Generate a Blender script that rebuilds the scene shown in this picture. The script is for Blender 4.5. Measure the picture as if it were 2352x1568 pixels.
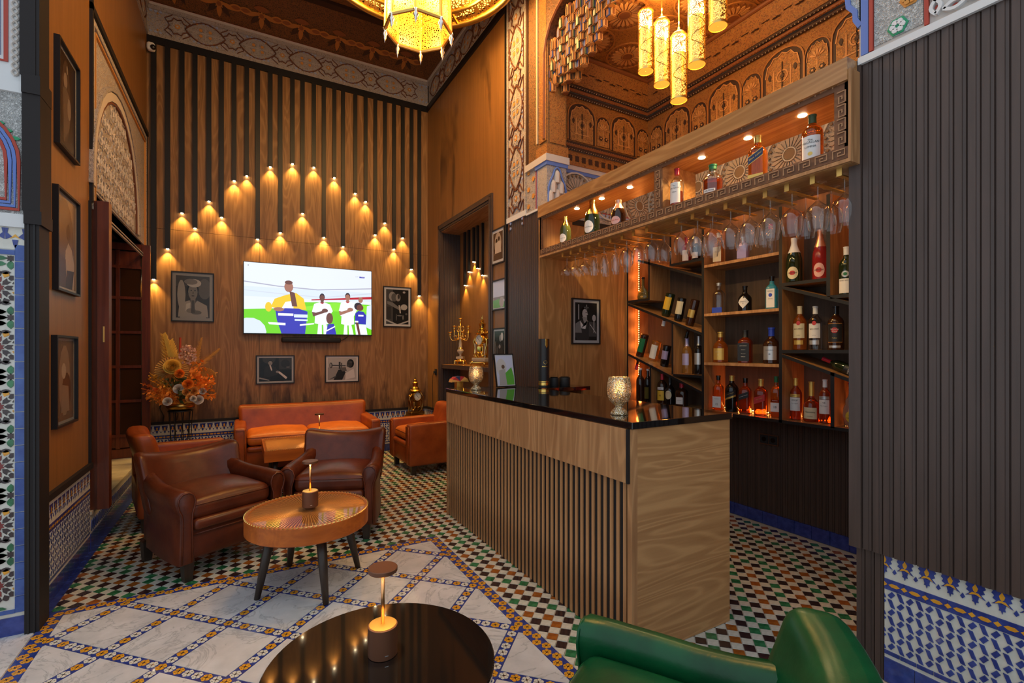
import bpy, math, random
from mathutils import Vector, Matrix
random.seed(7)
for o in list(bpy.data.objects): bpy.data.objects.remove(o)
S = bpy.context.scene
COL = S.collection
PI = math.pi

# ---------------------------------------------------------------- camera, world, exposure
FOC, CX, HY, EYE = 1106.0, 1176.0, 805.0, 1.5          # pixels of the 2352x1568 frame, metres
YAW = math.atan2(620.0, FOC)
fx, fy = math.sin(YAW), math.cos(YAW)
cam = bpy.data.cameras.new('camera'); cam.sensor_width = 36.0; cam.lens = FOC / 2352 * 36
cam.shift_y = (HY - 784) / 2352; cam.clip_start = 0.05
camo = bpy.data.objects.new('camera', cam); COL.objects.link(camo)
camo.location = (0, 0, EYE); camo.rotation_euler = (PI / 2, 0, -YAW)
S.camera = camo
W = bpy.data.worlds.new('world'); S.world = W; W.use_nodes = True
W.node_tree.nodes['Background'].inputs[0].default_value = (0.80, 0.90, 1.0, 1)
W.node_tree.nodes['Background'].inputs[1].default_value = 0.62
vs = S.view_settings; vs.view_transform = 'Standard'; vs.look = 'None'; vs.exposure = 0.65; vs.gamma = 1.0
vs.use_curve_mapping = False

def P(px, py, X=None, Y=None, Z=None):
    """photo pixel -> point on the plane X=, Y= or Z= that the thing touches"""
    u = (px - CX) / FOC; v = (HY - py) / FOC
    d = (fx + u * fy, fy - u * fx, v)
    t = X / d[0] if X is not None else Y / d[1] if Y is not None else (Z - EYE) / d[2]
    return Vector((d[0] * t, d[1] * t, EYE + d[2] * t))

# ---------------------------------------------------------------- materials
MATS = {}
def nm(name):
    m = bpy.data.materials.new(name); m.use_nodes = True
    MATS[name] = m
    return m, m.node_tree.nodes, m.node_tree.links, m.node_tree.nodes['Principled BSDF']
def c4(c): return (c[0], c[1], c[2], 1)
def plain(name, col, rough=.5, metal=0, coat=0, spec=.5, emit=None, es=0, trans=0, ior=1.45, alpha=1):
    m, N, L, b = nm(name)
    b.inputs['Base Color'].default_value = c4(col); b.inputs['Roughness'].default_value = rough
    b.inputs['Metallic'].default_value = metal; b.inputs['Coat Weight'].default_value = coat
    b.inputs['Specular IOR Level'].default_value = spec; b.inputs['Transmission Weight'].default_value = trans
    b.inputs['IOR'].default_value = ior
    if emit: b.inputs['Emission Color'].default_value = c4(emit); b.inputs['Emission Strength'].default_value = es
    return m
def coords(N, L, scale=(1, 1, 1), rot=(0, 0, 0)):
    t = N.new('ShaderNodeTexCoord'); mp = N.new('ShaderNodeMapping')
    mp.inputs['Scale'].default_value = scale; mp.inputs['Rotation'].default_value = rot
    L.new(t.outputs['Object'], mp.inputs[0]); return mp.outputs[0]
def noise(N, L, vec, scale, detail=4, rough=.55, dist=0):
    n = N.new('ShaderNodeTexNoise'); n.inputs['Scale'].default_value = scale; n.inputs['Detail'].default_value = detail
    n.inputs['Roughness'].default_value = rough; n.inputs['Distortion'].default_value = dist
    L.new(vec, n.inputs['Vector']); return n.outputs['Fac']
def ramp(N, L, fac, stops):
    r = N.new('ShaderNodeValToRGB'); e = r.color_ramp.elements
    while len(e) < len(stops): e.new(.5)
    for k, (p, c) in enumerate(stops): e[k].position = p; e[k].color = c4(c) if len(c) == 3 else c
    L.new(fac, r.inputs[0]); return r.outputs[0]
def mix(N, L, fac, a, b, mode='MIX'):
    x = N.new('ShaderNodeMix'); x.data_type = 'RGBA'; x.blend_type = mode
    for s, val in ((x.inputs[0], fac), (x.inputs[6], a), (x.inputs[7], b)):
        if hasattr(val, 'is_linked'): L.new(val, s)
        elif isinstance(val, (int, float)): s.default_value = val
        else: s.default_value = c4(val)
    return x.outputs[2]
def math_(N, L, op, a, b=0):
    x = N.new('ShaderNodeMath'); x.operation = op
    for s, val in ((x.inputs[0], a), (x.inputs[1], b)):
        if hasattr(val, 'is_linked'): L.new(val, s)
        else: s.default_value = val
    return x.outputs[0]
def bump(N, L, b, h, strength=.2, dist=.01):
    x = N.new('ShaderNodeBump'); x.inputs['Strength'].default_value = strength; x.inputs['Distance'].default_value = dist
    L.new(h, x.inputs['Height']); L.new(x.outputs[0], b.inputs['Normal'])
def wood(name, dark, light, axis='Z', rough=.45, scale=1.0, spec=.4, coat=0, cath=.5):
    m, N, L, b = nm(name)
    st = {'Z': (22, 22, 1.1), 'X': (1.1, 22, 22), 'Y': (22, 1.1, 22)}[axis]
    v = coords(N, L, tuple(k * scale for k in st))
    n1 = noise(N, L, v, 1.0, 5, .6, .4)
    st2 = {'Z': (5, 5, .55), 'X': (.55, 5, 5), 'Y': (5, .55, 5)}[axis]
    v2 = coords(N, L, tuple(k * scale for k in st2))
    n2 = noise(N, L, v2, 1.0, 2, .4, .8)
    rings = math_(N, L, 'SINE', math_(N, L, 'MULTIPLY', n2, 75))
    rings = math_(N, L, 'MULTIPLY_ADD', rings, .5); N[-1].inputs[2].default_value = .5
    f = math_(N, L, 'ADD', math_(N, L, 'MULTIPLY', n1, 1.0 - cath * .5), math_(N, L, 'MULTIPLY', math_(N, L, 'POWER', rings, 3.0), cath * .42))
    col = ramp(N, L, f, [(.22, dark), (.62, light), (.9, tuple(k * .8 for k in light))])
    L.new(col, b.inputs['Base Color']); b.inputs['Roughness'].default_value = rough
    b.inputs['Specular IOR Level'].default_value = spec; b.inputs['Coat Weight'].default_value = coat
    bump(N, L, b, n1, .12, .004)
    return m
def leather(name, dark, light, rough=.32):
    m, N, L, b = nm(name)
    v = coords(N, L)
    n1 = noise(N, L, v, 5.5, 4, .6); n2 = noise(N, L, v, 190, 2, .5); n3 = noise(N, L, v, 17, 3, .6, .6)
    L.new(ramp(N, L, n1, [(.32, dark), (.68, light)]), b.inputs['Base Color'])
    b.inputs['Roughness'].default_value = rough + .05; b.inputs['Coat Weight'].default_value = .10; b.inputs['Coat Roughness'].default_value = .2; b.inputs['Specular IOR Level'].default_value = .32
    bump(N, L, b, math_(N, L, 'ADD', math_(N, L, 'MULTIPLY', n2, .12), n3), .22, .006)
    return m
def mottled(name, a, bcol, scale=30, rough=.35, bmp=.05, detail=4, lo=.35, hi=.65, coat=0, metal=0):
    m, N, L, b = nm(name)
    n = noise(N, L, coords(N, L), scale, detail)
    L.new(ramp(N, L, n, [(lo, a), (hi, bcol)]), b.inputs['Base Color'])
    b.inputs['Roughness'].default_value = rough; b.inputs['Coat Weight'].default_value = coat; b.inputs['Metallic'].default_value = metal
    bump(N, L, b, n, bmp, .004)
    return m
def clearglass(name, tint=(1, 1, 1), gloss=1.0, rough=.01):
    m, N, L, b = nm(name); N.remove(b)
    tr = N.new('ShaderNodeBsdfTransparent'); tr.inputs[0].default_value = c4(tint)
    gl = N.new('ShaderNodeBsdfGlossy'); gl.inputs['Roughness'].default_value = rough
    lw = N.new('ShaderNodeLayerWeight'); lw.inputs[0].default_value = .5
    fr = math_(N, L, 'ADD', math_(N, L, 'MULTIPLY', math_(N, L, 'POWER', lw.outputs['Facing'], 2.3), 1.0), .05)
    mx = N.new('ShaderNodeMixShader')
    L.new(math_(N, L, 'MULTIPLY', fr, gloss), mx.inputs[0])
    L.new(tr.outputs[0], mx.inputs[1]); L.new(gl.outputs[0], mx.inputs[2])
    L.new(mx.outputs[0], N['Material Output'].inputs[0])
    return m
def carved(name, base, groove, tints, scale=26, rough=.8, bstr=.9, metal=0):
    """fine carved or painted arabesque: voronoi cells with dark joints and scattered tints"""
    m, N, L, b = nm(name)
    v = coords(N, L)
    vo = N.new('ShaderNodeTexVoronoi'); vo.feature = 'DISTANCE_TO_EDGE'; vo.inputs['Scale'].default_value = scale
    vc = N.new('ShaderNodeTexVoronoi'); vc.inputs['Scale'].default_value = scale
    n = noise(N, L, v, scale * .35, 3, .6, 1.2)
    w = N.new('ShaderNodeVectorMath'); w.operation = 'ADD'
    sc = N.new('ShaderNodeVectorMath'); sc.operation = 'SCALE'; sc.inputs['Scale'].default_value = .9 / scale
    nc = N.new('ShaderNodeTexNoise'); nc.inputs['Scale'].default_value = scale * .5; L.new(v, nc.inputs['Vector'])
    L.new(nc.outputs['Color'], sc.inputs[0]); L.new(v, w.inputs[0]); L.new(sc.outputs[0], w.inputs[1])
    L.new(w.outputs[0], vo.inputs['Vector']); L.new(w.outputs[0], vc.inputs['Vector'])
    edge = ramp(N, L, vo.outputs['Distance'], [(.03, (1, 1, 1)), (.16, (0, 0, 0))])
    sep = N.new('ShaderNodeSeparateColor'); L.new(vc.outputs['Color'], sep.inputs[0])
    stops = [(0, groove)] + [(.25 + .5 * k / max(1, len(tints)), t) for k, t in enumerate(tints)]
    r = N.new('ShaderNodeValToRGB'); r.color_ramp.interpolation = 'CONSTANT'; e = r.color_ramp.elements
    while len(e) < len(stops): e.new(.5)
    for k, (p, c) in enumerate(stops): e[k].position = p; e[k].color = c4(c)
    L.new(sep.outputs[0], r.inputs[0])
    col = mix(N, L, edge, r.outputs[0], base)
    col = mix(N, L, .35, col, ramp(N, L, n, [(.3, tuple(k * .75 for k in base)), (.7, base)]))
    L.new(col, b.inputs['Base Color']); b.inputs['Roughness'].default_value = rough; b.inputs['Metallic'].default_value = metal
    bump(N, L, b, edge, bstr, .006)
    return m
def pierced(name, metalcol, holes, scale, thr=.12, es=0, ecol=(1, .6, .15)):
    """metal sheet with cut-out holes: transparent cells between solid metal ribs"""
    m, N, L, b = nm(name)
    vo = N.new('ShaderNodeTexVoronoi'); vo.feature = 'DISTANCE_TO_EDGE'; vo.inputs['Scale'].default_value = scale
    L.new(coords(N, L), vo.inputs['Vector'])
    g = math_(N, L, 'GREATER_THAN', vo.outputs['Distance'], thr)
    b.inputs['Base Color'].default_value = c4(metalcol); b.inputs['Metallic'].default_value = 1; b.inputs['Roughness'].default_value = .3
    tr = N.new('ShaderNodeBsdfTransparent'); tr.inputs[0].default_value = c4(holes)
    mx = N.new('ShaderNodeMixShader')
    L.new(g, mx.inputs[0]); L.new(b.outputs[0], mx.inputs[1]); L.new(tr.outputs[0], mx.inputs[2])
    L.new(mx.outputs[0], N['Material Output'].inputs[0])
    return m

wood('veneer', (.155, .068, .020), (.33, .165, .062), rough=.42, spec=.35)
wood('veneer_warm', (.27, .118, .036), (.46, .225, .078), rough=.4)
wood('veneer_plain', (.21, .093, .026), (.29, .135, .042), rough=.38, cath=.12)
wood('barwood', (.30, .132, .048), (.52, .265, .110), rough=.5)
wood('barwood_h', (.34, .155, .054), (.52, .27, .105), axis='X', rough=.5, cath=.55)
wood('shelfwood', (.28, .125, .042), (.44, .222, .082), axis='Y', rough=.26, spec=.5)
wood('shelfwood_v', (.27, .115, .038), (.43, .21, .078), rough=.45)
wood('shelfback', (.060, .036, .022), (.105, .062, .038), rough=.6, cath=.3)
wood('darkpanel', (.044, .027, .021), (.074, .046, .037), rough=.42, cath=.15, spec=.5)
wood('doorwood', (.085, .016, .006), (.165, .035, .012), rough=.35, coat=.3, cath=.3)
wood('tablewood', (.30, .064, .010), (.50, .125, .018), axis='X', rough=.35, coat=.08, cath=.2, spec=.3)
wood('legwood', (.022, .014, .010), (.045, .028, .019), rough=.4, cath=.2)
wood('ceilwood', (.045, .014, .006), (.085, .026, .010), axis='X', rough=.6)
leather('leather_brown', (.062, .0105, .0034), (.118, .023, .0070))
leather('leather_cognac', (.22, .038, .006), (.34, .070, .011), .34)
leather('leather_orange', (.44, .10, .010), (.60, .15, .016), .45)
leather('leather_green', (.0008, .040, .012), (.002, .080, .024), .27)
plain('black', (.010, .009, .010), .45)
plain('blackgloss', (.006, .005, .005), .06, coat=.5, spec=.6)
plain('blackpost', (.022, .018, .018), .55, spec=.25)
wood('keywood', (.115, .046, .020), (.20, .085, .038), axis='Y', rough=.55)
plain('keyline', (.36, .19, .095), .55)
plain('rubber', (.012, .012, .013), .6)
plain('brass', (.85, .55, .16), .38, 1)
plain('gold', (.95, .62, .16), .22, 1)
plain('darkgold', (.42, .24, .06), .3, 1)
plain('bronze', (.17, .068, .035), .42, .5)
plain('copper', (.80, .40, .17), .25, 1)
plain('silver', (.75, .75, .74), .2, 1)
plain('white', (.80, .79, .76), .5)
plain('offwhite', (.62, .58, .50), .6)
plain('plaster', (.56, .50, .45), .8)
plain('plaster_white', (.68, .68, .68), .75)
plain('grout', (.42, .37, .31), .85)
plain('linebrown', (.16, .055, .025), .7)
plain('p_blue', (.12, .20, .52), .6)
plain('p_paleblue', (.36, .42, .62), .7)
plain('p_red', (.40, .055, .035), .6)
plain('p_orange', (.62, .27, .055), .6)
plain('p_green', (.03, .30, .14), .6)
plain('o_light', (.62, .28, .085), .5)
plain('o_dark', (.055, .022, .012), .6)
plain('o_red', (.24, .075, .022), .55)
plain('o_brown', (.24, .15, .08), .6)
plain('o_sand', (.44, .35, .26), .7)
plain('o_mid', (.42, .155, .032), .5)
plain('o_cream', (.66, .50, .30), .6)
plain('o_blue', (.055, .085, .26), .5)
plain('o_green', (.05, .075, .03), .5)
mottled('z_white', (.50, .49, .42), (.63, .61, .53), 40, .22, coat=.2)
mottled('z_black', (.020, .010, .012), (.045, .022, .022), 40, .2, coat=.3)
mottled('z_green', (.010, .095, .035), (.040, .21, .085), 25, .2, coat=.3)
mottled('z_brown', (.23, .060, .010), (.36, .115, .016), 25, .2, coat=.3)
mottled('z_blue', (.016, .030, .185), (.035, .060, .28), 25, .2, coat=.3)
mottled('z_colblue', (.020, .055, .26), (.05, .11, .36), 12, .2, coat=.3)
mottled('z_yellow', (.62, .27, .018), (.74, .36, .03), 25, .22, coat=.2)
mottled('z_red', (.15, .014, .012), (.24, .025, .020), 25, .22, coat=.2)
mottled('z_cream', (.60, .585, .52), (.66, .645, .58), 25, .28)
mottled('stone', (.48, .43, .36), (.62, .57, .48), 8, .5)
carved('stucco', (.60, .52, .46), (.20, .15, .12), [(.42, .36, .33), (.50, .44, .40), (.40, .40, .46), (.46, .40, .36)], 85)
carved('stucco_warm', (.60, .50, .40), (.16, .11, .07), [(.36, .29, .22), (.26, .25, .27), (.44, .36, .28)], 60)
carved('stucco_blue', (.60, .54, .49), (.26, .20, .20), [(.34, .37, .52), (.42, .42, .52), (.30, .33, .50), (.50, .34, .22)], 70)
carved('stucco_white', (.68, .68, .66), (.16, .15, .15), [(.42, .42, .42), (.28, .28, .28), (.50, .49, .48)], 95)
carved('paintwood', (.44, .165, .032), (.07, .020, .008), [(.28, .085, .016), (.42, .145, .024), (.20, .05, .014), (.36, .16, .03)], 95, .42, .45)
carved('paintwood_fine', (.52, .22, .05), (.07, .022, .010), [(.26, .06, .014), (.36, .10, .018), (.15, .035, .012), (.44, .19, .035)], 75, .42, .45)
carved('paintwood_dark', (.20, .075, .018), (.030, .012, .007), [(.070, .022, .012), (.045, .014, .009), (.10, .034, .012)], 40, .55, .3)
carved('paintwood_band', (.26, .115, .034), (.045, .030, .012), [(.14, .055, .018), (.085, .035, .012), (.19, .075, .02)], 60, .5, .35)
carved('goldcarve', (.95, .60, .14), (.30, .13, .02), [(.8, .45, .09), (.6, .3, .05)], 110, .25, .7, 1)
pierced('pierced_gold', (.85, .52, .12), (1, .92, .75), 34, .17)
pierced('pierced_fine', (.85, .55, .14), (1, .92, .75), 60, .20)
pierced('pierced_mesh', (.80, .50, .13), (1, .95, .8), 110, .17)
clearglass('wineglass', (.985, .985, .985), 1.3)
plain('pane', (.050, .020, .010), .08)
clearglass('tabletop_glass', (.93, .97, .95), .12)
plain('chrome_dark', (.35, .33, .32), .25, 1)
plain('led', (1, .45, .12), .5, emit=(1, .36, .07), es=14)
plain('spot_lens', (1, .9, .7), .5, emit=(1, .82, .50), es=30)
plain('bulb', (1, .9, .7), .5, emit=(1, .72, .34), es=30)
plain('lampdisc_glow', (1, .9, .7), .5, emit=(1, .78, .45), es=12)
m, N, L, b = nm('marble')
v = coords(N, L)
nn = noise(N, L, v, 2.2, 6, .62, 2.4)
vein = math_(N, L, 'ABSOLUTE', math_(N, L, 'SUBTRACT', nn, .5))
L.new(mix(N, L, ramp(N, L, vein, [(.0, (1, 1, 1)), (.025, (0, 0, 0))]), ramp(N, L, noise(N, L, v, 5, 4, .6), [(.3, (.46, .465, .48)), (.7, (.62, .625, .64))]), (.38, .385, .40)), b.inputs['Base Color'])
b.inputs['Roughness'].default_value = .22
m, N, L, b = nm('wallwood')                               # back wall veneer with water stains near the floor
v = coords(N, L, (22, 22, 1.0)); n1 = noise(N, L, v, 1.0, 5, .6, .4)
n2 = noise(N, L, coords(N, L, (5, 5, .5)), 1.0, 2, .4, .8)
rings = math_(N, L, 'POWER', math_(N, L, 'MULTIPLY_ADD', math_(N, L, 'SINE', math_(N, L, 'MULTIPLY', n2, 75)), .5), 3)
f = math_(N, L, 'ADD', math_(N, L, 'MULTIPLY', n1, .75), math_(N, L, 'MULTIPLY', rings, .2))
col = ramp(N, L, f, [(.2, (.165, .075, .026)), (.6, (.34, .175, .070)), (.9, (.28, .135, .05))])
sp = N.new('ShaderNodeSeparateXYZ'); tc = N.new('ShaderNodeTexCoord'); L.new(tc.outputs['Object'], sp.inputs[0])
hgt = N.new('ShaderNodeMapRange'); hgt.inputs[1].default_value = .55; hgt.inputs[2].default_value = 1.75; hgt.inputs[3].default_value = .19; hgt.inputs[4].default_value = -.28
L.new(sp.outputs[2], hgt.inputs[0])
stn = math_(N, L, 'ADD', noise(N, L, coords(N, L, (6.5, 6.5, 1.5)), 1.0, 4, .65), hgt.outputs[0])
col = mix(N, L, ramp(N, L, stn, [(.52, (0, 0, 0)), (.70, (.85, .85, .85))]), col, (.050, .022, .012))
L.new(col, b.inputs['Base Color']); b.inputs['Roughness'].default_value = .45; b.inputs['Specular IOR Level'].default_value = .35
bump(N, L, b, n1, .1, .004)
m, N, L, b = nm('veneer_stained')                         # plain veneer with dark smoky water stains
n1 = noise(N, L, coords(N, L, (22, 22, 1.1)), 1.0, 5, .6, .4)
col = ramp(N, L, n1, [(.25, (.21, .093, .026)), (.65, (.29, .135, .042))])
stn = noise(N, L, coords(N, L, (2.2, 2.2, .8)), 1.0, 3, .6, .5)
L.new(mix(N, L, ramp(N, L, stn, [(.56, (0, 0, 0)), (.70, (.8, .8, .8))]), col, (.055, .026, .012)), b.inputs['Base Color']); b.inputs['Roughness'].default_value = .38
m, N, L, b = nm('mercury')                                # mosaic mercury glass
vo = N.new('ShaderNodeTexVoronoi'); vo.inputs['Scale'].default_value = 330; L.new(coords(N, L), vo.inputs['Vector'])
sep = N.new('ShaderNodeSeparateColor'); L.new(vo.outputs['Color'], sep.inputs[0])
L.new(ramp(N, L, sep.outputs[0], [(.2, (.30, .16, .05)), (.6, (.85, .62, .30)), (.95, (1, .95, .8))]), b.inputs['Base Color'])
b.inputs['Metallic'].default_value = .45; b.inputs['Roughness'].default_value = .22
L.new(ramp(N, L, sep.outputs[1], [(.45, (0, 0, 0)), (.7, (.8, .8, .8))]), b.inputs['Transmission Weight'])
bump(N, L, b, sep.outputs[0], .8, .004)
m, N, L, b = nm('reeded')                                 # copper-coloured reeded table insert, rays from the centre
tc = N.new('ShaderNodeTexCoord'); sp = N.new('ShaderNodeSeparateXYZ'); L.new(tc.outputs['Object'], sp.inputs[0])
ang = math_(N, L, 'ARCTAN2', sp.outputs[1], sp.outputs[0])
ray = math_(N, L, 'SINE', math_(N, L, 'MULTIPLY', ang, 100))
L.new(ramp(N, L, ray, [(.2, (.40, .12, .03)), (.8, (.85, .34, .10))]), b.inputs['Base Color'])
b.inputs['Metallic'].default_value = .6; b.inputs['Roughness'].default_value = .36
bump(N, L, b, ray, .6, .006)

# ---------------------------------------------------------------- mesh builder
def ident(p): return p
class MB:
    def __init__(s): s.v = []; s.f = []; s.m = []
    def add(s, vs_, fs, mi=0):
        o = len(s.v); s.v += [tuple(p) for p in vs_]; s.f += [tuple(i + o for i in f) for f in fs]
        s.m += [mi] * len(fs); return s
    def bx(s, x0, x1, y0, y1, z0, z1, mi=0):
        v = [(x, y, z) for z in (z0, z1) for y in (y0, y1) for x in (x0, x1)]
        return s.add(v, [(0, 2, 3, 1), (4, 5, 7, 6), (0, 1, 5, 4), (2, 6, 7, 3), (0, 4, 6, 2), (1, 3, 7, 5)], mi)
    def rbox(s, c, size, r=.02, n=2, mi=0, fn=ident, sub=1):
        h = [k / 2 for k in size]; r = min(r, *[k * .999 for k in h])
        ax = []
        for k in range(3):
            i = h[k] - r
            a = [-h[k] + r * (1 - math.cos(PI / 2 * j / n)) for j in range(n)] + [-i]
            mid = [-i + 2 * i * j / sub for j in range(1, sub)]
            ax.append(a + mid + [-q for q in reversed(a)])
        vid = {}; vs_ = []; fs = []
        def V(i, j, k):
            key = (i, j, k)
            if key not in vid:
                p = Vector((ax[0][i], ax[1][j], ax[2][k]))
                q = Vector([max(-h[t] + r, min(h[t] - r, p[t])) for t in range(3)])
                d = p - q
                if d.length > 1e-9: p = q + d.normalized() * r
                vid[key] = len(vs_); vs_.append(fn(p))
            return vid[key]
        L_ = [len(a) - 1 for a in ax]
        for i in range(L_[0]):
            for j in range(L_[1]):
                fs.append((V(i, j, 0), V(i, j + 1, 0), V(i + 1, j + 1, 0), V(i + 1, j, 0)))
                fs.append((V(i, j, L_[2]), V(i + 1, j, L_[2]), V(i + 1, j + 1, L_[2]), V(i, j + 1, L_[2])))
        for i in range(L_[0]):
            for k in range(L_[2]):
                fs.append((V(i, 0, k), V(i + 1, 0, k), V(i + 1, 0, k + 1), V(i, 0, k + 1)))
                fs.append((V(i, L_[1], k), V(i, L_[1], k + 1), V(i + 1, L_[1], k + 1), V(i + 1, L_[1], k)))
        for j in range(L_[1]):
            for k in range(L_[2]):
                fs.append((V(0, j, k), V(0, j, k + 1), V(0, j + 1, k + 1), V(0, j + 1, k)))
                fs.append((V(L_[0], j, k), V(L_[0], j + 1, k), V(L_[0], j + 1, k + 1), V(L_[0], j, k + 1)))
        c = Vector(c)
        return s.add([c + Vector(p) for p in vs_], fs, mi)
    def prism(s, pts, w0, w1, fr=None, mi=0, top=None, inset=0):
        """polygon pts (u,v) raised from w0 to w1 in frame fr(u,v,w); inset chamfers the raised face"""
        fr = fr or (lambda u, v, w: (u, v, w)); n = len(pts)
        if inset:
            cu = sum(p[0] for p in pts) / n; cv = sum(p[1] for p in pts) / n
            d = max(math.hypot(p[0] - cu, p[1] - cv) for p in pts)
            if d < 1e-6: return s
            k = max(.05, 1 - inset / d)
            up = [(cu + (p[0] - cu) * k, cv + (p[1] - cv) * k) for p in pts]
        else: up = pts
        v = [fr(p[0], p[1], w0) for p in pts] + [fr(p[0], p[1], w1) for p in up]
        f = [tuple(range(n, 2 * n))] + [(i, (i + 1) % n, n + (i + 1) % n, n + i) for i in range(n)]
        return s.add(v, f, mi)
    def lathe(s, prof, seg=20, c=(0, 0, 0), mi=0, fn=ident, cap=True):
        v = []; f = []; n = len(prof)
        for r, z in prof:
            for k in range(seg):
                a = 2 * PI * k / seg; p = fn(Vector((r * math.cos(a), r * math.sin(a), z))); v.append(Vector(c) + Vector(p))
        for i in range(n - 1):
            for k in range(seg):
                k2 = (k + 1) % seg; f.append((i * seg + k, i * seg + k2, (i + 1) * seg + k2, (i + 1) * seg + k))
        if cap:
            if prof[0][0] > 1e-6: f.append(tuple(range(seg - 1, -1, -1)))
            if prof[-1][0] > 1e-6: f.append(tuple((n - 1) * seg + k for k in range(seg)))
        return s.add(v, f, mi)
    def tube(s, path, r, seg=8, mi=0, closed=False):
        pts = [Vector(p) for p in path]; n = len(pts); v = []; f = []
        up = Vector((0, 0, 1)); prev = None
        for i, p in enumerate(pts):
            if closed: t = pts[(i + 1) % n] - pts[i - 1]
            else: t = pts[min(i + 1, n - 1)] - pts[max(i - 1, 0)]
            if t.length < 1e-9: t = Vector((0, 0, 1))
            t.normalize()
            if prev is None:
                a = up if abs(t.z) < .95 else Vector((1, 0, 0)); x = t.cross(a).normalized()
            else:
                x = (prev - t * prev.dot(t));
                x = x.normalized() if x.length > 1e-6 else t.cross(up).normalized()
            prev = x; y = t.cross(x)
            rr = r[i] if isinstance(r, (list, tuple)) else r
            for k in range(seg):
                a = 2 * PI * k / seg; v.append(p + (x * math.cos(a) + y * math.sin(a)) * rr)
        for i in range(n if closed else n - 1):
            j = (i + 1) % n
            for k in range(seg):
                k2 = (k + 1) % seg; f.append((i * seg + k, i * seg + k2, j * seg + k2, j * seg + k))
        if not closed: f += [tuple(range(seg - 1, -1, -1)), tuple((n - 1) * seg + k for k in range(seg))]
        return s.add(v, f, mi)
    def ball(s, c, r, seg=10, mi=0, sq=(1, 1, 1)):
        prof = [(math.sin(PI * k / (seg // 2 + 1)), -math.cos(PI * k / (seg // 2 + 1))) for k in range(seg // 2 + 2)]
        return s.lathe([(max(q[0], 1e-7), q[1]) for q in prof], seg, c, mi, lambda p: Vector((p.x * r * sq[0], p.y * r * sq[1], p.z * r * sq[2])), cap=False)
    def ribbon(s, pts, w, w0, w1, fr, mi=0, closed=False):
        """flat raised line of width w through 2-D pts"""
        n = len(pts); A = []; B = []
        for i in range(n):
            p = pts[i]
            a = pts[i - 1] if (i or closed) else p; b_ = pts[(i + 1) % n] if (i < n - 1 or closed) else p
            t = (b_[0] - a[0], b_[1] - a[1]); l = math.hypot(*t) or 1
            nx, ny = -t[1] / l * w / 2, t[0] / l * w / 2
            A.append((p[0] + nx, p[1] + ny)); B.append((p[0] - nx, p[1] - ny))
        for i in range(n if closed else n - 1):
            j = (i + 1) % n
            s.prism([B[i], B[j], A[j], A[i]], w0, w1, fr, mi)
        return s
    def mesh(s, name, mats, smooth=False):
        me = bpy.data.meshes.new(name); me.from_pydata(s.v, [], s.f)
        for k in (mats if isinstance(mats, (list, tuple)) else [mats]): me.materials.append(MATS[k])
        me.polygons.foreach_set('material_index', s.m)
        if smooth: me.polygons.foreach_set('use_smooth', [True] * len(s.f))
        me.update(); return me
    def obj(s, name, mats, parent=None, smooth=False, kind=None, label=None, auto=None):
        return link(name, s.mesh(name, mats, smooth or auto is not None), parent, kind, label, auto)
def link(name, me, parent=None, kind=None, label=None, auto=None, loc=None, rz=0):
    o = bpy.data.objects.new(name, me); COL.objects.link(o); o.parent = parent
    if kind: o['kind'] = kind
    if label: o['label'] = label
    if auto is not None: sharp(me, auto)
    if loc is not None: o.location = loc
    if rz: o.rotation_euler[2] = rz
    return o
def sharp(me, deg=35):
    import bmesh
    b_ = bmesh.new(); b_.from_mesh(me); lim = math.radians(deg)
    bmesh.ops.remove_doubles(b_, verts=b_.verts, dist=1e-6)
    for e in b_.edges:
        if len(e.link_faces) == 2 and e.calc_face_angle(0) > lim: e.smooth = False
    b_.to_mesh(me); b_.free()
def fixn(me):
    import bmesh
    b_ = bmesh.new(); b_.from_mesh(me); bmesh.ops.recalc_face_normals(b_, faces=b_.faces); b_.to_mesh(me); b_.free()
def thing(name, label, cat, loc=(0, 0, 0), rz=0, group=None):
    o = bpy.data.objects.new(name, None); o.empty_display_size = .05; COL.objects.link(o)
    o.location = loc; o.rotation_euler[2] = rz; return tag(o, label, cat, group)
def tag(o, label, cat, group=None):
    o['label'] = label; o['category'] = cat
    if group: o['group'] = group
    return o
def dup(root, loc=None, rz=None, label=None):
    def cp(o, par):
        c = o.copy(); COL.objects.link(c); c.parent = par
        for ch in KIDS(o): cp(ch, c)
        return c
    r = cp(root, None)
    if loc is not None: r.location = loc
    if rz is not None: r.rotation_euler[2] = rz
    if label: r['label'] = label
    return r
def KIDS(o): return [q for q in bpy.data.objects if q.parent == o]
def struct(name, mb, mats, parent=None, auto=None, smooth=False):
    return mb.obj(name, mats, parent, smooth, None if parent else 'structure', auto=auto)
def spot(name, loc, target, watts, size=70, blend=.6, col=(1, .62, .22), rad=.01, parent=None):
    l = bpy.data.lights.new(name, 'SPOT'); l.energy = watts; l.spot_size = math.radians(size); l.spot_blend = blend
    l.color = col; l.shadow_soft_size = rad
    o = bpy.data.objects.new(name, l); COL.objects.link(o)
    o.location = loc; o.rotation_euler = (Vector(target) - Vector(loc)).to_track_quat('-Z', 'Y').to_euler(); o.parent = parent
    return o
def point(name, loc, watts, col=(1, .6, .25), rad=.03, parent=None):
    l = bpy.data.lights.new(name, 'POINT'); l.energy = watts; l.color = col; l.shadow_soft_size = rad
    o = bpy.data.objects.new(name, l); COL.objects.link(o); o.location = loc; o.parent = parent; return o
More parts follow.
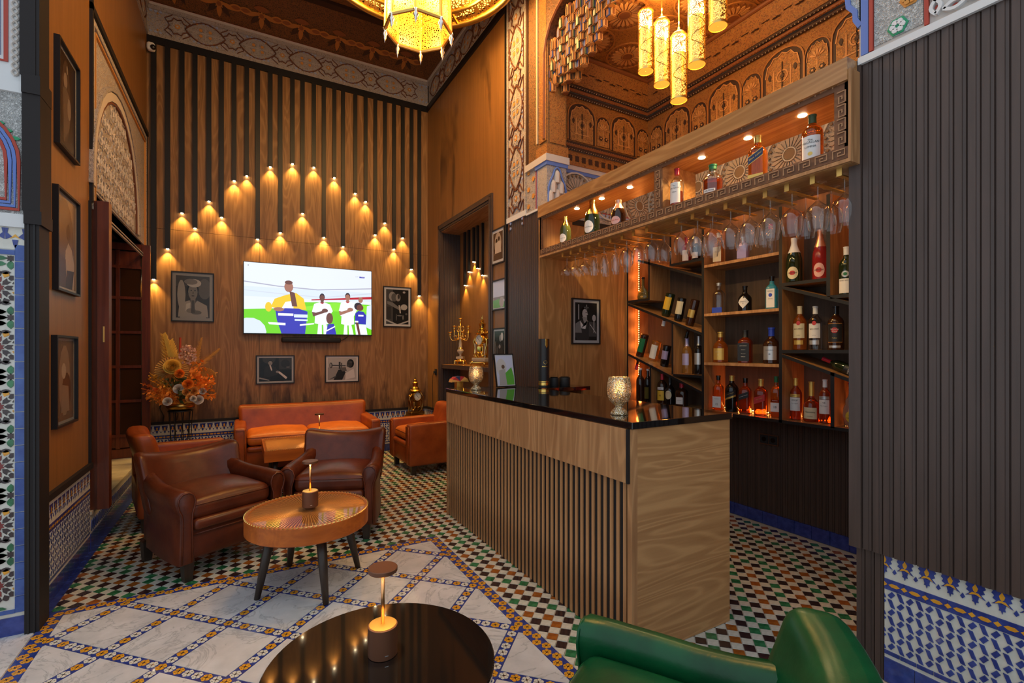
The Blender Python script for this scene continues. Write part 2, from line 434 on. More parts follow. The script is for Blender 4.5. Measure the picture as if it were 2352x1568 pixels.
def text_mesh(s, size, mat, fn, align='CENTER', extrude=0.0003, font_shear=0):
    cu = bpy.data.curves.new('t', 'FONT'); cu.body = s; cu.size = size; cu.align_x = align; cu.align_y = 'CENTER'
    cu.extrude = extrude; cu.shear = font_shear; cu.resolution_u = 2
    o = bpy.data.objects.new('t', cu); me = bpy.data.meshes.new_from_object(o)
    bpy.data.objects.remove(o); bpy.data.curves.remove(cu)
    for v_ in me.vertices: v_.co = fn(v_.co)
    me.materials.clear(); me.materials.append(MATS[mat]); return me
# frames: (u along, v up, w out of the wall)
def fr_back(Y): return lambda u, v, w: (u, Y - w, v)           # faces -Y
def fr_right(X): return lambda u, v, w: (X - w, -u, v)         # faces -X ; u = -Y so u runs left to right
def fr_left(X): return lambda u, v, w: (X + w, u, v)           # faces +X ; u = +Y runs left to right
def fr_floor(u, v, w): return (u, v, w)
def rect(u0, u1, v0, v1): return [(u0, v0), (u1, v0), (u1, v1), (u0, v1)]
def ngon(c, r, n, a0=0, r2=None):
    k = n * (2 if r2 else 1)
    return [(c[0] + (r if (not r2 or i % 2 == 0) else r2) * math.cos(a0 + 2 * PI * i / k), c[1] + (r if (not r2 or i % 2 == 0) else r2) * math.sin(a0 + 2 * PI * i / k)) for i in range(k)]
# ================================================================ FLOOR
def proj(x, y, z):
    f = fx * x + fy * y; r = fy * x - fx * y
    return (CX + FOC * r / f, HY - FOC * (z - EYE) / f, f) if f > .05 else (-1, -1, f)
def seen(x, y, z):
    a = proj(x, y, z); return 0 < a[0] < 2352 and 0 < a[1] < 1568
def clip(poly, x0, x1, y0, y1):
    for ax, lim, sg in ((0, x0, 1), (0, x1, -1), (1, y0, 1), (1, y1, -1)):
        out = []
        for i in range(len(poly)):
            a, b_ = poly[i - 1], poly[i]; da, db = (a[ax] - lim) * sg, (b_[ax] - lim) * sg
            if (da < 0) != (db < 0):
                t = da / (da - db); out.append((a[0] + (b_[0] - a[0]) * t, a[1] + (b_[1] - a[1]) * t))
            if db >= 0: out.append(b_)
        poly = out
        if len(poly) < 3: return []
    return poly
floor = struct('floor', MB().bx(-3.2, 4.1, -1.6, 7.35, -.06, -.004), 'grout')
# glazed checker tiles set on the diagonal
E_ = .0575; g_ = .0014; tile_me = {}
for cname in ('z_white', 'z_black', 'z_green', 'z_brown'):
    h = E_ / 2 - g_
    tile_me[cname] = MB().prism([(h * 1.414, 0), (0, h * 1.414), (-h * 1.414, 0), (0, -h * 1.414)], -.005, 0, None, 0, inset=.0018).mesh('floor_tile', cname)
tiles = []
for i in range(-40, 170):
    for j in range(-110, 130):
        x = (i - j) * E_ * .7071; y = (i + j) * E_ * .7071 + .03
        inA = -.955 < x < 2.50 and 3.69 < y < 7.20; inB = 1.345 < x < 2.50 and .5 < y <= 3.69; inC = 2.49 < x < 3.90 and 1.20 < y < 3.96
        if not (inA or inB or inC): continue
        if 1.70 < x < 2.30 and 1.80 < y < 4.05: continue
        k = i - j; mm = i + j
        if k % 2 == 0: c = 'z_white'
        else:
            q = ((k + abs((mm % 36) - 18)) // 2) % 4
            c = ('z_black', 'z_green', 'z_black', 'z_brown')[q]
            if (i * 7 + j * 13) % 23 == 0: c = 'z_brown' if c == 'z_green' else 'z_green'
        tiles.append((x, y, c, random.uniform(-.0006, .0004)))
vis = sorted([t for t in tiles if seen(t[0], t[1], 0) and not (t[1] < 1.75 and t[0] < 2.1)], key=lambda t: proj(t[0], t[1], 0)[2])
near = set(id(t) for t in vis[:300])
rest = MB(); order = ['z_white', 'z_black', 'z_green', 'z_brown']
for t in tiles:
    if id(t) in near: link('floor_tile', tile_me[t[2]], floor, loc=(t[0], t[1], t[3]))
    else:
        me = tile_me[t[2]]
        rest.add([(v.co.x + t[0], v.co.y + t[1], v.co.z + t[3]) for v in me.vertices], [tuple(p.vertices) for p in me.polygons], order.index(t[2]))
rest.obj('floor_tile_field', order, floor, kind='stuff', label='glazed checker floor tiles in white, black, green and brown')
# marble slabs in a diagonal lattice of blue mosaic strips
IX0, IX1, IY0, IY1 = -.885, 1.300, .5, 3.625
for a in range(-5, 6):
    for b in range(-2, 13):
        cx_, cy_ = .205 + .27 * a, 3.345 - .27 * b
        if (a + b) % 2:
            hd = .27 - .0415
            pl = clip([(cx_ + hd, cy_), (cx_, cy_ + hd), (cx_ - hd, cy_), (cx_, cy_ - hd)], IX0, IX1, IY0, IY1)
            if len(pl) >= 3: MB().prism(pl, -.005, .0004, None, 0, inset=.002).obj('marble_slab', 'marble', floor)
flowers = []
strip_w = .0285
for a in range(-6, 7):
    for b in range(-2, 13):
        if (a + b) % 2: continue
        x, y = .205 + .27 * a, 3.345 - .27 * b
        for dx, dy in ((.27, -.27), (.27, .27)):
            ux, uy = .7071, .7071 * (1 if dy > 0 else -1)
            nx, ny = -uy * strip_w, ux * strip_w
            s0, s1 = strip_w, .3818 - strip_w
            pl = [(x + ux * s0 + nx, y + uy * s0 + ny), (x + ux * s0 - nx, y + uy * s0 - ny), (x + ux * s1 - nx, y + uy * s1 - ny), (x + ux * s1 + nx, y + uy * s1 + ny)]
            pl = clip(pl, IX0, IX1, IY0, IY1)
            if len(pl) >= 3: MB().prism(pl, -.005, 0, None, 0).obj('mosaic_strip', 'z_blue', floor)
            for k in range(1, 7):
                fx_, fy_ = x + dx * k / 7, y + dy * k / 7
                if IX0 + .02 < fx_ < IX1 - .02 and IY0 < fy_ < IY1 - .02: flowers.append((fx_, fy_, k in (2, 5), .785))
        pl = clip([(x + strip_w * 1.414, y), (x, y + strip_w * 1.414), (x - strip_w * 1.414, y), (x, y - strip_w * 1.414)], IX0, IX1, IY0, IY1)
        if len(pl) >= 3:
            MB().prism(pl, -.005, 0, None, 0).obj('mosaic_strip', 'z_blue', floor); 
            if IX0 < x < IX1 and IY0 < y < IY1: flowers.append((x, y, True, .785))
bord = [rect(IX0 - .075, IX0, IY0, IY1 + .072), rect(IX1, IX1 + .072, IY0, IY1 + .072), rect(IX0, IX1, IY1, IY1 + .072)]
for r_ in bord: MB().prism(r_, -.005, .0008, None, 0).obj('mosaic_border', 'z_blue', floor)
for k in range(int((IY1 - IY0) / .047) + 2):
    y = IY0 + .047 * k; o = .014 * (1 if k % 2 else -1)
    flowers.append((IX0 - .0375 + o, y, True, 0)); flowers.append((IX1 + .036 + o, y, True, 0))
for k in range(int((IX1 - IX0) / .047) + 1): flowers.append((IX0 + .02 + .047 * k, IY1 + .036 + .010 * (1 if k % 2 else -1), True, 0))
fl_me = {}
for yel in (True, False):
    mb = MB()
    for k in range(6):
        a = PI / 3 * k
        mb.prism(ngon((.0135 * math.cos(a), .0135 * math.sin(a)), .0098, 7, a), 0, .0008, None, 0)
    mb.prism(ngon((0, 0), .015, 6), 0, .0009, None, 0)
    mb.prism(ngon((0, 0), .0125, 4, .4, .0035), 0, .0013, None, 1)
    fl_me[yel] = mb.mesh('mosaic_flower', ['z_yellow' if yel else 'z_cream', 'z_black'])
flowers.sort(key=lambda t: (0 if seen(t[0], t[1], 0) else 1, proj(t[0], t[1], 0)[2]))
rest = MB()
for n_, (x, y, yel, rz) in enumerate(flowers):
    if n_ < 300: link('mosaic_flower', fl_me[yel], floor, loc=(x, y, .0006), rz=rz).scale = (1.1, 1.1, 1)
    else:
        me = fl_me[yel]
        rest.add([(v.co.x + x, v.co.y + y, v.co.z + .0006) for v in me.vertices], [tuple(p.vertices) for p in me.polygons], 0)
        for q, p_ in enumerate(me.polygons): rest.m[len(rest.m) - len(me.polygons) + q] = 2 if p_.material_index else (0 if yel else 1)
rest.obj('mosaic_flower_rows', ['z_yellow', 'z_cream', 'z_black'], floor, kind='stuff')
for k in range(6):
    MB().prism(rect(-3.0, -.965, .52 + .5 * k - .0, .52 + .5 * k + .494), -.005, 0, None, 0, inset=.002).obj('marble_slab', 'marble', floor)
for k in range(4):
    MB().prism(rect(-3.0 + 1.4 * k, -3.0 + 1.4 * k + 1.394, -1.5, .49), -.005, 0, None, 0, inset=.002).obj('marble_slab', 'marble', floor)
for k in range(16):
    y0 = 3.70 + .219 * k
    MB().prism(rect(-1.0, -.955, y0, y0 + .216), -.005, .0012, None, 0, inset=.002).obj('border_tile', 'z_blue', floor)

# ================================================================ zellige dado
def zdado(parent, fr, u0, u1, pieces):
    """blue, white and yellow glazed dado; pieces=True builds each one as an object, else joined"""
    mats = ['z_white', 'z_blue', 'z_yellow']
    jo = MB()
    def put(poly, mi, w=.004, name='zellige_piece'):
        poly = clip(poly, u0, u1, -1, 9)
        if len(poly) < 3: return
        if pieces: MB().prism(poly, 0, w, fr, 0, inset=.0008).obj(name, mats[mi], parent)
        else: jo.prism(poly, 0, w * .28, fr, mi)
    MB().prism(rect(u0, u1, 0, .60), -.03, .0, fr, 0).obj('dado_bed', 'z_cream', parent)
    n = int((u1 - u0) / .115) + 1
    for k in range(n): put(rect(u0 + .115 * k, u0 + .115 * k + .113, 0, .108), 1, .006, 'base_tile')
    for k in range(int((u1 - u0) / .06) + 1): put(rect(u0 + .06 * k, u0 + .06 * k + .058, .125, .142), 1)
    for k in range(int((u1 - u0) / .0345) + 2):                       # lattice of tilted blue lozenges
        u = u0 + .0345 * k - .008
        for j in range(7):
            v = .166 + .0385 * j
            if v > .405: continue
            if (k + j) % 2: q = [(-.0145, -.004), (-.001, -.016), (.0145, .005), (.002, .0165)]
            else: q = [(-.0145, .0185), (-.0015, -.0165), (.0145, -.0185), (.0015, .0165)]
            put([(u + a, v + b_) for a, b_ in q], 1)
    for k in range(int((u1 - u0) / .0755) + 1):                       # braid band
        u = u0 + .0755 * k
        put(rect(u, u + .0745, .418, .466), 1)
        for c_, w_ in ((.0, .012), (.038, .020)):
            if w_ < .015: put([(u + c_ - .013, .442), (u + c_, .431), (u + c_ + .013, .442), (u + c_, .453)], 2, .005)
            else: put([(u + c_ - .022, .442), (u + c_ - .01, .434), (u + c_ + .01, .434), (u + c_ + .022, .442), (u + c_ + .01, .450), (u + c_ - .01, .450)], 2, .005)
    for k in range(int((u1 - u0) / .078) + 2):                        # crest of stepped merlons and little figures
        u = u0 + .078 * k
        put([(u - .033, .582), (u - .027, .566), (u - .031, .557), (u - .023, .549), (u - .028, .538), (u - .017, .530), (u - .031, .514), (u, .526), (u + .031, .514), (u + .017, .530), (u + .028, .538), (u + .023, .549), (u + .031, .557), (u + .027, .566), (u + .033, .582)], 1)
        put([(u - .006, .541), (u, .534), (u + .006, .541), (u + .009, .553), (u, .570), (u - .009, .553)], 2, .005)
        put([(u - .022, .520), (u - .010, .535), (u + .010, .535), (u + .022, .520), (u, .528)], 2, .005)
        put([(u - .012, .524), (u + .012, .524), (u + .008, .505), (u + .010, .497), (u + .003, .497), (u, .484), (u - .003, .497), (u - .010, .497), (u - .008, .505)], 1, .005)
        put([(u + .039 - .008, .504), (u + .039, .494), (u + .047, .504), (u + .039, .518)], 1, .005)
    if not pieces: jo.obj('zellige_field', mats, parent, kind='stuff')
def planks(parent, fr, u0, u1, v0, v1, mat='darkpanel', wd=.041, share=True):
    """fluted dark cladding, one board per object"""
    n = max(1, round((u1 - u0) / wd)); wd = (u1 - u0) / n
    prof = [(0, 0), (.003, .001), (.003, .010), (wd * .62, .010), (wd * .66, .006), (wd * .90, .006), (wd - .002, .001), (wd, 0)]
    for k in range(n):
        mb = MB(); a = [fr(u0 + wd * k + p[0], v0, p[1]) for p in prof]; b_ = [fr(u0 + wd * k + p[0], v1, p[1]) for p in prof]
        m_ = len(prof)
        mb.add(a + b_, [(i, i + 1, m_ + i + 1, m_ + i) for i in range(m_ - 1)] + [tuple(range(m_ - 1, -1, -1)), tuple(range(m_, 2 * m_))])
        mb.obj('cladding_board', mat, parent)

# ================================================================ carved plaster frieze motifs
def lens(c, a, b_, n=9, vert=False):
    pts = []
    for k in range(n): t = -1 + 2 * k / (n - 1); pts.append((a * t, b_ * (1 - t * t)))
    for k in range(1, n - 1): t = 1 - 2 * k / (n - 1); pts.append((a * t, -b_ * (1 - t * t)))
    return [(c[0] + (q if vert else p), c[1] + (p if vert else q)) for p, q in pts]
FR_ME = {}
def frieze_meshes(vert):
    I = lambda u, v, w: (u, -w, v)
    T = (lambda p: [(q, r) for r, q in p]) if vert else (lambda p: p)
    mb = MB(); mb.prism(lens((0, 0), .195, .115, 9, vert), 0, .008, I, 0)
    mb.ribbon(lens((0, 0), .215, .132, 11, vert), .010, 0, .014, I, 1, True)
    for a, b_ in ((-.05, .035), (.05, .035), (-.05, -.035), (.05, -.035)):
        p = (b_, a) if vert else (a, b_)
        mb.prism(ngon(p, .020, 6), 0, .013, I, 2)
        mb.ribbon(ngon(p, .030, 8), .005, 0, .013, I, 0, True)
    mb.ribbon(T([(-.17, 0), (.17, 0)]), .006, 0, .012, I, 3); mb.ribbon(T([(0, -.09), (0, .09)]), .006, 0, .012, I, 3)
    FR_ME[('eye', vert)] = mb.mesh('cartouche', ['stucco', 'linebrown', 'p_orange', 'plaster'])
    mb = MB(); mb.prism(ngon((0, 0), .085, 8, PI / 8, .068), 0, .008, I, 0); mb.ribbon(ngon((0, 0), .105, 8, PI / 8, .083), .009, 0, .014, I, 1, True)
    mb.prism(ngon((0, 0), .033, 8, 0, .022), 0, .013, I, 2); mb.prism(ngon((0, 0), .012, 6), 0, .016, I, 3)
    mb.ribbon(ngon((0, 0), .055, 8, 0, .042), .005, 0, .012, I, 3, True)
    FR_ME[('star', vert)] = mb.mesh('star_motif', ['stucco', 'linebrown', 'p_orange', 'plaster'])
    mb = MB()                                                        # interlacing lines between eye and star
    for s1 in (1, -1):
        for s2 in (1, -1):
            mb.ribbon(T([(s1 * .095, s2 * .03), (s1 * .13, s2 * .075), (s1 * .06, s2 * .125), (s1 * .04, s2 * .155), (s1 * .10, s2 * .155), (s1 * .29, s2 * .155)]), .008, 0, .012, I, 0)
            for q in range(3): mb.prism(ngon(T([(s1 * (.17 + .05 * q), s2 * (.125 - .0 * q))])[0], .016, 5, q), 0, .008, I, 1)
            mb.prism(ngon(T([(s1 * .20, s2 * .10)])[0], .010, 6), 0, .012, I, 2)
    FR_ME[('line', vert)] = mb.mesh('interlace', ['linebrown', 'p_paleblue', 'p_orange'])
frieze_meshes(False); frieze_meshes(True)
def frieze(name, fr, u0, u1, v0, v1, start, parent=None, rz=0, period=.585):
    """horizontal carved frieze; rz turns the shared motif meshes to the wall"""
    base = MB().prism(rect(u0, u1, v0, v1), -.05, 0, fr, 0)
    o = struct(name, base, 'stucco_blue', parent)
    MB().prism(rect(u0, u1, v0, v0 + .045), 0, .016, fr, 0).obj('rope_moulding', 'stucco', o)
    MB().prism(rect(u0, u1, v1 - .075, v1 - .03), 0, .016, fr, 0).obj('rope_moulding', 'stucco', o)
    MB().prism(rect(u0, u1, v1 - .03, v1), 0, .03, fr, 0).obj('plaster_fillet', 'plaster', o)
    vc = (v0 + v1) / 2 - .014
    k = 0; u = start
    while u - .3 > u0: u -= period
    while u < u1 + .3:
        for nm_, du in (('star', 0), ('eye', period / 2), ('line', 0)):
            uu = u + du; hw = {'star': .1, 'eye': .2, 'line': .22}[nm_]
            if uu - hw < u0 - .01 or uu + hw > u1 + .01: continue
            p = fr(uu, vc, 0); q = link({'star': 'star_motif', 'eye': 'cartouche', 'line': 'interlace'}[nm_], FR_ME[(nm_, False)], o, loc=p, rz=rz)
        u += period
    return o
ROS = {}
def rosette_mesh(key, r, n, mats, h=.012):
    I = lambda u, v, w: (u, -w, v); mb = MB()
    mb.ribbon(ngon((0, 0), r * .96, 20), r * .07, 0, h, I, 1, True)
    for k in range(n):
        a = 2 * PI * k / n; ca, sa = math.cos(a), math.sin(a)
        R = lambda x, y: (x * ca - y * sa, x * sa + y * ca)
        mb.prism([R(r * .30, -r * .02), R(r * .62, -r * .07), R(r * .74, 0), R(r * .62, r * .07), R(r * .30, r * .02)], 0, h, I, 0)
        a2 = a + PI / n; R2 = lambda x, y: (x * math.cos(a2) - y * math.sin(a2), x * math.sin(a2) + y * math.cos(a2))
        mb.prism([R2(r * .76, 0), R2(r * .83, -r * .055), R2(r * .90, 0), R2(r * .83, r * .055)], 0, h, I, 2)
    mb.prism(ngon((0, 0), r * .22, 12), 0, h * 1.3, I, 2); mb.ribbon(ngon((0, 0), r * .25, 14), r * .04, 0, h * 1.6, I, 1, True)
    ROS[key] = mb.mesh('rosette', mats)
rosette_mesh('plaster', .22, 22, ['o_sand', 'stone', 'o_brown'])
rosette_mesh('paint', .21, 20, ['o_light', 'o_mid', 'o_red'], .008)

# ================================================================ SALON: back wall
BY = 7.22
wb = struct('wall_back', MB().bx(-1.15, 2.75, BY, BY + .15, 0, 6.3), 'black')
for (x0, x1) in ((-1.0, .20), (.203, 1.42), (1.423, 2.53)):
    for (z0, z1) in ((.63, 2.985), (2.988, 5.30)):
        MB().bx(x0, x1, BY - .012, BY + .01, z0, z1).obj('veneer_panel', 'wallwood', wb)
struct('trim_1', MB().bx(-1.0, 2.53, BY - .035, BY, 5.215, 5.30), 'black')
frieze('trim_2', fr_back(BY - .02), -1.0, 2.53, 5.30, 5.70, -.694)
struct('baseboard_back', MB().bx(-1.0, 2.53, BY - .025, BY, .60, .635), 'blackpost')
dd = struct('trim_3', MB().bx(-1.0, 2.53, BY - .005, BY + .02, 0, .60), 'z_cream')
zdado(dd, fr_back(BY - .006), -.98, 2.51, False)
# ceiling of the salon with painted cove and rope mouldings
ce = struct('ceiling', MB().bx(-1.2, 2.75, 3.5, 7.4, 6.05, 6.2), 'paintwood_dark')
cv = MB(); cv.add([(-1.0, BY, 5.70), (2.53, BY, 5.70), (2.53, BY - .55, 5.98), (-1.0, BY - .55, 5.98)], [(0, 1, 2, 3)])
cv.obj('painted_cove', 'paintwood_dark', ce)
cv = MB(); cv.add([(2.53, BY, 5.70), (2.53, 3.6, 5.70), (1.98, 3.6, 5.98), (1.98, BY, 5.98)], [(0, 1, 2, 3)]); cv.obj('painted_cove', 'paintwood_dark', ce)
cv = MB(); cv.add([(-1.0, BY, 5.70), (-1.0, 3.6, 5.70), (-.45, 3.6, 5.98), (-.45, BY, 5.98)], [(0, 3, 2, 1)]); cv.obj('painted_cove', 'paintwood_dark', ce)
MB().bx(-1.0, 2.53, BY - .03, BY + .01, 5.70, 5.725).obj('red_fillet', 'p_red', ce)
for y0, z0, h, mt in ((BY - .58, 5.955, .05, 'o_dark'), (BY - .70, 5.985, .05, 'paintwood_band'), (BY - .95, 6.0, .05, 'paintwood_band'), (BY - 1.05, 6.02, .05, 'o_dark')):
    MB().bx(-1.0, 2.53, y0 - .1, y0, z0, z0 + h + .06).obj('ceiling_moulding', mt, ce)
mb = MB(); I = lambda u, v, w: (u, v, w)
for k in range(5):
    a = PI * (.1 + .2 * k); mb.prism(lens((0, 0), .10, .030), 0, .004, lambda u, v, w, a=a: (.11 * math.cos(a) + u * math.cos(a) - v * math.sin(a), .11 * math.sin(a) + u * math.sin(a) + v * math.cos(a), w), k % 2)
mb.prism(ngon((0, .03), .06, 8, 0, .035), 0, .006, I, 0); mb.prism(ngon((0, .03), .03, 7), 0, .008, I, 2)
for s_ in (-1, 1): mb.prism(lens((s_ * .19, .02), .085, .045), 0, .005, I, 0); mb.prism(lens((s_ * .19, .02), .055, .025), 0, .007, I, 2)
mb.prism(lens((0, -.06), .10, .04), 0, .005, I, 2)
medal = mb.mesh('painted_medallion', ['o_mid', 'o_dark', 'o_red'])
for k in range(8):
    o = link('painted_medallion', medal, ce, loc=(-.72 + .47 * k, BY - .26, 5.825)); o.rotation_euler = (-math.atan2(.28, .55), 0, 0); o.scale = (.95, .95, -1); o.location.z -= .006
struct('wall_shade_lintel', MB().bx(-1.15, 2.75, 3.5, 3.62, 5.1, 6.3), 'plaster')  # unseen wall added above the opening to keep the salon darker

# ================================================================ SALON: right wall with niche
RX = 2.53
wr = struct('wall_right', MB().bx(RX + .02, RX + .06, 6.66, BY, 0, 6.3).bx(RX + .02, RX + .06, 4.62, 5.02, 0, 6.3).bx(RX + .02, RX + .06, 5.02, 6.66, 3.24, 6.3), 'black')
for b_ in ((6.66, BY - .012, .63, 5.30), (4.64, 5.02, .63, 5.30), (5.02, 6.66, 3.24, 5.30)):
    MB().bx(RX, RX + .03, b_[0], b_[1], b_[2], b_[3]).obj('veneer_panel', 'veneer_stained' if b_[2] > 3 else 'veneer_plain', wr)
struct('trim_4', MB().bx(RX - .025, RX, 4.62, BY - .03, 5.225, 5.30), 'black')
frieze('trim_5', fr_right(RX + .010), -BY + .03, -4.62, 5.30, 5.70, -6.6, rz=-PI / 2)
struct('trim_6', MB().bx(RX - .02, RX + .02, 4.615, 4.645, 0, 6.2), 'black')
struct('baseboard_right', MB().bx(RX - .02, RX, 6.66, BY - .02, .60, .635), 'blackpost')
dd = struct('trim_7', MB().bx(RX - .004, RX + .02, 6.66, BY - .01, 0, .60), 'z_cream')
zdado(dd, fr_right(RX - .006), -BY + .02, -6.68, False)
nich = struct('wall_niche', MB().bx(2.87, 2.90, 4.98, 6.70, 0, 3.3).bx(RX, 2.90, 6.66, 6.70, 0, 3.3).bx(RX, 2.90, 4.98, 5.02, 0, 3.3), 'black')
MB().bx(2.845, 2.872, 5.02, 6.66, 0, 3.24).obj('veneer_panel', 'veneer_plain', nich)
MB().bx(RX, 2.87, 5.02, 6.66, 3.22, 3.26).obj('soffit_panel', 'shelfwood', nich)
planks(nich, lambda u, v, w: (u, 6.66 - w, v), RX + .02, 2.845, .0, 3.22, wd=.045)
tr = struct('trim_8', MB().bx(RX - .012, RX + .03, 6.62, 6.72, 0, 3.31), 'darkpanel')
for d_, w_, t_ in ((0, .035, .020), (.035, .035, .028), (.07, .03, .016)):
    MB().bx(RX - t_, RX, 4.985 - .03 + d_, 4.985 - .03 + d_ + w_ - .004, 0, 3.32 - d_).obj('casing_board', 'darkpanel', tr)
    MB().bx(RX - t_, RX, 6.715 - d_ - w_, 6.715 - d_ - .004, 0, 3.32 - d_).obj('casing_board', 'darkpanel', tr)
    MB().bx(RX - t_, RX, 4.99 + d_, 6.70 - d_, 3.33 - d_ - w_, 3.33 - d_ - .004).obj('casing_board', 'darkpanel', tr)

# ================================================================ pier between salon and bar alcove
pier = struct('wall_pier', MB().bx(RX + .01, 2.74, 4.00, 4.62, 0, 6.2).bx(RX + .01, 2.74, 3.84, 4.02, 2.9, 6.2), 'plaster')
planks(pier, fr_right(RX + .01), -4.61, -3.985, 0, 2.88)
st = struct('trim_9', MB().prism(rect(-4.62, -4.205, 2.88, 6.1), -.02, .0, fr_right(RX), 0), 'stucco_blue')
for u_ in (-4.60, -4.225): MB().prism(rect(u_ - .018, u_ + .018, 2.93, 6.1), 0, .012, fr_right(RX), 0).obj('rope_moulding', 'stucco', st)
MB().prism(rect(-4.62, -4.205, 2.88, 2.935), 0, .014, fr_right(RX), 0).obj('rope_moulding', 'plaster_white', st)
MB().prism(rect(-4.205, -3.985, 2.87, 2.89), 0, .012, fr_right(RX), 0).obj('rope_moulding', 'plaster_white', st)
for k in range(6):
    zc = 3.10 + .64 * k
    for nm_, dz, on in (('star', 0, 'star_motif'), ('eye', .32, 'cartouche'), ('line', 0, 'interlace')):
        o = link(on, FR_ME[(nm_, True)], st, loc=(RX, 4.4125, zc + dz), rz=-PI / 2); o.scale = (1.0, 1, 1.06)
MB().prism(rect(-4.205, -4.02, 2.88, 3.36), 0, .004, fr_right(RX), 0).obj('flower_panel', 'stucco', st)
for k in range(5):
    MB().prism(ngon((-4.155 + .09 * (k % 2), 2.95 + .085 * k), .026, 6), .004, .012, fr_right(RX), 0).obj('plaster_flower', 'p_orange', st)
for u_, m_ in ((-4.012, 'p_red'), (-3.995, 'p_blue')): MB().prism(rect(u_ - .007, u_ + .008, 2.88, 3.34), 0, .010, fr_right(RX), 0).obj('painted_line', m_, st)
# stucco capital under the arch: front and reveal
cp = struct('trim_10', MB().bx(RX - .01, 2.745, 3.82, 3.99, 2.87, 3.30), 'stucco')
MB().bx(RX - .03, 2.77, 3.80, 4.20, 3.30, 3.365).obj('capital_cornice', 'plaster', cp)
MB().bx(RX - .02, 2.76, 3.81, 4.02, 3.265, 3.30).obj('painted_line', 'p_blue', cp)
for r_, (du, zt) in enumerate(((0, 3.20), (-.045, 3.10), (.045, 3.10), (-.075, 3.0), (.0, 3.02), (.075, 3.0))):   # small plaster muqarnas
    MB().lathe([(.034, -.075), (.034, .0), (.030, .02), (.018, .042), (0.0005, .055)], 8, (2.635 + du, 3.82, zt - .02), 0).obj('muqarnas_cell', 'plaster', cp, auto=40)
for s_ in (-1, 1):
    MB().tube([(2.635 + s_ * .10, 3.812, 2.88), (2.635 + s_ * .10, 3.812, 3.05), (2.635 + s_ * .085, 3.812, 3.10), (2.635 + s_ * .05, 3.812, 3.17), (2.635 + s_ * .03, 3.812, 3.23), (2.635, 3.812, 3.255)], .010, 6).obj('painted_line', 'p_blue', cp)
# painted wooden arch frame
ar = struct('trim_11', MB().bx(RX - .004, 2.745, 3.815, 4.20, 3.365, 6.1), 'paintwood_band')
MB().bx(RX - .016, RX, 4.165, 4.20, 3.38, 6.1).obj('rope_moulding', 'o_dark', ar)
MB().bx(RX - .018, RX, 3.98, 4.0, 3.52, 6.1).obj('painted_line', 'o_cream', ar)
MB().bx(RX - .014, RX, 3.83, 3.95, 3.50, 6.1).obj('painted_band', 'paintwood', ar)
MB().bx(RX - .02, 2.76, 3.805, 4.0, 3.365, 3.46).obj('painted_base', 'paintwood', ar)
MB().bx(RX + .02, 2.73, 3.808, 3.816, 3.48, 5.0).obj('painted_reveal', 'paintwood', ar)
arc = [(3.86, 3.52), (3.86, 4.10), (3.86, 4.33), (3.83, 4.45), (3.76, 4.56), (3.66, 4.63), (3.54, 4.68), (3.30, 4.78), (3.0, 4.88)]
mb = MB()
for i in range(len(arc) - 1):
    (y0, z0), (y1, z1) = arc[i], arc[i + 1]
    mb.add([(RX - .012, y0, z0), (RX - .012, y1, z1), (RX - .012, y1, 6.1), (RX - .012, y0, 6.1), (2.75, y0, z0), (2.75, y1, z1)], [(0, 1, 2, 3), (0, 4, 5, 1)])
mb.obj('arch_spandrel', 'paintwood_dark', ar)
MB().tube([(RX - .014, y, z) for y, z in arc], .016, 6).obj('arch_line', 'o_red', ar)
def mq_cell(mm):
    mb = MB()
    mb.lathe([(.030, -.075), (.034, -.02), (.034, .0), (.030, .024), (.018, .048), (.0005, .062)], 8, (0, 0, 0), 0)
    mb.prism([(-.020, -.07), (.020, -.07), (.020, -.005), (.012, .018), (0, .034), (-.012, .018), (-.020, -.005)], .024, .037, lambda u, v, w: (-w, u, v), 1)
    mb.prism([(-.012, -.065), (.012, -.065), (.012, -.008), (0, .018), (-.012, -.008)], .037, .039, lambda u, v, w: (-w, u, v), 2)
    mb.prism([(-.020, -.07), (.020, -.07), (.020, -.005), (.012, .018), (0, .034), (-.012, .018), (-.020, -.005)], .024, .037, lambda u, v, w: (u, -w, v), 3)
    mb.prism([(-.011, -.065), (.011, -.065), (.011, -.008), (0, .018), (-.011, -.008)], .037, .039, lambda u, v, w: (u, -w, v), 2)
    return mb.mesh('muqarnas_cell', mm)
cells = [mq_cell(mm) for mm in (['o_mid', 'o_blue', 'o_red', 'o_light'], ['o_mid', 'o_green', 'o_cream', 'o_red'], ['o_light', 'o_mid', 'o_dark', 'o_mid'], ['o_red', 'o_light', 'o_dark', 'o_mid'], ['o_mid', 'o_red', 'o_blue', 'o_green'])]
def lo_y(z):      # right edge of the stalactite field at height z
    pts = [(4.00, 3.78), (4.06, 3.70), (4.155, 3.45), (4.28, 3.26), (4.42, 3.10), (4.7, 2.9)]
    for (z0, y0), (z1, y1) in zip(pts, pts[1:]):
        if z0 <= z <= z1: return y0 + (y1 - y0) * (z - z0) / (z1 - z0)
    return 2.9
def hi_y(z):
    return 3.82 if z < 4.36 else 3.82 - (z - 4.36) * 1.1
for r_ in range(10):
    z0 = 4.03 + .062 * r_; y_ = hi_y(z0) - (.028 if r_ % 2 else 0); k = 0
    while y_ > lo_y(z0):
        dep = (hi_y(z0) - y_) / max(.05, hi_y(z0) - lo_y(z0))
        link('muqarnas_cell', cells[(r_ * 2 + k * 3 + (r_ * k) % 2) % 5], ar, loc=(RX + .05 + .14 * dep + .02 * (k % 2), y_, z0))
        y_ -= .056; k += 1
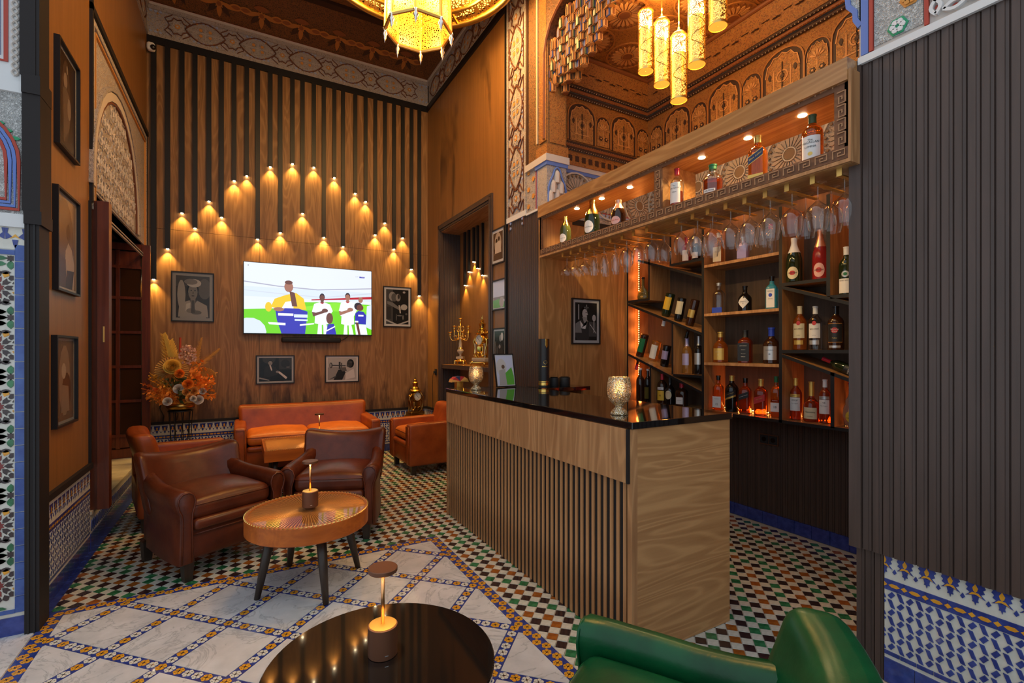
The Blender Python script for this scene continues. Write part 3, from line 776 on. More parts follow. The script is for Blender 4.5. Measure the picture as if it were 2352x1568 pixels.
# ================================================================ BAR ALCOVE
AX, AY = 3.98, 3.98
al = struct('wall_alcove', MB().bx(2.74, 4.1, AY + .01, AY + .1, 0, 6.0).bx(AX + .01, 4.1, 1.0, 4.1, 0, 6.0).bx(2.60, 4.1, 1.08, 1.18, 0, 6.0), 'plaster')
MB().bx(2.535, AX, AY - .01, AY + .02, 0, 2.78).obj('veneer_panel', 'veneer_warm', al)
MB().bx(2.535, AX, AY - .02, AY + .0, 2.78, 2.835).obj('dark_batten', 'black', al)
MB().bx(2.70, AX, AY - .005, AY + .02, 2.835, 3.37).obj('carved_panel', 'stucco_warm', al)
MB().bx(AX - .005, AX + .02, 1.18, AY, 2.90, 3.37).obj('carved_panel', 'stucco_warm', al)
MB().bx(AX - .01, AX + .02, 1.18, AY, 2.40, 2.90).obj('back_panel', 'shelfback', al)
for z0, z1, m_, t_ in ((2.895, 2.94, 'p_paleblue', .012), (2.94, 2.955, 'p_red', .010), (3.30, 3.335, 'p_blue', .014), (3.335, 3.38, 'plaster', .02), (3.38, 3.52, 'paintwood', .03)):
    MB().bx(AX - t_, AX, 1.18, AY, z0, z1).obj('painted_line', m_, al)
    MB().bx(2.72, AX, AY - t_, AY, z0, z1).obj('painted_line', m_, al)
for k in range(6): link('rosette', ROS['plaster'], al, loc=(AX - .005, 3.74 - .46 * k, 3.13), rz=-PI / 2)
for k in range(3): link('rosette', ROS['plaster'], al, loc=(2.98 + .43 * k, AY - .006, 3.10))
for k in range(16):
    for (x_, y_) in ((2.78 + .085 * k, AY - .032), (AX - .032, 1.25 + .17 * k)):
        if x_ < AX - .05 or x_ > AX - .04: pass
    if 2.78 + .085 * k < 3.9: MB().bx(2.78 + .085 * k, 2.78 + .085 * k + .045, AY - .036, AY - .028, 3.42, 3.475).obj('painted_key', 'o_dark', al)
    MB().bx(AX - .036, AX - .028, 1.25 + .17 * k, 1.25 + .17 * k + .09, 3.42, 3.475).obj('painted_key', 'o_dark', al)
# wooden frieze with painted arcades, rope mouldings, coved flower band, rosette ceiling
al2 = struct('trim_12', MB().bx(2.72, AX, AY - .04, AY, 3.60, 4.06).bx(AX - .04, AX, 1.18, AY, 3.60, 4.06), 'paintwood')
def ropes(z, off, m1='o_dark', m2='o_cream', r=.016):
    for a_, b_ in (((2.72, AY - off), (AX - off, AY - off)), ((AX - off, AY - off), (AX - off, 1.18))):
        n_ = int(math.hypot(b_[0] - a_[0], b_[1] - a_[1]) / .03)
        MB().tube([(a_[0], a_[1], z), (b_[0], b_[1], z)], r, 8).obj('rope_moulding', m1, al2)
        mb = MB()
        for k in range(n_):
            t = (k + .5) / n_; x = a_[0] + (b_[0] - a_[0]) * t; y = a_[1] + (b_[1] - a_[1]) * t
            dx, dy = (b_[0] - a_[0]) / n_ * .35, (b_[1] - a_[1]) / n_ * .35
            mb.tube([(x - dx - .003, y - dy - .003, z + .0), (x + dx - .006, y + dy - .006, z - .012)], .007, 4)
        mb.obj('rope_strand', m2, al2)
for z_, o_ in ((3.535, .055), (3.56, .06), (3.59, .05), (4.065, .06), (4.10, .085), (4.135, .10)): ropes(z_, o_, 'o_dark' if z_ not in (3.56, 4.10) else 'o_red', 'o_cream' if z_ not in (3.56, 4.10) else 'o_mid')
mb = MB(); q = .10; q2 = .19
mb.add([(2.72, AY - q, 4.15), (AX - q, AY - q, 4.15), (AX - q2, AY - q2, 4.36), (2.72, AY - q2, 4.36), (AX - q, 1.18, 4.15), (AX - q2, 1.18, 4.36)], [(0, 1, 2, 3), (1, 4, 5, 2)])
mb.obj('flower_band', 'paintwood', al2)
mb = MB(); mb.prism(lens((0, .02), .022, .010, 7, True), 0, .003, lambda u, v, w: (u, -w, v), 0); mb.prism(lens((.018, .0), .02, .008, 7, False), 0, .003, lambda u, v, w: (u, -w, v), 0); mb.prism(lens((-.018, .0), .02, .008), 0, .003, lambda u, v, w: (u, -w, v), 0)
sprig = mb.mesh('painted_sprig', 'o_dark')
for k in range(12):
    o = link('painted_sprig', sprig, al2, loc=(2.80 + .09 * k, AY - .148, 4.24 + .02 * (k % 2))); o.rotation_euler = (-.40, 0, 0)
for k in range(26):
    o = link('painted_sprig', sprig, al2, loc=(AX - .148, 3.72 - .095 * k, 4.24 + .02 * (k % 2))); o.rotation_euler = (-.40, 0, -PI / 2)
ropes(4.375, .20, 'o_red', 'o_cream', .02)
def arcade(w, h):
    I = lambda u, v, w_: (u, -w_, v); mb = MB(); n = 13
    arch = [(-w / 2 + .0, -h * .5)] + [(w / 2 * -math.cos(PI * k / (n - 1)) * (1 if True else 1), h * .08 + h * .40 * math.sin(PI * k / (n - 1)) ** .8) for k in range(n)] + [(w / 2, -h * .5)]
    mb.prism(arch, 0, .004, I, 0)
    sc = [((p[0]) * .80, p[1] - h * .07 - (.02 if k % 2 else 0)) for k, p in enumerate(arch[1:-1])]
    mb.prism([(-w * .40, -h * .5)] + sc + [(w * .40, -h * .5)], .004, .008, I, 1)
    mb.ribbon([(p[0] * .98, p[1]) for p in arch], w * .035, .004, .012, I, 2)
    mb.ribbon(sc, w * .025, .008, .014, I, 3)
    if w > .25:
        mb.ribbon(ngon((0, -.03), w * .13, 12), .010, .008, .014, I, 3, True); mb.prism(ngon((0, -.03), w * .06, 8, 0, w * .035), .008, .015, I, 0)
        for s_ in (-1, 1):
            mb.ribbon([(s_ * w * .2, -h * .33), (s_ * w * .2, h * .08)], .010, .008, .013, I, 3); mb.prism(lens((s_ * w * .30, 0), .03, .014, 7, True), .008, .013, I, 0)
        mb.ribbon([(-w * .26, -h * .32), (w * .26, -h * .32)], .010, .008, .013, I, 3); mb.ribbon([(0, -h * .42), (0, h * .22)], .010, .008, .014, I, 0)
    else:
        for k in range(5):
            a = PI * (.1 + .2 * k); mb.prism([(.005 * math.cos(a), .01 + .005 * math.sin(a)), (.045 * math.cos(a - .2), .02 + .045 * math.sin(a - .2)), (.06 * math.cos(a), .02 + .06 * math.sin(a)), (.045 * math.cos(a + .2), .02 + .045 * math.sin(a + .2))], .008, .013, I, 3)
        for s_ in (-1, 1): mb.prism(ngon((s_ * w * .18, -.08), .026, 6, 0, .018), .008, .014, I, 0); mb.prism(ngon((s_ * w * .18, -.08), .010, 5), .008, .016, I, 3)
        mb.ribbon([(0, .01), (0, -h * .45)], .006, .008, .012, I, 3)
    return mb.mesh('painted_arch', ['o_dark', 'paintwood_fine', 'o_mid', 'o_light'])
aw, an = arcade(.36, .40), arcade(.20, .32)
u = 2.84
for k in range(5):
    wide = k % 2 == 0; u2 = (.36 if wide else .20)
    if u + u2 > AX + .02: break
    link('painted_arch', aw if wide else an, al2, loc=(u + u2 / 2, AY - .042, 3.82 - (0 if wide else .03))); u += u2
y = 3.90
for k in range(10):
    wide = k % 2 == 1; w_ = .36 if wide else .20
    link('painted_arch', aw if wide else an, al2, loc=(AX - .042, y - w_ / 2, 3.82 - (0 if wide else .03)), rz=-PI / 2); y -= w_
ca = struct('ceiling_alcove', MB().bx(2.72, 4.1, 1.0, 4.1, 4.40, 4.5), 'paintwood')
for i in range(3):
    for j in range(6):
        o = link('rosette', ROS['paint'], ca, loc=(2.88 + .43 * i, 3.58 - .43 * j, 4.40)); o.rotation_euler = (PI / 2, 0, 0)
# wall beyond: right side of the alcove opening and the clad wall beside the camera
wf = struct('wall_front', MB().bx(RX + .012, 2.74, -1.5, 1.17, .60, 6.0).bx(RX + .06, 2.74, -1.5, 1.17, 0, .60), 'plaster')
planks(wf, fr_right(RX + .01), -1.165, .0, .575, 2.835); planks(wf, fr_right(RX + .03), -1.20, -1.085, .0, .58)
MB().bx(RX - .012, RX + .05, 1.165, 1.215, .575, 2.86).obj('corner_board', 'darkpanel', wf)
sw = struct('trim_13', MB().prism(rect(-1.175, 1.5, 2.865, 5.9), -.03, .0, fr_right(RX), 0), 'plaster')
MB().prism(rect(-1.175, 1.5, 2.835, 2.868), 0, .016, fr_right(RX), 0).obj('plaster_fillet', 'plaster_white', sw)
for u0_, u1_, m_, t_ in ((-1.165, -1.135, 'p_blue', .010), (-1.130, -1.115, 'p_red', .014), (-.925, -.910, 'p_red', .012)):
    MB().prism(rect(u0_, u1_, 2.875, 4.2), 0, t_, fr_right(RX), 0).obj('painted_line', m_, sw)
MB().prism(rect(-1.112, -.93, 2.89, 4.2), 0, .006, fr_right(RX), 0).obj('pierced_panel', 'stucco_white', sw)
for k in range(6):
    c_ = (-1.06 + .085 * (k % 2) if k % 3 else -1.02, 2.93 + .10 * k)
    MB().prism(ngon(c_, .040, 6), .006, .010, fr_right(RX), 0).obj('flower_ground', ('p_green', 'p_orange', 'p_orange')[k % 3], sw)
    for q in range(6): MB().prism(ngon((c_[0] + .019 * math.cos(q * PI / 3), c_[1] + .019 * math.sin(q * PI / 3)), .012, 6), .010, .016, fr_right(RX), 0).obj('petal', 'plaster_white' if k % 3 == 0 else 'p_orange', sw)
def braid(u0_, u1_, v0_, v1_, n_):
    mb = MB()
    for ph in (0, PI): mb.ribbon([(u0_ + (u1_ - u0_) * k / (n_ * 6) + (0 if abs(u1_ - u0_) > abs(v1_ - v0_) else .016 * math.sin(ph + PI * k / 6)), v0_ + (v1_ - v0_) * k / (n_ * 6) + (.016 * math.sin(ph + PI * k / 6) if abs(u1_ - u0_) > abs(v1_ - v0_) else 0)) for k in range(n_ * 6 + 1)], .013, 0, .018, fr_right(RX), 0)
    mb.obj('braid_moulding', 'plaster_white', sw)
    mb = MB()
    for k in range(n_): mb.prism(lens((u0_ + (u1_ - u0_) * (k + .5) / n_, v0_ + (v1_ - v0_) * (k + .5) / n_), .010, .006, 7, abs(u1_ - u0_) < abs(v1_ - v0_)), 0, .006, fr_right(RX), 0)
    mb.obj('braid_eye', 'p_red', sw)
braid(-.885, -.885, 2.90, 4.2, 22); braid(-.86, 1.0, 2.905, 2.905, 26)
for k in range(2):
    MB().ribbon(rect(-.80 + .02 * k, .6, 2.99 + .02 * k, 4.2), .014, 0, .02 - .004 * k, fr_right(RX), 0, True).obj('painted_line', ('p_red', 'p_blue')[k], sw)
MB().prism(rect(-.77, .6, 3.03, 4.2), 0, .005, fr_right(RX), 0).obj('pierced_panel', 'stucco_white', sw)
sc = [(-1.17, 3.02)] + [(-1.17 - d_, z_) for d_, z_ in ((.02, 3.06), (.022, 3.10), (.05, 3.14), (.055, 3.19), (.085, 3.22), (.09, 3.27), (.125, 3.30), (.13, 3.6))] + [(-1.17, 3.6)]
MB().prism(sc, -.2, .0, fr_right(RX), 0).obj('arch_springing', 'stucco_white', sw)
MB().ribbon(sc[:-2], .022, -.02, .008, fr_right(RX), 0).obj('painted_line', 'p_blue', sw)
dd = struct('baseboard_front', MB().prism(rect(-1.085, 1.0, 0, .575), -.03, -.001, fr_right(RX + .025), 0), 'z_cream')
zdado(dd, fr_right(RX + .025), -1.084, -.52, True); zdado(dd, fr_right(RX + .025), -.52, .9, False)
# ================================================================ SALON: left wall
LX = -1.0
wl = struct('wall_left', MB().bx(LX - .2, LX - .02, 3.62, 4.72, 0, 6.3).bx(LX - .2, LX - .02, 4.72, BY + .1, 2.74, 6.3).bx(LX - .55, LX - .5, 4.6, BY + .1, 0, 2.8).bx(LX - .5, LX - .02, 6.98, BY + .1, 0, 2.8).bx(LX - .55, LX - .02, 4.6, BY + .1, 2.74, 2.9).bx(LX - .55, LX - .02, 4.6, 4.72, 0, 2.9), 'black')
MB().bx(LX - .03, LX, 3.62, 4.70, .66, 5.30).obj('veneer_panel', 'veneer_plain', wl)
MB().bx(LX - .03, LX, 4.74, BY - .012, 4.12, 5.30).obj('veneer_panel', 'veneer_plain', wl)
for b_ in ((LX - .02, LX + .02, 4.70, 4.735, 2.62, 5.3), (LX - .02, LX + .02, 4.70, BY - .03, 4.07, 4.12), (LX - .02, LX + .025, 3.62, 4.70, .62, .66), (LX - .02, LX + .012, 7.165, BY - .012, 2.74, 4.07), (LX - .02, LX + .015, 4.675, 4.705, .62, 2.62)):
    MB().bx(*b_).obj('black_batten', 'blackpost', wl)
dd = struct('baseboard_left', MB().bx(LX - .03, LX, 3.62, 4.72, 0, .62), 'z_cream')
zdado(dd, fr_left(LX + .003), 3.63, 4.71, False)
dd = struct('trim_14', MB().bx(LX - .5, LX, 4.72, 6.98, 0, .26), 'z_cream')
for k in range(10): MB().bx(LX - .5, LX + .01, 4.725 + .225 * k, 4.725 + .225 * k + .222, .26, .285).obj('sill_slab', 'stone', dd)
for k in range(10): MB().bx(LX - .0, LX + .006, 4.725 + .225 * k, 4.725 + .225 * k + .222, .0, .115).obj('base_tile', 'z_blue', dd)
mb = MB()
for k in range(50): mb.prism([(4.74 + .045 * k, .145), (4.755 + .045 * k, .13), (4.775 + .045 * k, .20), (4.76 + .045 * k, .215)], 0, .005, fr_left(LX), 0)
mb.obj('zellige_field', 'z_blue', dd, kind='stuff')
frieze('trim_15', fr_left(LX), 3.62, BY - .03, 5.30, 5.70, 6.6, rz=PI / 2)
ty = struct('trim_16', MB().prism(rect(4.735, 7.165, 2.74, 4.07), -.03, -.004, fr_left(LX), 0), 'stucco_blue')
ctr, rad = 5.66, .93
def archpts(r, z0, n=17, c=ctr, base=2.76): return [(c + r, base)] + [(c + r * math.cos(PI * k / (n - 1)), z0 + r * 1.0 * math.sin(PI * k / (n - 1))) for k in range(n)] + [(c - r, base)]
MB().prism(archpts(rad - .07, 2.86), -.004, .0, fr_left(LX), 0).obj('scroll_panel', 'stucco', ty)
for r_, w_, h_, m_ in ((rad - .03, .07, .02, 'plaster'), (rad + .03, .03, .028, 'stucco'), (rad - .08, .016, .016, 'linebrown')): MB().ribbon(archpts(r_, 2.86), w_, -.004, h_, fr_left(LX), 0).obj('arch_moulding', m_, ty)
MB().ribbon(rect(4.78, 7.12, 2.60, 4.02), .05, -.004, .012, fr_left(LX), 0, True).obj('border_moulding', 'stucco', ty)
MB().ribbon(rect(4.84, 7.06, 2.60, 3.96), .016, -.004, .012, fr_left(LX), 0, True).obj('painted_line', 'p_orange', ty)
mb = MB()
for i in range(-4, 5):
    for j in range(5):
        u_, v_ = ctr + .2 * i + (.1 if j % 2 else 0), 2.84 + .19 * j
        if math.hypot(u_ - ctr, v_ - 2.86) > rad - .16: continue
        for s_ in (1, -1):
            mb.tube([(LX + .003, u_ + s_ * (.045 + .0036 * t * math.cos(t * .55 + j)), v_ + .0036 * t * math.sin(t * .55 + j)) for t in range(1, 20)], .0055, 4)
            for q in range(5): mb.prism(lens((u_ + s_ * (.045 + .075 * math.cos(1.26 * q + i)), v_ + .075 * math.sin(1.26 * q + i)), .02, .008, 5, q % 2 == 0), 0, .008, fr_left(LX), 0)
mb.obj('carved_scrolls', 'plaster', ty, kind='stuff')
# dark corner post at the mouth of the salon
po = struct('trim_17', MB().bx(LX - .004, LX + .055, 3.48, 3.63, 0, 6.2), 'blackpost')
for x1, y0, z0, z1 in ((.060, 3.472, 2.24, 2.86), (.062, 3.464, 2.86, 2.96), (.040, 3.476, 2.96, 6.0), (.066, 3.468, 2.17, 2.24)): MB().bx(LX - .004 - (.018 if z0 > 2.9 else .008 if z0 > 2.2 else 0), LX + x1, y0, 3.645, z0, z1).obj('casing_step', 'blackpost', po)
for x_ in (.012, .036): MB().bx(LX + x_ - .003, LX + x_ + .003, 3.474, 3.482, 0, 2.17).obj('casing_bead', 'black', po)
# tiled and stuccoed column beside it
CY = 3.50
co = struct('wall_column', MB().bx(-1.75, LX - .004, CY + .006, 3.9, 0, 6.2), 'z_cream')
FC = lambda u, v, w: (u + .085, CY + .006 - w, v)
for k in range(22): MB().prism(rect(-1.132, -1.092, .115 + .0885 * k, .115 + .0885 * k + .086), 0, .006, FC, 0, inset=.0015).obj('border_tile', 'z_colblue', co)
for k in range(9):
    for z0_, z1_ in ((2.005, 2.03), (.115, .135)): MB().prism(rect(-1.745 + .0685 * k, -1.745 + .0685 * k + .0665, z0_, z1_), 0, .006, FC, 0).obj('border_tile', 'z_colblue', co)
for k in range(6): MB().prism(rect(-1.74 + .108 * k, -1.74 + .108 * k + .105, 0, .095), 0, .008, FC, 0).obj('base_tile', 'z_blue', co)
pm = ['z_red', 'z_black', 'z_green', 'z_yellow', 'z_white']
unit = .312
star_parts = []
def rp(pts, a, c): return [(c[0] + p[0] * math.cos(a) - p[1] * math.sin(a), c[1] + p[0] * math.sin(a) + p[1] * math.cos(a)) for p in pts]
for row in range(6):
    for ccol in range(2):
        c_ = (-1.195 - .156 * 2 * ccol, .27 + unit * row)
        star_parts.append((ngon(c_, .021, 8, PI / 8, .013), 0))
        for k in range(8):
            a = PI / 4 * k
            star_parts.append((rp([(.024, 0), (.036, .010), (.055, .010), (.048, 0), (.055, -.010), (.036, -.010)], a, c_), 0 if k % 2 == 0 and k in (2, 6) else 1))
            star_parts.append((rp([(.060, 0), (.075, .013), (.088, .004), (.088, -.004), (.075, -.013)], a + PI / 8, c_), 3 if k % 2 else 1))
            star_parts.append((rp([(.062, -.006), (.078, -.012), (.09, 0), (.078, .012), (.062, .006)], a, c_), 0 if k in (1, 3, 5, 7) and False else (1 if k % 4 else 4)))
        for d_ in (-1, 1):
            e_ = (c_[0], c_[1] + d_ * unit / 2)
            star_parts.append((lens((e_[0], e_[1]), .03, .011, 5), 2))
            star_parts.append((lens((e_[0] - .0, e_[1] + .030), .026, .012, 5), 2)); star_parts.append((lens((e_[0], e_[1] - .030), .026, .012, 5), 2))
        e_ = (c_[0] + .047, c_[1] + unit / 2)
        star_parts.append((ngon(e_, .017, 8, 0, .010), 1))
        for d_ in (-1, 1): star_parts.append((lens((e_[0], e_[1] + d_ * .036), .020, .013, 5, True), 2)); star_parts.append((lens((e_[0] - .02, e_[1] + d_ * .075), .018, .009, 5), 1))
for poly, mi in star_parts:
    gx, gy = sum(p[0] for p in poly) / len(poly), sum(p[1] for p in poly) / len(poly); poly = [(gx + (p[0] - gx) * 1.2, gy + (p[1] - gy) * 1.2) for p in poly]
    poly = clip(poly, -1.745, -1.137, .14, 2.0)
    if len(poly) >= 3: MB().prism(poly, 0, .004, FC, 0, inset=.0008).obj('zellige_piece', pm[mi], co)
for k in range(8):
    u = -1.13 - .078 * k
    MB().prism(rect(u - .039, u + .039, 2.035, 2.15), 0, .003, FC, 0).obj('frieze_tile', 'z_cream', co)
    MB().prism([(u - .026, 2.145), (u - .030, 2.12), (u - .012, 2.10), (u - .037, 2.085), (u - .039, 2.145)], .003, .006, FC, 0).obj('zellige_piece', 'z_blue', co)
    MB().prism([(u + .026, 2.145), (u + .030, 2.12), (u + .012, 2.10), (u + .037, 2.085), (u + .039, 2.145)], .003, .006, FC, 0).obj('zellige_piece', 'z_blue', co)
    MB().prism([(u - .02, 2.09), (u, 2.10), (u + .02, 2.09), (u, 2.115)], .003, .006, FC, 0).obj('zellige_piece', 'z_yellow', co)
    MB().prism([(u - .012, 2.085), (u + .012, 2.085), (u + .008, 2.06), (u, 2.04), (u - .008, 2.06)], .003, .006, FC, 0).obj('zellige_piece', 'z_blue', co)
MB().prism(rect(-1.75, -1.09, 2.15, 2.22), 0, .02, FC, 0).obj('plaster_fillet', 'plaster_white', co)
MB().prism(rect(-1.75, -1.09, 2.22, 2.86), 0, .002, FC, 0).obj('stucco_panel', 'stucco_white', co)
for off, m_ in ((.0, 'p_red'), (.016, 'p_blue'), (.034, 'p_blue'), (.05, 'p_red')):
    pts = [(-1.75, 2.245 + off), (-1.115 - off, 2.245 + off), (-1.115 - off, 2.50)] + [(-1.42 + (.305 - off) * math.cos(a), 2.50 + (.29 - off) * math.sin(a)) for a in [PI / 2 * k / 8 for k in range(1, 9)]] + [(-1.75, 2.79 - off)]
    MB().ribbon(pts, .014, 0, .012, FC, 0).obj('painted_line', m_, co)
MB().ribbon([(-1.26, 2.28), (-1.235, 2.36), (-1.265, 2.42), (-1.23, 2.50), (-1.26, 2.58), (-1.30, 2.66), (-1.40, 2.71)], .014, 0, .012, FC, 0).obj('painted_line', 'o_mid', co)
for k in range(7): MB().prism(lens((-1.13 - .05 * k * .6, 2.62 + .035 * k), .022, .010, 7), 0, .010, FC, 0).obj('painted_leaf', 'p_green', co)
MB().prism(rect(-1.75, -1.09, 2.86, 2.92), 0, .02, FC, 0).obj('plaster_fillet', 'plaster_white', co)
MB().prism(rect(-1.75, -1.09, 2.92, 4.2), 0, .002, FC, 0).obj('stucco_panel', 'plaster_white', co)
for off, m_ in ((.075, 'p_red'), (.105, 'p_blue'), (.13, 'p_paleblue'), (.155, 'p_orange'), (.175, 'p_red')):
    MB().ribbon([(-1.75, 2.945 + off), (-1.09 - off, 2.945 + off), (-1.09 - off, 4.2)], .018, 0, .010, FC, 0).obj('painted_line', m_, co)
mb = MB()
for ph in (0, PI): mb.tube([(-1.045 + .012 * math.sin(t * PI / 6 + ph), CY - .002, 2.95 + .006 * t) for t in range(200)], .005, 4)
mb.obj('braid_moulding', 'plaster', co)
# ================================================================ wall slats with down-lights
def dim(o): return o
WARM = (1, .60, .15)
def slat_light(x_or_y, zb, back=True, watts=13):
    lab = 'black vertical slat with a small warm down-light at its lower end, on the television wall' if back else 'narrow black slat with a warm down-light at its end, inside the niche'
    t = thing('slat_light', lab, 'wall light', (x_or_y, BY - .012, zb) if back else (2.845, x_or_y, zb), 0 if back else -PI / 2,
              'slat lights over the television' if back else 'slat lights in the niche')
    w = .026 if back else .022; top = (5.215 if back else 3.22) - zb
    MB().bx(-w, w, -.032, 0, 0, top).obj('slat', 'black', t)
    MB().lathe([(.013, -.006), (.013, .004)], 10, (0, -.018, 0)).obj('lamp_lens', 'spot_lens', t)
    spot('slat_spot', (0, -.036, -.010), (0, -.012, -.5), watts, 86, .9, WARM, .006, t)
SL = [(353, 641), (385, 571), (418, 489), (448, 524), (480, 462), (509, 499), (538, 415), (567, 404), (592, 549), (621, 383), (644, 534), (672, 376), (695, 490), (721, 384), (744, 545), (768, 408), (788, 566), (816, 444), (840, 463), (862, 539), (884, 512), (905, 572), (925, 546), (945, 618), (963, 679)]
for px, py in SL:
    p = P(px, py, Y=BY - .03); slat_light(p.x, p.z)
for px, py in ((1068, 655), (1077, 624), (1088, 601), (1097, 616), (1108, 632)):
    p = P(px, py, X=2.83); slat_light(p.y, p.z, False, 8)

# ================================================================ framed pictures
for k in range(10): plain('g%d' % k, tuple([(.008, .018, .035, .06, .10, .16, .25, .38, .55, .72)[k]] * 3), .22, spec=.35)
for k in range(6): plain('sep%d' % k, [(.03, .016, .010), (.07, .04, .026), (.13, .085, .06), (.22, .16, .12), (.36, .29, .23), (.5, .43, .36)][k], .25, spec=.35)
def blob(cx_, cy_, rx_, ry_, n=14, a0=0): return [(cx_ + rx_ * math.cos(2 * PI * k / n + a0), cy_ + ry_ * math.sin(2 * PI * k / n + a0)) for k in range(n)]
def print_mesh(W_, H_, art, mats, dep=.0002):
    """flat print: unit-square polygons, later ones on top"""
    mb = MB(); names = []
    for k, (poly, mname) in enumerate(art):
        if mname not in names: names.append(mname)
        pl = clip(list(poly), 0, 1, 0, 1)
        if len(pl) < 3: continue
        w = dep * (k + 1)
        mb.add([((u - .5) * W_, -w, (v - .5) * H_) for u, v in pl], [tuple(range(len(pl)))], names.index(mname))
    return mb.mesh('print', names)
def picture(label, loc, W_, H_, art, rz, frame='black', mat='g8', mw=.045, tilt=0, group=None, fw=.014, name='framed_photo', fd=.022):
    t = thing(name, label, 'picture', loc, rz, group); t.rotation_euler[1] = 0
    if tilt: t.rotation_euler = (0, tilt, rz) if abs(rz) < .1 else t.rotation_euler
    for x0, x1, z0, z1 in ((-W_ / 2, W_ / 2, H_ / 2 - fw, H_ / 2), (-W_ / 2, W_ / 2, -H_ / 2, -H_ / 2 + fw), (-W_ / 2, -W_ / 2 + fw, -H_ / 2 + fw, H_ / 2 - fw), (W_ / 2 - fw, W_ / 2, -H_ / 2 + fw, H_ / 2 - fw)):
        MB().bx(x0, x1, -fd, 0, z0, z1).obj('frame_side', frame, t)
    MB().bx(-W_ / 2 + fw, W_ / 2 - fw, -.010, -.001, -H_ / 2 + fw, H_ / 2 - fw).obj('mat_board', mat, t)
    me = print_mesh(W_ - 2 * (fw + mw), H_ - 2 * (fw + mw), art, None)
    link('print', me, t, loc=(0, -.0101, 0))
    return t
BGk = [(rect(0, 1, 0, 1), 'g1')]
def figure(c, s, skin='g4', cloth='g7', hair='g0', turn=0):
    x, y = c
    return [([(x - .30 * s, y - .62 * s), (x - .27 * s, y - .30 * s), (x - .10 * s, y - .19 * s), (x + .10 * s, y - .19 * s), (x + .27 * s, y - .30 * s), (x + .31 * s, y - .62 * s)], cloth),
            (rect(x - .055 * s, x + .055 * s, y - .22 * s, y - .05 * s), skin), (blob(x, y + .05 * s, .125 * s, .165 * s), hair), (blob(x + turn * .03 * s, y, .105 * s, .14 * s), skin),
            (blob(x - .04 * s + turn * .03 * s, y + .025 * s, .016 * s, .009 * s, 6), hair), (blob(x + .045 * s + turn * .03 * s, y + .025 * s, .016 * s, .009 * s, 6), hair),
            ([(x + turn * .05 * s - .012 * s, y - .03 * s), (x + turn * .05 * s + .02 * s, y - .03 * s), (x + turn * .05 * s + .003 * s, y + .02 * s)], 'g3'), (blob(x + turn * .03 * s, y - .07 * s, .035 * s, .010 * s, 8), 'g2')]
# portrait: man laughing, hand to chest
art = [(rect(0, 1, 0, 1), 'g2'), (rect(0, 1, .75, 1), 'g3'), (blob(.16, .55, .12, .35), 'g6'), (blob(.85, .7, .2, .25), 'g4')] + figure((.5, .62), 1.35, 'g5', 'g6', 'g0') + [
    (blob(.53, .83, .22, .10), 'g7'), (blob(.44, .86, .20, .07), 'g5'), ([(.06, .02), (.10, .33), (.40, .42), (.5, .25), (.62, .42), (.92, .30), (.96, .02)], 'g6'), ([(.30, .33), (.42, .36), (.40, .2), (.28, .16)], 'g7'), (blob(.45, .17, .15, .06), 'g5'), (blob(.60, .13, .16, .05), 'g4'), ([(.46, .42), (.54, .42), (.56, .12), (.44, .12)], 'g3')]
picture('framed grey portrait of a laughing man in a cap, above the flowers', (-.535, BY - .013, 2.17), .45, .62, art, 0, mw=.035, mat='g6')
art = BGk + [(rect(0, .30, .0, 1), 'g3'), (blob(.28, .80, .16, .13), 'g6'), (blob(.36, .77, .13, .12), 'g4'), (blob(.53, .77, .11, .11), 'g6'), (blob(.56, .80, .05, .07), 'g2'), ([(.05, .66), (.3, .62), (.55, .5), (.8, .5), (.82, .42), (.55, .42), (.3, .5), (.05, .58)], 'g5'), (blob(.80, .50, .15, .085), 'g7'), ([(.55, .55), (.62, .55), (.66, .32), (.60, .32)], 'g7'),
    ([(0, .14), (.5, 0), (1, .12), (1, .08), (.5, -.04), (0, .09)], 'g7'), (rect(.04, .22, .15, .5), 'g2'), (blob(.6, .25, .12, .02), 'g5'), (blob(.75, .2, .02, .07), 'g6'), (blob(.45, .2, .015, .1), 'g5'), (blob(.8, .93, .06, .03), 'g7'), (blob(.9, .3, .05, .03), 'g4')]
picture('framed dark photo of a trumpeter playing up close, right of the television', (2.048, BY - .013, 2.16), .43, .61, art, 0, mw=.03, mat='g8')
art = [(rect(0, 1, 0, 1), 'g0'), (rect(.6, 1, .5, 1), 'g2'), (blob(.8, .75, .14, .18), 'g1'), (blob(.3, .95, .2, .2), 'g2')] + figure((.34, .78), .62, 'g6', 'g1', 'g1') + [([(.18, .62), (.30, .70), (.40, .70), (.62, .40), (.55, .28), (.30, .18), (.15, .2)], 'g1'), ([(.31, .68), (.35, .70), (.40, .48), (.37, .45)], 'g8'), (blob(.56, .40, .05, .05), 'g6'), ([(.58, .36), (.62, .42), (.86, .16), (.82, .08)], 'g8'), ([(.50, .18), (.58, .30), (.84, .02), (.70, -.02)], 'g0'), ([(0, .12), (.3, .03), (.32, .06), (.02, .18)], 'g6'), (blob(.88, .6, .06, .02), 'g5')]
picture('framed dark photo of a pianist at the keys, under the left of the television', (.393, BY - .013, 1.246), .468, .385, art, 0, mw=.022, mat='g7')
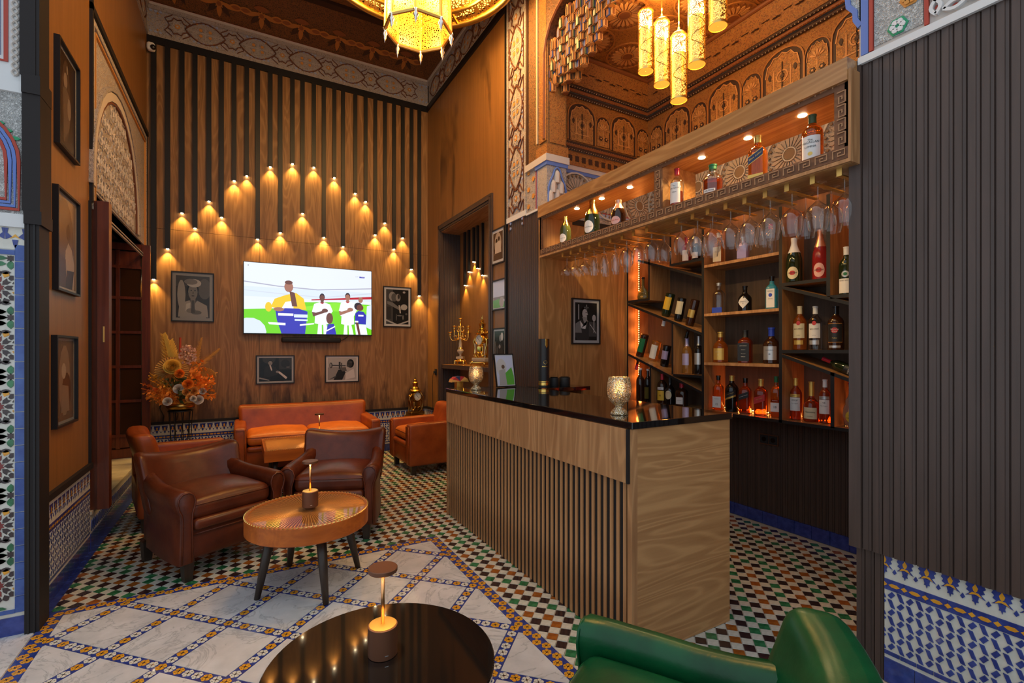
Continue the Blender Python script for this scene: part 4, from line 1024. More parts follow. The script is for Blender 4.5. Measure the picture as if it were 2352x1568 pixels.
art = [(rect(0, 1, 0, 1), 'g7'), (blob(.2, .2, .5, .4), 'g6')] + [([(.72, .0), (.55, .35), (.66, .48), (.86, .58), (1, .5), (1, 0)], 'g7'), ([(.2, 0), (.36, .45), (.50, .5), (.62, .34), (.5, 0)], 'g1'), ([(.6, .0), (.62, .3), (.9, .5), (.95, .1)], 'g8'), (blob(.79, .74, .125, .20), 'g0'), (blob(.755, .72, .095, .17), 'g2'), (blob(.70, .64, .05, .05), 'g3'), (blob(.80, .80, .05, .05), 'g3'), ([(.16, .69), (.62, .66), (.62, .62), (.16, .64)], 'g2'), (blob(.11, .665, .055, .13), 'g3'), (blob(.10, .665, .03, .09), 'g6'), (rect(.38, .44, .5, .82), 'g2'), (rect(.46, .50, .5, .78), 'g3'), ([(.42, .56), (.62, .58), (.66, .40), (.5, .38)], 'g4'), (blob(.5, .5, .07, .06), 'g4'), ([(.04, .02), (.2, .14), (.3, .2), (.28, .12)], 'g3')]
picture('framed photo of a trumpeter against a pale ground, under the right of the television', (1.25, BY - .013, 1.24), .465, .385, art, 0, mw=.022, mat='g8')
# left wall pictures (facing +X): rz = +90 deg
art = [(rect(0, 1, 0, 1), 'sep0'), (blob(.45, .5, .25, .45), 'sep1'), (blob(.42, .72, .10, .09), 'sep3'), ([(.28, .62), (.45, .66), (.62, .60), (.72, .40), (.60, .22), (.40, .10), (.30, .3)], 'sep2'), (blob(.62, .46, .10, .12), 'sep3'), (rect(.30, .36, .05, .35), 'sep2'), (blob(.5, .86, .04, .05), 'sep3')]
picture('topmost framed sepia photo on the wall by the shuttered window', (LX, 4.13, 3.10), .43, .66, art, PI / 2, mw=.018, mat='g7', fd=.03)
art = [(rect(0, 1, 0, 1), 'sep3'), (blob(.4, .5, .5, .5), 'sep2')] + [([(.40, 0), (.46, .42), (.60, .52), (.78, .46), (.92, .3), (.9, 0)], 'sep4'), (blob(.60, .64, .10, .09), 'sep1'), ([(.0, .0), (.02, .40), (.46, .32), (.5, 0)], 'sep1'), ([(.46, 0), (.52, .2), (.9, .22), (.8, 0)], 'sep0')]
picture('framed photo of a man in a pale jacket, middle of three by the shuttered window', (LX, 4.12, 2.19), .46, .64, art, PI / 2, mw=.02, mat='g7', fd=.03)
art = [(rect(0, 1, 0, 1), 'sep2'), (blob(.5, .5, .3, .45), 'sep3'), (blob(.6, .35, .25, .25), 'sep1'), (blob(.45, .62, .12, .1), 'sep4'), ([(.3, .1), (.35, .45), (.7, .42), (.75, .1)], 'sep3')]
picture('lowest framed brown photo on the wall by the shuttered window', (LX, 4.085, 1.31), .43, .57, art, PI / 2, mw=.018, mat='g6', fd=.03)
# right wall pictures (facing -X): rz = -90 deg
art = [(rect(0, 1, 0, 1), 'sep1'), (blob(.5, .6, .36, .40), 'sep4')] + [(blob(.35, .70, .10, .08), 'sep0'), (blob(.60, .76, .10, .08), 'sep0'), ([(.18, .2), (.25, .62), (.5, .66), (.78, .66), (.85, .2)], 'sep5'), ([(.2, .0), (.2, .25), (.85, .25), (.85, 0)], 'sep1')]
picture('framed sepia photo of a couple in white, top of three beside the fluted pier', (RX, 4.82, 2.68), .32, .40, art, -PI / 2, mw=.03, mat='g8', fd=.018)
plain('refl_green', (.12, .42, .06), .15); plain('refl_sky', (.55, .60, .78), .12)  # reflection painted into the prints as pale and green colours
art = [(rect(0, 1, 0, 1), 'refl_sky'), (rect(0, 1, .30, .42), 'g6'), ([(0, 0), (0, .3), (.6, .34), (1, .2), (1, 0)], 'refl_green'), (blob(.75, .2, .2, .2), 'g7')]
picture('framed photo with a painted pale and green reflection, middle of three beside the fluted pier', (RX, 4.80, 2.13), .325, .345, art, -PI / 2, mw=.012, mat='g8', fd=.018)
art = BGk + [(blob(.62, .72, .12, .13), 'g6'), (blob(.78, .78, .12, .16), 'g8'), ([(.35, 0), (.45, .5), (.62, .56), (.85, .45), (.9, 0)], 'g2'), (blob(.55, .4, .1, .08), 'g6'), (rect(.12, .16, .05, .6), 'g6'), (blob(.3, .25, .05, .2), 'g4')]
picture('framed photo of a singer with a white flower, beside the fluted pier', (RX, 4.79, 1.575), .305, .36, art, -PI / 2, mw=.02, mat='g8', fd=.018)
# behind the bar (facing -Y)
art = BGk + [(rect(.14, .18, .55, .95), 'g7'), (rect(.50, .54, .45, .95), 'g6'), (blob(.40, .74, .15, .15), 'g0'), (blob(.44, .71, .12, .125), 'g7'), (blob(.50, .74, .03, .012, 8), 'g1'), (blob(.545, .66, .03, .014, 8), 'g2'), ([(.555, .72), (.59, .69), (.55, .68)], 'g7'), ([(.32, .62), (.46, .62), (.60, .50), (.40, .46)], 'g6'), ([(0, .1), (.05, .45), (.3, .55), (.42, .45), (.55, .5), (.68, .2), (.6, 0), (.1, 0)], 'g2'), ([(0, .2), (.02, .44), (.22, .52), (.3, .2)], 'g5'), ([(.22, .52), (.36, .40), (.52, .42), (.56, .54), (.46, .3), (.26, .32)], 'g8'), ([(.62, .1), (.62, .50), (.95, .48), (1, .1)], 'g3'), (blob(.86, .60, .085, .09), 'g7'), (rect(.83, .88, .2, .52), 'g6'), (blob(.5, .87, .12, .025), 'g4')] + [([(.64 + .06 * k, .46 - .05 * k), (.72 + .06 * k, .40 - .05 * k), (.70 + .06 * k, .38 - .05 * k)], 'g8') for k in range(5)]
picture('framed photo of a singer at a microphone, on the wood wall behind the bar', (3.095, AY - .012, 1.80), .365, .47, art, 0, mw=.028, mat='g7', fd=.02)

# ================================================================ television
def em(name, col, s=1.0):
    m, N, L, b = nm(name); b.inputs['Base Color'].default_value = (0.01, .01, .01, 1); b.inputs['Roughness'].default_value = .15
    b.inputs['Emission Color'].default_value = c4(col); b.inputs['Emission Strength'].default_value = s
for n_, c in dict(tv_sky=(.62, .66, .74), tv_sky2=(.50, .54, .62), tv_grey=(.33, .33, .42), tv_green=(.13, .52, .012), tv_green2=(.20, .62, .03), tv_blue=(.028, .03, .35), tv_blue2=(.05, .06, .45), tv_white=(.72, .72, .80), tv_yel=(.68, .46, .02), tv_skin=(.12, .045, .035), tv_skin2=(.30, .13, .09), tv_dark=(.025, .02, .03), tv_red=(.38, .015, .03), tv_pale=(.55, .62, .72)).items(): em(n_, c, .92)
tvx, tvz, TW, TH = .833, 2.187, 1.64, .945
t = thing('television', 'wall-mounted flat television showing footballers lined up on a green pitch', 'television', (tvx, BY - .034, tvz))
MB().bx(-TW / 2, TW / 2, -.055, -.012, -TH / 2, TH / 2).obj('case', 'black', t)
MB().bx(-.3, .3, -.012, .021, -.2, .2).obj('wall_bracket', 'black', t)
A = [(rect(0, 1, 0, 1), 'tv_sky'), (rect(0, 1, .52, .66), 'tv_pale'), ([(0, .735), (.25, .69), (.55, .67), (1, .735), (1, .72), (.55, .655), (.25, .675), (0, .72)], 'tv_grey'), ([(0, .61), (.3, .58), (.6, .56), (1, .66), (1, .64), (.6, .545), (.3, .565), (0, .60)], 'tv_sky2'), ([(.5, .50), (1, .56), (1, .60), (.5, .515)], 'tv_red'),
     ([(0, 0), (0, .335), (.3, .37), (.45, .47), (.7, .49), (1, .47), (1, 0)], 'tv_green'), ([(.3, .36), (.7, .48), (1, .45), (1, .35), (.5, .35)], 'tv_green2'), (blob(.04, .02, .12, .20), 'tv_pale')]
A += [(blob(.175, .38, .025, .07), 'tv_yel'), ([(.19, .38), (.22, .50), (.30, .56), (.38, .60), (.44, .52), (.46, .36), (.30, .34)], 'tv_yel'), ([(.27, .36), (.30, .46), (.36, .48), (.36, .36)], 'tv_white'), (blob(.325, .68, .034, .075), 'tv_skin2'), (blob(.325, .745, .03, .03), 'tv_skin'), ([(.33, .62), (.37, .60), (.39, .40), (.35, .40)], 'tv_skin'),
      ([(.27, 0), (.235, .20), (.225, .34), (.30, .37), (.40, .37), (.47, .33), (.45, .0)], 'tv_blue'), (rect(.245, .36, .26, .295), 'tv_white'), (rect(.365, .47, .24, .285), 'tv_pale'), (rect(.37, .47, .19, .215), 'tv_pale'), ([(.17, .16), (.18, .13), (.30, .12), (.30, .155)], 'tv_white'), ([(.41, .14), (.52, .165), (.52, .145), (.41, .115)], 'tv_white'), (blob(.25, .35, .04, .03), 'tv_skin2')]
def player(x, h, s=1.0, cl='tv_white', sk='tv_skin', hair='tv_dark'):
    return [([(x - .035 * s, .0), (x - .028 * s, .16), (x - .004, .22), (x - .002, .0)], cl), ([(x + .012, .0), (x + .006, .22), (x + .03 * s, .16), (x + .05 * s, 0)], cl), ([(x - .055 * s, .16), (x - .05 * s, .32), (x + .05 * s, .32), (x + .055 * s, .16), (x, .14)], cl),
            ([(x - .058 * s, .28), (x - .074 * s, h - .27), (x - .058 * s, h - .15), (x - .015, h - .12), (x + .015, h - .12), (x + .058 * s, h - .15), (x + .078 * s, h - .25), (x + .052 * s, .28)], cl), (rect(x - .012, x + .012, h - .14, h - .06), sk), (blob(x, h - .045, .022, .058), hair), (blob(x, h - .06, .020, .048), sk), ([(x - .022, h - .115), (x, h - .15), (x + .022, h - .115), (x, h - .13)], 'tv_red'),
            ([(x - .074 * s, h - .27), (x - .065 * s, h - .34), (x + .03, h - .27), (x + .035, h - .23), (x - .05, h - .28)], sk), (blob(x + .022, h - .245, .025, .03), sk)]
A += player(.585, .60, 1.1) + player(.795, .63, 1.0, sk='tv_skin2')
A += [(blob(.645, .24, .028, .085), 'tv_skin'), ([(.615, 0), (.63, .15), (.68, .16), (.70, 0)], 'tv_blue'), ([(.62, .06), (.69, .13), (.69, .11), (.62, .04)], 'tv_white'),
      ([(.865, 0), (.855, .16), (.95, .16), (.965, 0)], 'tv_white'), ([(.855, .17), (.86, .33), (.885, .37), (.93, .36), (.955, .30), (.95, .16)], 'tv_blue'), (blob(.885, .44, .035, .06), 'tv_dark'), (blob(.90, .42, .030, .05), 'tv_skin'), (rect(.855, .885, .19, .215), 'tv_white'), ([(.862, .19), (.885, .19), (.905, .0), (.885, 0)], 'tv_skin'), (rect(.885, .93, .285, .31), 'tv_white'), ([(.95, .12), (.96, .45), (1, .47), (1, .08)], 'tv_pale'), (blob(.905, .54, .02, .045), 'tv_skin2'), (rect(.895, .94, .884, .906), 'tv_blue'), (blob(.03, .955, .004, .007, 8), 'tv_dark')]
me = print_mesh(TW - .016, TH - .022, A, None, .00012)
scr = link('screen', me, t, loc=(0, -.0552, .004))
tm = text_mesh('beIN', .022, 'tv_grey', lambda c: Vector((c.x + .608, -.0600, c.y + .372))); link('screen_lettering', tm, scr).location = (0, .055, -.004)
tm = text_mesh('SPORTS', .015, 'tv_white', lambda c: Vector((c.x + .681, -.0617, c.y + .372))); link('screen_lettering', tm, scr).location = (0, .055, -.004)
t = thing('soundbar', 'black soundbar mounted under the television', 'speaker', (.84, BY - .012, 1.645))
MB().rbox((0, -.055, 0), (.76, .09, .07), .02).obj('speaker_body', 'rubber', t, auto=40)
MB().bx(-.25, .25, -.02, 0, -.02, .03).obj('wall_mount', 'black', t)
MB().tube([(.37, -.04, .0), (.42, -.03, .01), (.46, -.03, .04), (.49, -.02, .06)], .006, 6).obj('cable', 'black', t)
t = thing('security_camera', 'small white dome security camera in the corner under the plaster frieze', 'camera', (-.950, BY - .048, 5.13))
MB().rbox((0, -.04, .0), (.085, .08, .10), .03, 3).obj('housing', 'white', t, smooth=True)
MB().ball((.025, -.075, -.015), .030, 12).obj('lens', 'blackgloss', t, smooth=True)

# ================================================================ leather seating
def puff(h, k):
    return lambda p: Vector((p.x * (1 + .02 * (1 - (p.z / h[2]) ** 2)), p.y * (1 + .02 * (1 - (p.z / h[2]) ** 2)), p.z + (k if p.z > 0 else -k * .15) * max(0, 1 - (p.x / h[0]) ** 2) * max(0, 1 - (p.y / h[1]) ** 2) * (abs(p.z) / h[2])))
def cushion(t, c, size, k, mat, pipe, name='seat_cushion'):
    h = [s / 2 for s in size]
    o = MB().rbox(c, size, min(.05, h[2] * .8), 3, 0, puff(h, k), 8).obj(name, mat, t, smooth=True)
    z = c[2] + h[2] * .52; x, y, r = h[0] * 1.005, h[1] * 1.005, .05
    path = []
    for sx, sy in ((1, 1), (-1, 1), (-1, -1), (1, -1)):
        for q in range(4):
            a = {(1, 1): 0, (-1, 1): PI / 2, (-1, -1): PI, (1, -1): 1.5 * PI}[(sx, sy)] + PI / 2 * q / 3
            path.append((c[0] + sx * (x - r) + r * math.cos(a), c[1] + sy * (y - r) + r * math.sin(a), z))
    MB().tube(path, .005, 6, closed=True).obj('piping', pipe, o, smooth=True)
    return o
def leg(t, x, y, h=.13, w=.03, mat='legwood', lean=0):
    mb = MB(); a, b_ = w, w * .72
    v = [(x + sx * b_ + lean * .0, y + sy * b_, 0) for sx, sy in ((-1, -1), (1, -1), (1, 1), (-1, 1))] + [(x + sx * a, y + sy * a, h) for sx, sy in ((-1, -1), (1, -1), (1, 1), (-1, 1))]
    mb.add(v, [(3, 2, 1, 0), (4, 5, 6, 7), (0, 1, 5, 4), (1, 2, 6, 5), (2, 3, 7, 6), (3, 0, 4, 7)]); mb.obj('leg', mat, t)
def club_chair(label, loc, rz, leat, group=None, top=.80):
    t = thing('club_armchair', label, 'armchair', loc, rz, group)
    Wd, D = .70, .74
    MB().rbox((0, .01, .265), (Wd - .13, D - .08, .27), .03, 2, 0, lambda p: Vector((p.x, p.y, p.z))).obj('seat_frame', leat, t, auto=50)
    MB().rbox((0, -D / 2 + .035, .365), (Wd - .17, .07, .075), .032, 3).obj('front_roll', leat, t, smooth=True)
    MB().tube([(-Wd / 2 + .09, -D / 2 + .028, .305), (Wd / 2 - .09, -D / 2 + .028, .305)], .005, 6).obj('piping', leat, t, smooth=True)
    # backrest: wide, concave top edge, wings wrapping forward
    Wb = Wd + .0; hb = top - .34
    def bk(p):
        u = p.x / (Wb / 2); v = (p.z + hb / 2) / hb
        zz = p.z + (.055 * abs(u) ** 2.2 - .03) * max(0, v) ** 2
        return Vector((p.x * (.94 + .075 * v), p.y + .15 * v - .085 * abs(u) ** 2.4, zz))
    MB().rbox((0, D / 2 - .145, .34 + hb / 2), (Wb, .15, hb), .055, 3, 0, bk, 10).obj('backrest', leat, t, smooth=True)
    for s_ in (-1, 1):
        prof = [(-.034, .13), (-.030, .40), (-.034, .46), (-.048, .505), (-.054, .545), (-.040, .585), (-.01, .602), (.026, .598), (.052, .572), (.058, .535), (.050, .495), (.034, .46), (.028, .41), (.034, .13)]
        ys = [-D / 2 + .0, -D / 2 + .012, -D / 2 + .10, -.12, 0, .10, .19, .26]
        mb = MB(); v = []; n = len(prof)
        for i, y in enumerate(ys):
            q = i / (len(ys) - 1); sc_ = .90 if i == 0 else 1.0
            rise = .06 * max(0, (y + .05) / .35) ** 1.6 if y > -.05 else 0
            out = .022 * math.sin(min(1, q * 1.3) * PI) - .02 * q - (.030 if i == len(ys) - 1 else 0)
            for (px_, pz_) in prof:
                zz = pz_ + rise * max(0, (pz_ - .3) / .3)
                v.append((s_ * (Wd / 2 - .045 + out + px_ * sc_ * (1 - .15 * q)), y, zz if i else .365 + (zz - .365) * .97))
        f = []
        for i in range(len(ys) - 1):
            for k in range(n):
                k2 = (k + 1) % n; f.append((i * n + k, i * n + k2, (i + 1) * n + k2, (i + 1) * n + k))
        f.append(tuple(range(n))); f.append(tuple((len(ys) - 1) * n + k for k in range(n)))
        mb.add(v, f); me = mb.mesh('arm', leat, True); fixn(me)
        o = link('arm', me, t, auto=62)
        MB().tube([(s_ * (Wd / 2 - .045 + p[0] * .93), -D / 2 - .002, .365 + (p[1] - .365) * .95) for p in prof], .0055, 6).obj('piping', leat, o, smooth=True)
    cushion(t, (0, -.055, .455), (Wd - .155, D - .17, .14), .045, leat, leat)
    for sx in (-1, 1):
        for sy in (-1, 1): leg(t, sx * (Wd / 2 - .075), sy * (D / 2 - .07) + (.0 if sy < 0 else -.01), .14, .032)
    return t
def box_chair(label, loc, rz, Wd, D, n_c, name, leat, seat, cat, arm_h=.62, top=.80):
    t = thing(name, label, cat, loc, rz)
    aw_ = .13
    MB().rbox((0, .0, .245), (Wd - 2 * aw_ + .02, D - .04, .25), .02, 2).obj('seat_frame', leat, t, auto=50)
    MB().rbox((0, -D / 2 + .03, .355), (Wd - 2 * aw_, .06, .07), .03, 3).obj('front_roll', leat, t, smooth=True)
    for s_ in (-1, 1):
        o = MB().rbox((s_ * (Wd / 2 - aw_ / 2), -.01, (arm_h + .11) / 2), (aw_, D - .02, arm_h - .11), .030, 3, 0, lambda p: Vector((p.x, p.y, p.z + (.02 * p.y if p.z > 0 else 0))), 3).obj('arm', leat, t, smooth=True)
        x = s_ * (Wd / 2 - aw_ / 2)
        MB().tube([(x - aw_ * .36, -D / 2 + .0, .14), (x - aw_ * .36, -D / 2 - .003, arm_h - .035), (x + aw_ * .36, -D / 2 - .003, arm_h - .035), (x + aw_ * .36, -D / 2 + .0, .14)], .005, 6).obj('piping', leat, o, smooth=True)
    hb = top - .33; Wb = Wd - aw_ * .55
    def bk(p):
        u = p.x / (Wb / 2); v = (p.z + hb / 2) / hb
        return Vector((p.x * (.95 + .05 * v), p.y + .13 * v - .035 * abs(u) ** 3, p.z + .012 * abs(u) ** 3 * v))
    MB().rbox((0, D / 2 - .16, .33 + hb / 2), (Wb, .16, hb), .055, 3, 0, bk, 8).obj('backrest', leat, t, smooth=True)
    cw = (Wd - 2 * aw_ - .01) / n_c
    for k in range(n_c): cushion(t, (-(Wd / 2 - aw_) + .005 + cw * (k + .5), -.06, .455), (cw - .008, D - .17, .13), .05, seat, leat)
    for sx in (-1, 1):
        for sy in (-1, 1): leg(t, sx * (Wd / 2 - .065), sy * (D / 2 - .075), .125, .034)
    return t
club_chair('dark brown leather club armchair next to the round table, its back toward the shuttered window', (-.215, 4.165, 0), .50, 'leather_brown', top=.765)
club_chair('dark brown leather club armchair behind the round table, its back toward the coffee table', (.725, 4.31, 0), -.379, 'leather_brown', top=.785)
box_chair('cognac leather armchair facing the coffee table from beside the flower stand', (-.47, 5.36, 0), 1.78, .76, .76, 1, 'box_armchair', 'leather_cognac', 'leather_orange', 'armchair')
box_chair('cognac leather armchair standing below the niche, next to the gilt clock', (2.10, 5.99, 0), -1.54, .78, .76, 1, 'box_armchair', 'leather_cognac', 'leather_orange', 'armchair')
box_chair('two-seat cognac leather sofa against the television wall', (.745, 6.70, 0), 0, 1.66, .82, 2, 'leather_sofa', 'leather_cognac', 'leather_orange', 'sofa', .62, .80)
club_chair('green leather club armchair next to the black round table', (.935, .83, 0), -2.606, 'leather_green', top=.785)

# ================================================================ tables and table lamps
def table_lamp(label, loc):
    t = thing('table_lamp', label, 'table lamp', loc)
    MB().lathe([(.047, 0), (.049, .002), (.049, .098), (.047, .100)], 32).obj('base', 'bronze', t, auto=40)
    MB().lathe([(.045, .1), (.045, .1015)], 32).obj('base_top', 'brass', t, auto=40)
    MB().lathe([(.0065, .10), (.0065, .283)], 12).obj('stem', 'copper', t, smooth=True)
    d = MB().lathe([(.020, .276), (.046, .278), (.049, .281), (.049, .292), (.047, .294)], 32).obj('shade_disc', 'bronze', t, auto=40)
    MB().lathe([(.012, .2755), (.020, .2758)], 16).obj('light_ring', 'lampdisc_glow', d)
    MB().bx(-.006, .006, -.0498, -.049, .016, .0185).obj('switch_mark', 'silver', t)
    spot('lamp_spot', (0, 0, .272), (0, 0, 0), 4.5, 150, .4, (1, .74, .38), .02, t)
    return t
t = thing('round_table', 'round wooden side table with a reeded copper top under glass', 'table', (.375, 3.353, 0))
MB().lathe([(.30, .375), (.36, .375), (.368, .382), (.368, .478), (.362, .484), (.345, .484), (.345, .470), (.30, .470)], 64, cap=False).obj('apron', 'tablewood', t, auto=40)
MB().lathe([(.0005, .472), (.346, .472), (.346, .478), (.0005, .478)], 64, cap=False).obj('reeded_top', 'reeded', t)
mb = MB()
for k in range(90):
    a = 2 * PI * k / 90; mb.tube([(.357 * math.cos(a), .357 * math.sin(a), .480), (.367 * math.cos(a + .05), .367 * math.sin(a + .05), .484)], .004, 5)
mb.obj('rope_edge', 'brass', t, kind='stuff')
MB().lathe([(.0005, .486), (.356, .486), (.359, .490), (.356, .494), (.0005, .494)], 64, cap=False).obj('glass_top', 'tabletop_glass', t, auto=40)
for fx_, fy_ in ((-.297, -.067), (.057, -.333), (.325, .073), (-.087, .327)):
    MB().tube([(fx_ * .72, fy_ * .72, .40), (fx_ * .86, fy_ * .86, .2), (fx_, fy_, 0)], [.031, .026, .017], 14).obj('leg', 'legwood', t, smooth=True)
table_lamp('bronze cordless lamp in the middle of the round copper-topped table', (.385, 3.36, .494))
t = thing('black_round_table', 'round glossy black pedestal table beside the green armchair', 'table', (.407, 1.605, 0))
MB().lathe([(.36, .445), (.37, .45), (.372, .466), (.368, .470), (.0005, .470)], 72, cap=False).obj('table_top', 'blackgloss', t, auto=40)
MB().lathe([(.364, .30), (.366, .446)], 72, cap=False).obj('apron', 'blackgloss', t, auto=40)
MB().lathe([(.22, 0), (.22, .02), (.05, .035), (.045, .44), (.3, .446)], 32).obj('pedestal', 'black', t, auto=40)
table_lamp('bronze cordless lamp on the black round table', (.418, 1.645, .470))
t = thing('coffee_table', 'rectangular wooden coffee table with a glass-covered reeded top before the sofa', 'table', (.765, 5.83, 0))
for x0, x1, y0, y1 in ((-.57, .57, -.39, -.36), (-.57, .57, .36, .39), (-.57, -.54, -.36, .36), (.54, .57, -.36, .36)): MB().bx(x0, x1, y0, y1, .37, .485).obj('apron_board', 'tablewood', t)
MB().bx(-.54, .54, -.36, .36, .465, .478).obj('reeded_top', 'reeded', t)
MB().bx(-.56, .56, -.38, .38, .486, .492).obj('glass_top', 'tabletop_glass', t)
mb = MB()
for k in range(60):
    for s_ in (-1, 1): mb.tube([(-.55 + 1.1 * k / 59, s_ * .372, .484), (-.545 + 1.1 * k / 59, s_ * .388, .487)], .004, 5)
mb.obj('rope_edge', 'brass', t, kind='stuff')
for sx in (-1, 1):
    for sy in (-1, 1): MB().tube([(sx * .46, sy * .28, .40), (sx * .50, sy * .32, 0)], [.03, .017], 12).obj('leg', 'legwood', t, smooth=True)
table_lamp('bronze cordless lamp on the coffee table before the sofa', (.765, 5.84, .492))
# ================================================================ BAR COUNTER
BX0, BX1, BY0, BY1, BZ = 1.64, 2.36, 1.74, 4.14, 1.155
t = thing('bar_counter', 'wood-slatted bar counter with a glossy black top', 'bar counter', (0, 0, 0))
MB().rbox(((BX0 + BX1) / 2, (BY0 + BY1) / 2, BZ - .017), (BX1 - BX0 + .02, BY1 - BY0 + .02, .034), .003, 1).obj('counter_top', 'blackgloss', t)
MB().bx(BX0 - .012, BX0 + .012, BY0 + .03, BY1 - .01, .855, BZ - .036).obj('fascia_board', 'barwood', t)
MB().bx(BX0 - .016, BX0 + .0, BY0 + .012, BY0 + .028, .855, BZ - .036).obj('edge_trim', 'black', t)
MB().bx(BX0 + .018, BX0 + .03, BY0 + .03, BY1, 0.002, BZ - .04).obj('slat_backing', 'black', t)
n_s = 47; pitch = (BY1 - .02 - BY0 - .05) / n_s
sl = MB().bx(.012, .018, 0, .023, 0.002, .853).mesh('slat', 'barwood')
for k in range(n_s): link('slat', sl, t, loc=(BX0, BY0 + .055 + pitch * k, 0))
MB().bx(BX0 - .004, BX0 + .034, BY0, BY0 + .03, 0.002, BZ - .036).obj('corner_post', 'barwood', t)
MB().bx(BX0 + .034, BX1, BY0, BY0 + .02, 0.002, BZ - .036).obj('end_panel', 'barwood_h', t)
MB().bx(BX0 - .006, BX1, BY1 - .02, BY1, 0.002, BZ - .036).obj('end_panel', 'barwood', t)
MB().bx(BX1 - .02, BX1, BY0 + .02, BY1 - .02, .12, BZ - .036).obj('back_panel', 'shelfwood_v', t)
ws = thing('wall_shelf', 'small glossy black shelf on the wood wall beside the bar', 'shelf', (2.62, AY - .012, 1.12))
MB().bx(-.23, .33, -.26, 0, 0, .035).obj('shelf_board', 'blackgloss', ws)
for x_ in (-.15, .28): MB().bx(x_ - .012, x_ + .012, -.2, 0, -.08, 0).obj('bracket', 'shelfwood_v', ws)
# skirting and cladding under the shelving
for k in range(20): MB().bx(AX - .032, AX - .012, 1.21 + .138 * k, 1.21 + .138 * k + .135, 0, .105).obj('base_tile', 'z_blue', al)
planks(al, fr_right(AX - .01), -AY + .012, -1.19, .105, .935, wd=.0455)
t = thing('wall_socket', 'black double wall socket in a copper frame under the bottle shelves', 'socket', (AX - .022, 2.53, .735), -PI / 2)
MB().bx(-.085, .085, -.012, 0, -.045, .045).obj('socket_frame', 'bronze', t)
for s_ in (-1, 1):
    MB().bx(s_ * .04 - .036, s_ * .04 + .036, -.016, -.012, -.036, .036).obj('socket_plate', 'rubber', t)
    MB().lathe([(.02, 0), (.02, .003)], 16, fn=lambda p: Vector((p.x, -.0155 - p.z, p.y)), c=(s_ * .04, 0, 0)).obj('socket_well', 'blackgloss', t)
# ================================================================ OVERHEAD DISPLAY SHELF
DX0, DX1, DY0, DY1 = 2.45, 2.81, 1.18, 3.83
t = thing('display_shelf', 'overhead wooden bottle shelf with carved key borders above the bar', 'shelf', (0, 0, 0)); ds = t
MB().bx(DX0 + .012, DX1, DY0, DY1, 2.372, 2.45).obj('lower_board', 'shelfwood', t)
MB().bx(DX0 - .02, DX1, DY0 - .0, DY1 + .01, 2.75, 2.855).obj('upper_board', 'shelfwood', t)
MB().bx(DX0, DX1, DY1 - .02, DY1, 2.45, 2.75).obj('side_panel', 'shelfwood_v', t)
MB().bx(DX0, DX1, DY0, DY0 + .02, 2.45, 2.75).obj('side_panel', 'shelfwood_v', t)
dy = P(1510, 450, X=DX0).y
MB().bx(DX0 + .01, DX1 - .02, dy - .03, dy - .012, 2.45, 2.75).obj('divider', 'shelfwood', t)
for y0, y1, z0, z1 in ((DY0, DY1, 2.395, 2.452), (DY0, DY1, 2.725, 2.80), (DY0, DY0 + .065, 2.452, 2.725), (dy - .035, dy + .03, 2.452, 2.725), (DY1 - .03, DY1, 2.452, 2.725)):
    MB().bx(DX0 - .0, DX0 + .012, y0, y1, z0, z1).obj('carved_border', 'keywood', t)
MB().bx(DX0 - .003, DX0 + .012, DY0, DY1, 2.375, 2.392).obj('edge_band', 'barwood', t)
MB().bx(DX0 - .012, RX - .01, DY0 - .012, DY0 - .001, 2.372, 2.80).obj('end_trim', 'barwood', t)
key = [(-.030, -.018), (-.030, .018), (.022, .018), (.022, -.010), (-.008, -.010), (-.008, .004), (.006, .004)]
km = MB().ribbon(key, .006, 0, .005, lambda u, v, w: (u, -w, v)).mesh('greek_key', 'keyline')
for zc, sc_ in ((2.424, 1.0), (2.762, 1.15)):
    for k in range(33): o = link('greek_key', km, t, loc=(DX0, DY0 + .04 + .0795 * k, zc), rz=-PI / 2); o.scale = (1, 1, sc_)
for yy, n_ in ((DY0 + .033, 4), (dy - .002, 4)):
    for k in range(n_): o = link('greek_key', km, t, loc=(DX0, yy, 2.49 + .064 * k)); o.rotation_euler = (0, PI / 2, -PI / 2)
for px, py in ((1325, 479), (1382, 456), (1447, 430), (1612, 362), (1718, 317), (1843, 265)):
    p = P(px, py, Z=2.75)
    if px == 1325: p.y = min(p.y, 3.7)
    x_ = max(2.50, min(2.76, p.x))
    o = MB().lathe([(.017, -.004), (.022, -.002), (.022, 0)], 14).obj('down_light', 'spot_lens', t); o.location = (x_, p.y, 2.7495)
    spot('shelf_spot', (x_, p.y, 2.742), (x_ + .02, p.y, 2.2), 10, 150, .5, (1, .70, .30), .015, t)
# ================================================================ BACK-BAR SHELVING
t = thing('bottle_shelving', 'tall wooden bottle shelving with slanted shelves behind the bar', 'shelving', (0, 0, 0)); sh = t
SX0, SX1 = 3.66, 3.955
MB().bx(SX1, SX1 + .012, 1.21, 3.962, .94, 2.62).obj('back_board', 'shelfback', t)
def board(y0, z0, y1, z1, th=.022, edge='black', name='shelf'):
    L_ = math.hypot(y1 - y0, z1 - z0); a = math.atan2(z1 - z0, y1 - y0)
    f = lambda u, v: (y0 + u * math.cos(a) - v * math.sin(a), z0 + u * math.sin(a) + v * math.cos(a))
    mb = MB(); q = [f(0, -th / 2), f(L_, -th / 2), f(L_, th / 2), f(0, th / 2)]
    v = [(SX0, y, z) for y, z in q] + [(SX1, y, z) for y, z in q]
    mb.add(v, [(0, 3, 2, 1)], 1); mb.add(v, [(4, 5, 6, 7), (0, 1, 5, 4), (1, 2, 6, 5), (2, 3, 7, 6), (3, 0, 4, 7)], 0)
    mb.obj(name, ['shelfwood_v' if abs(math.sin(a)) > .9 else 'shelfwood', edge], t)
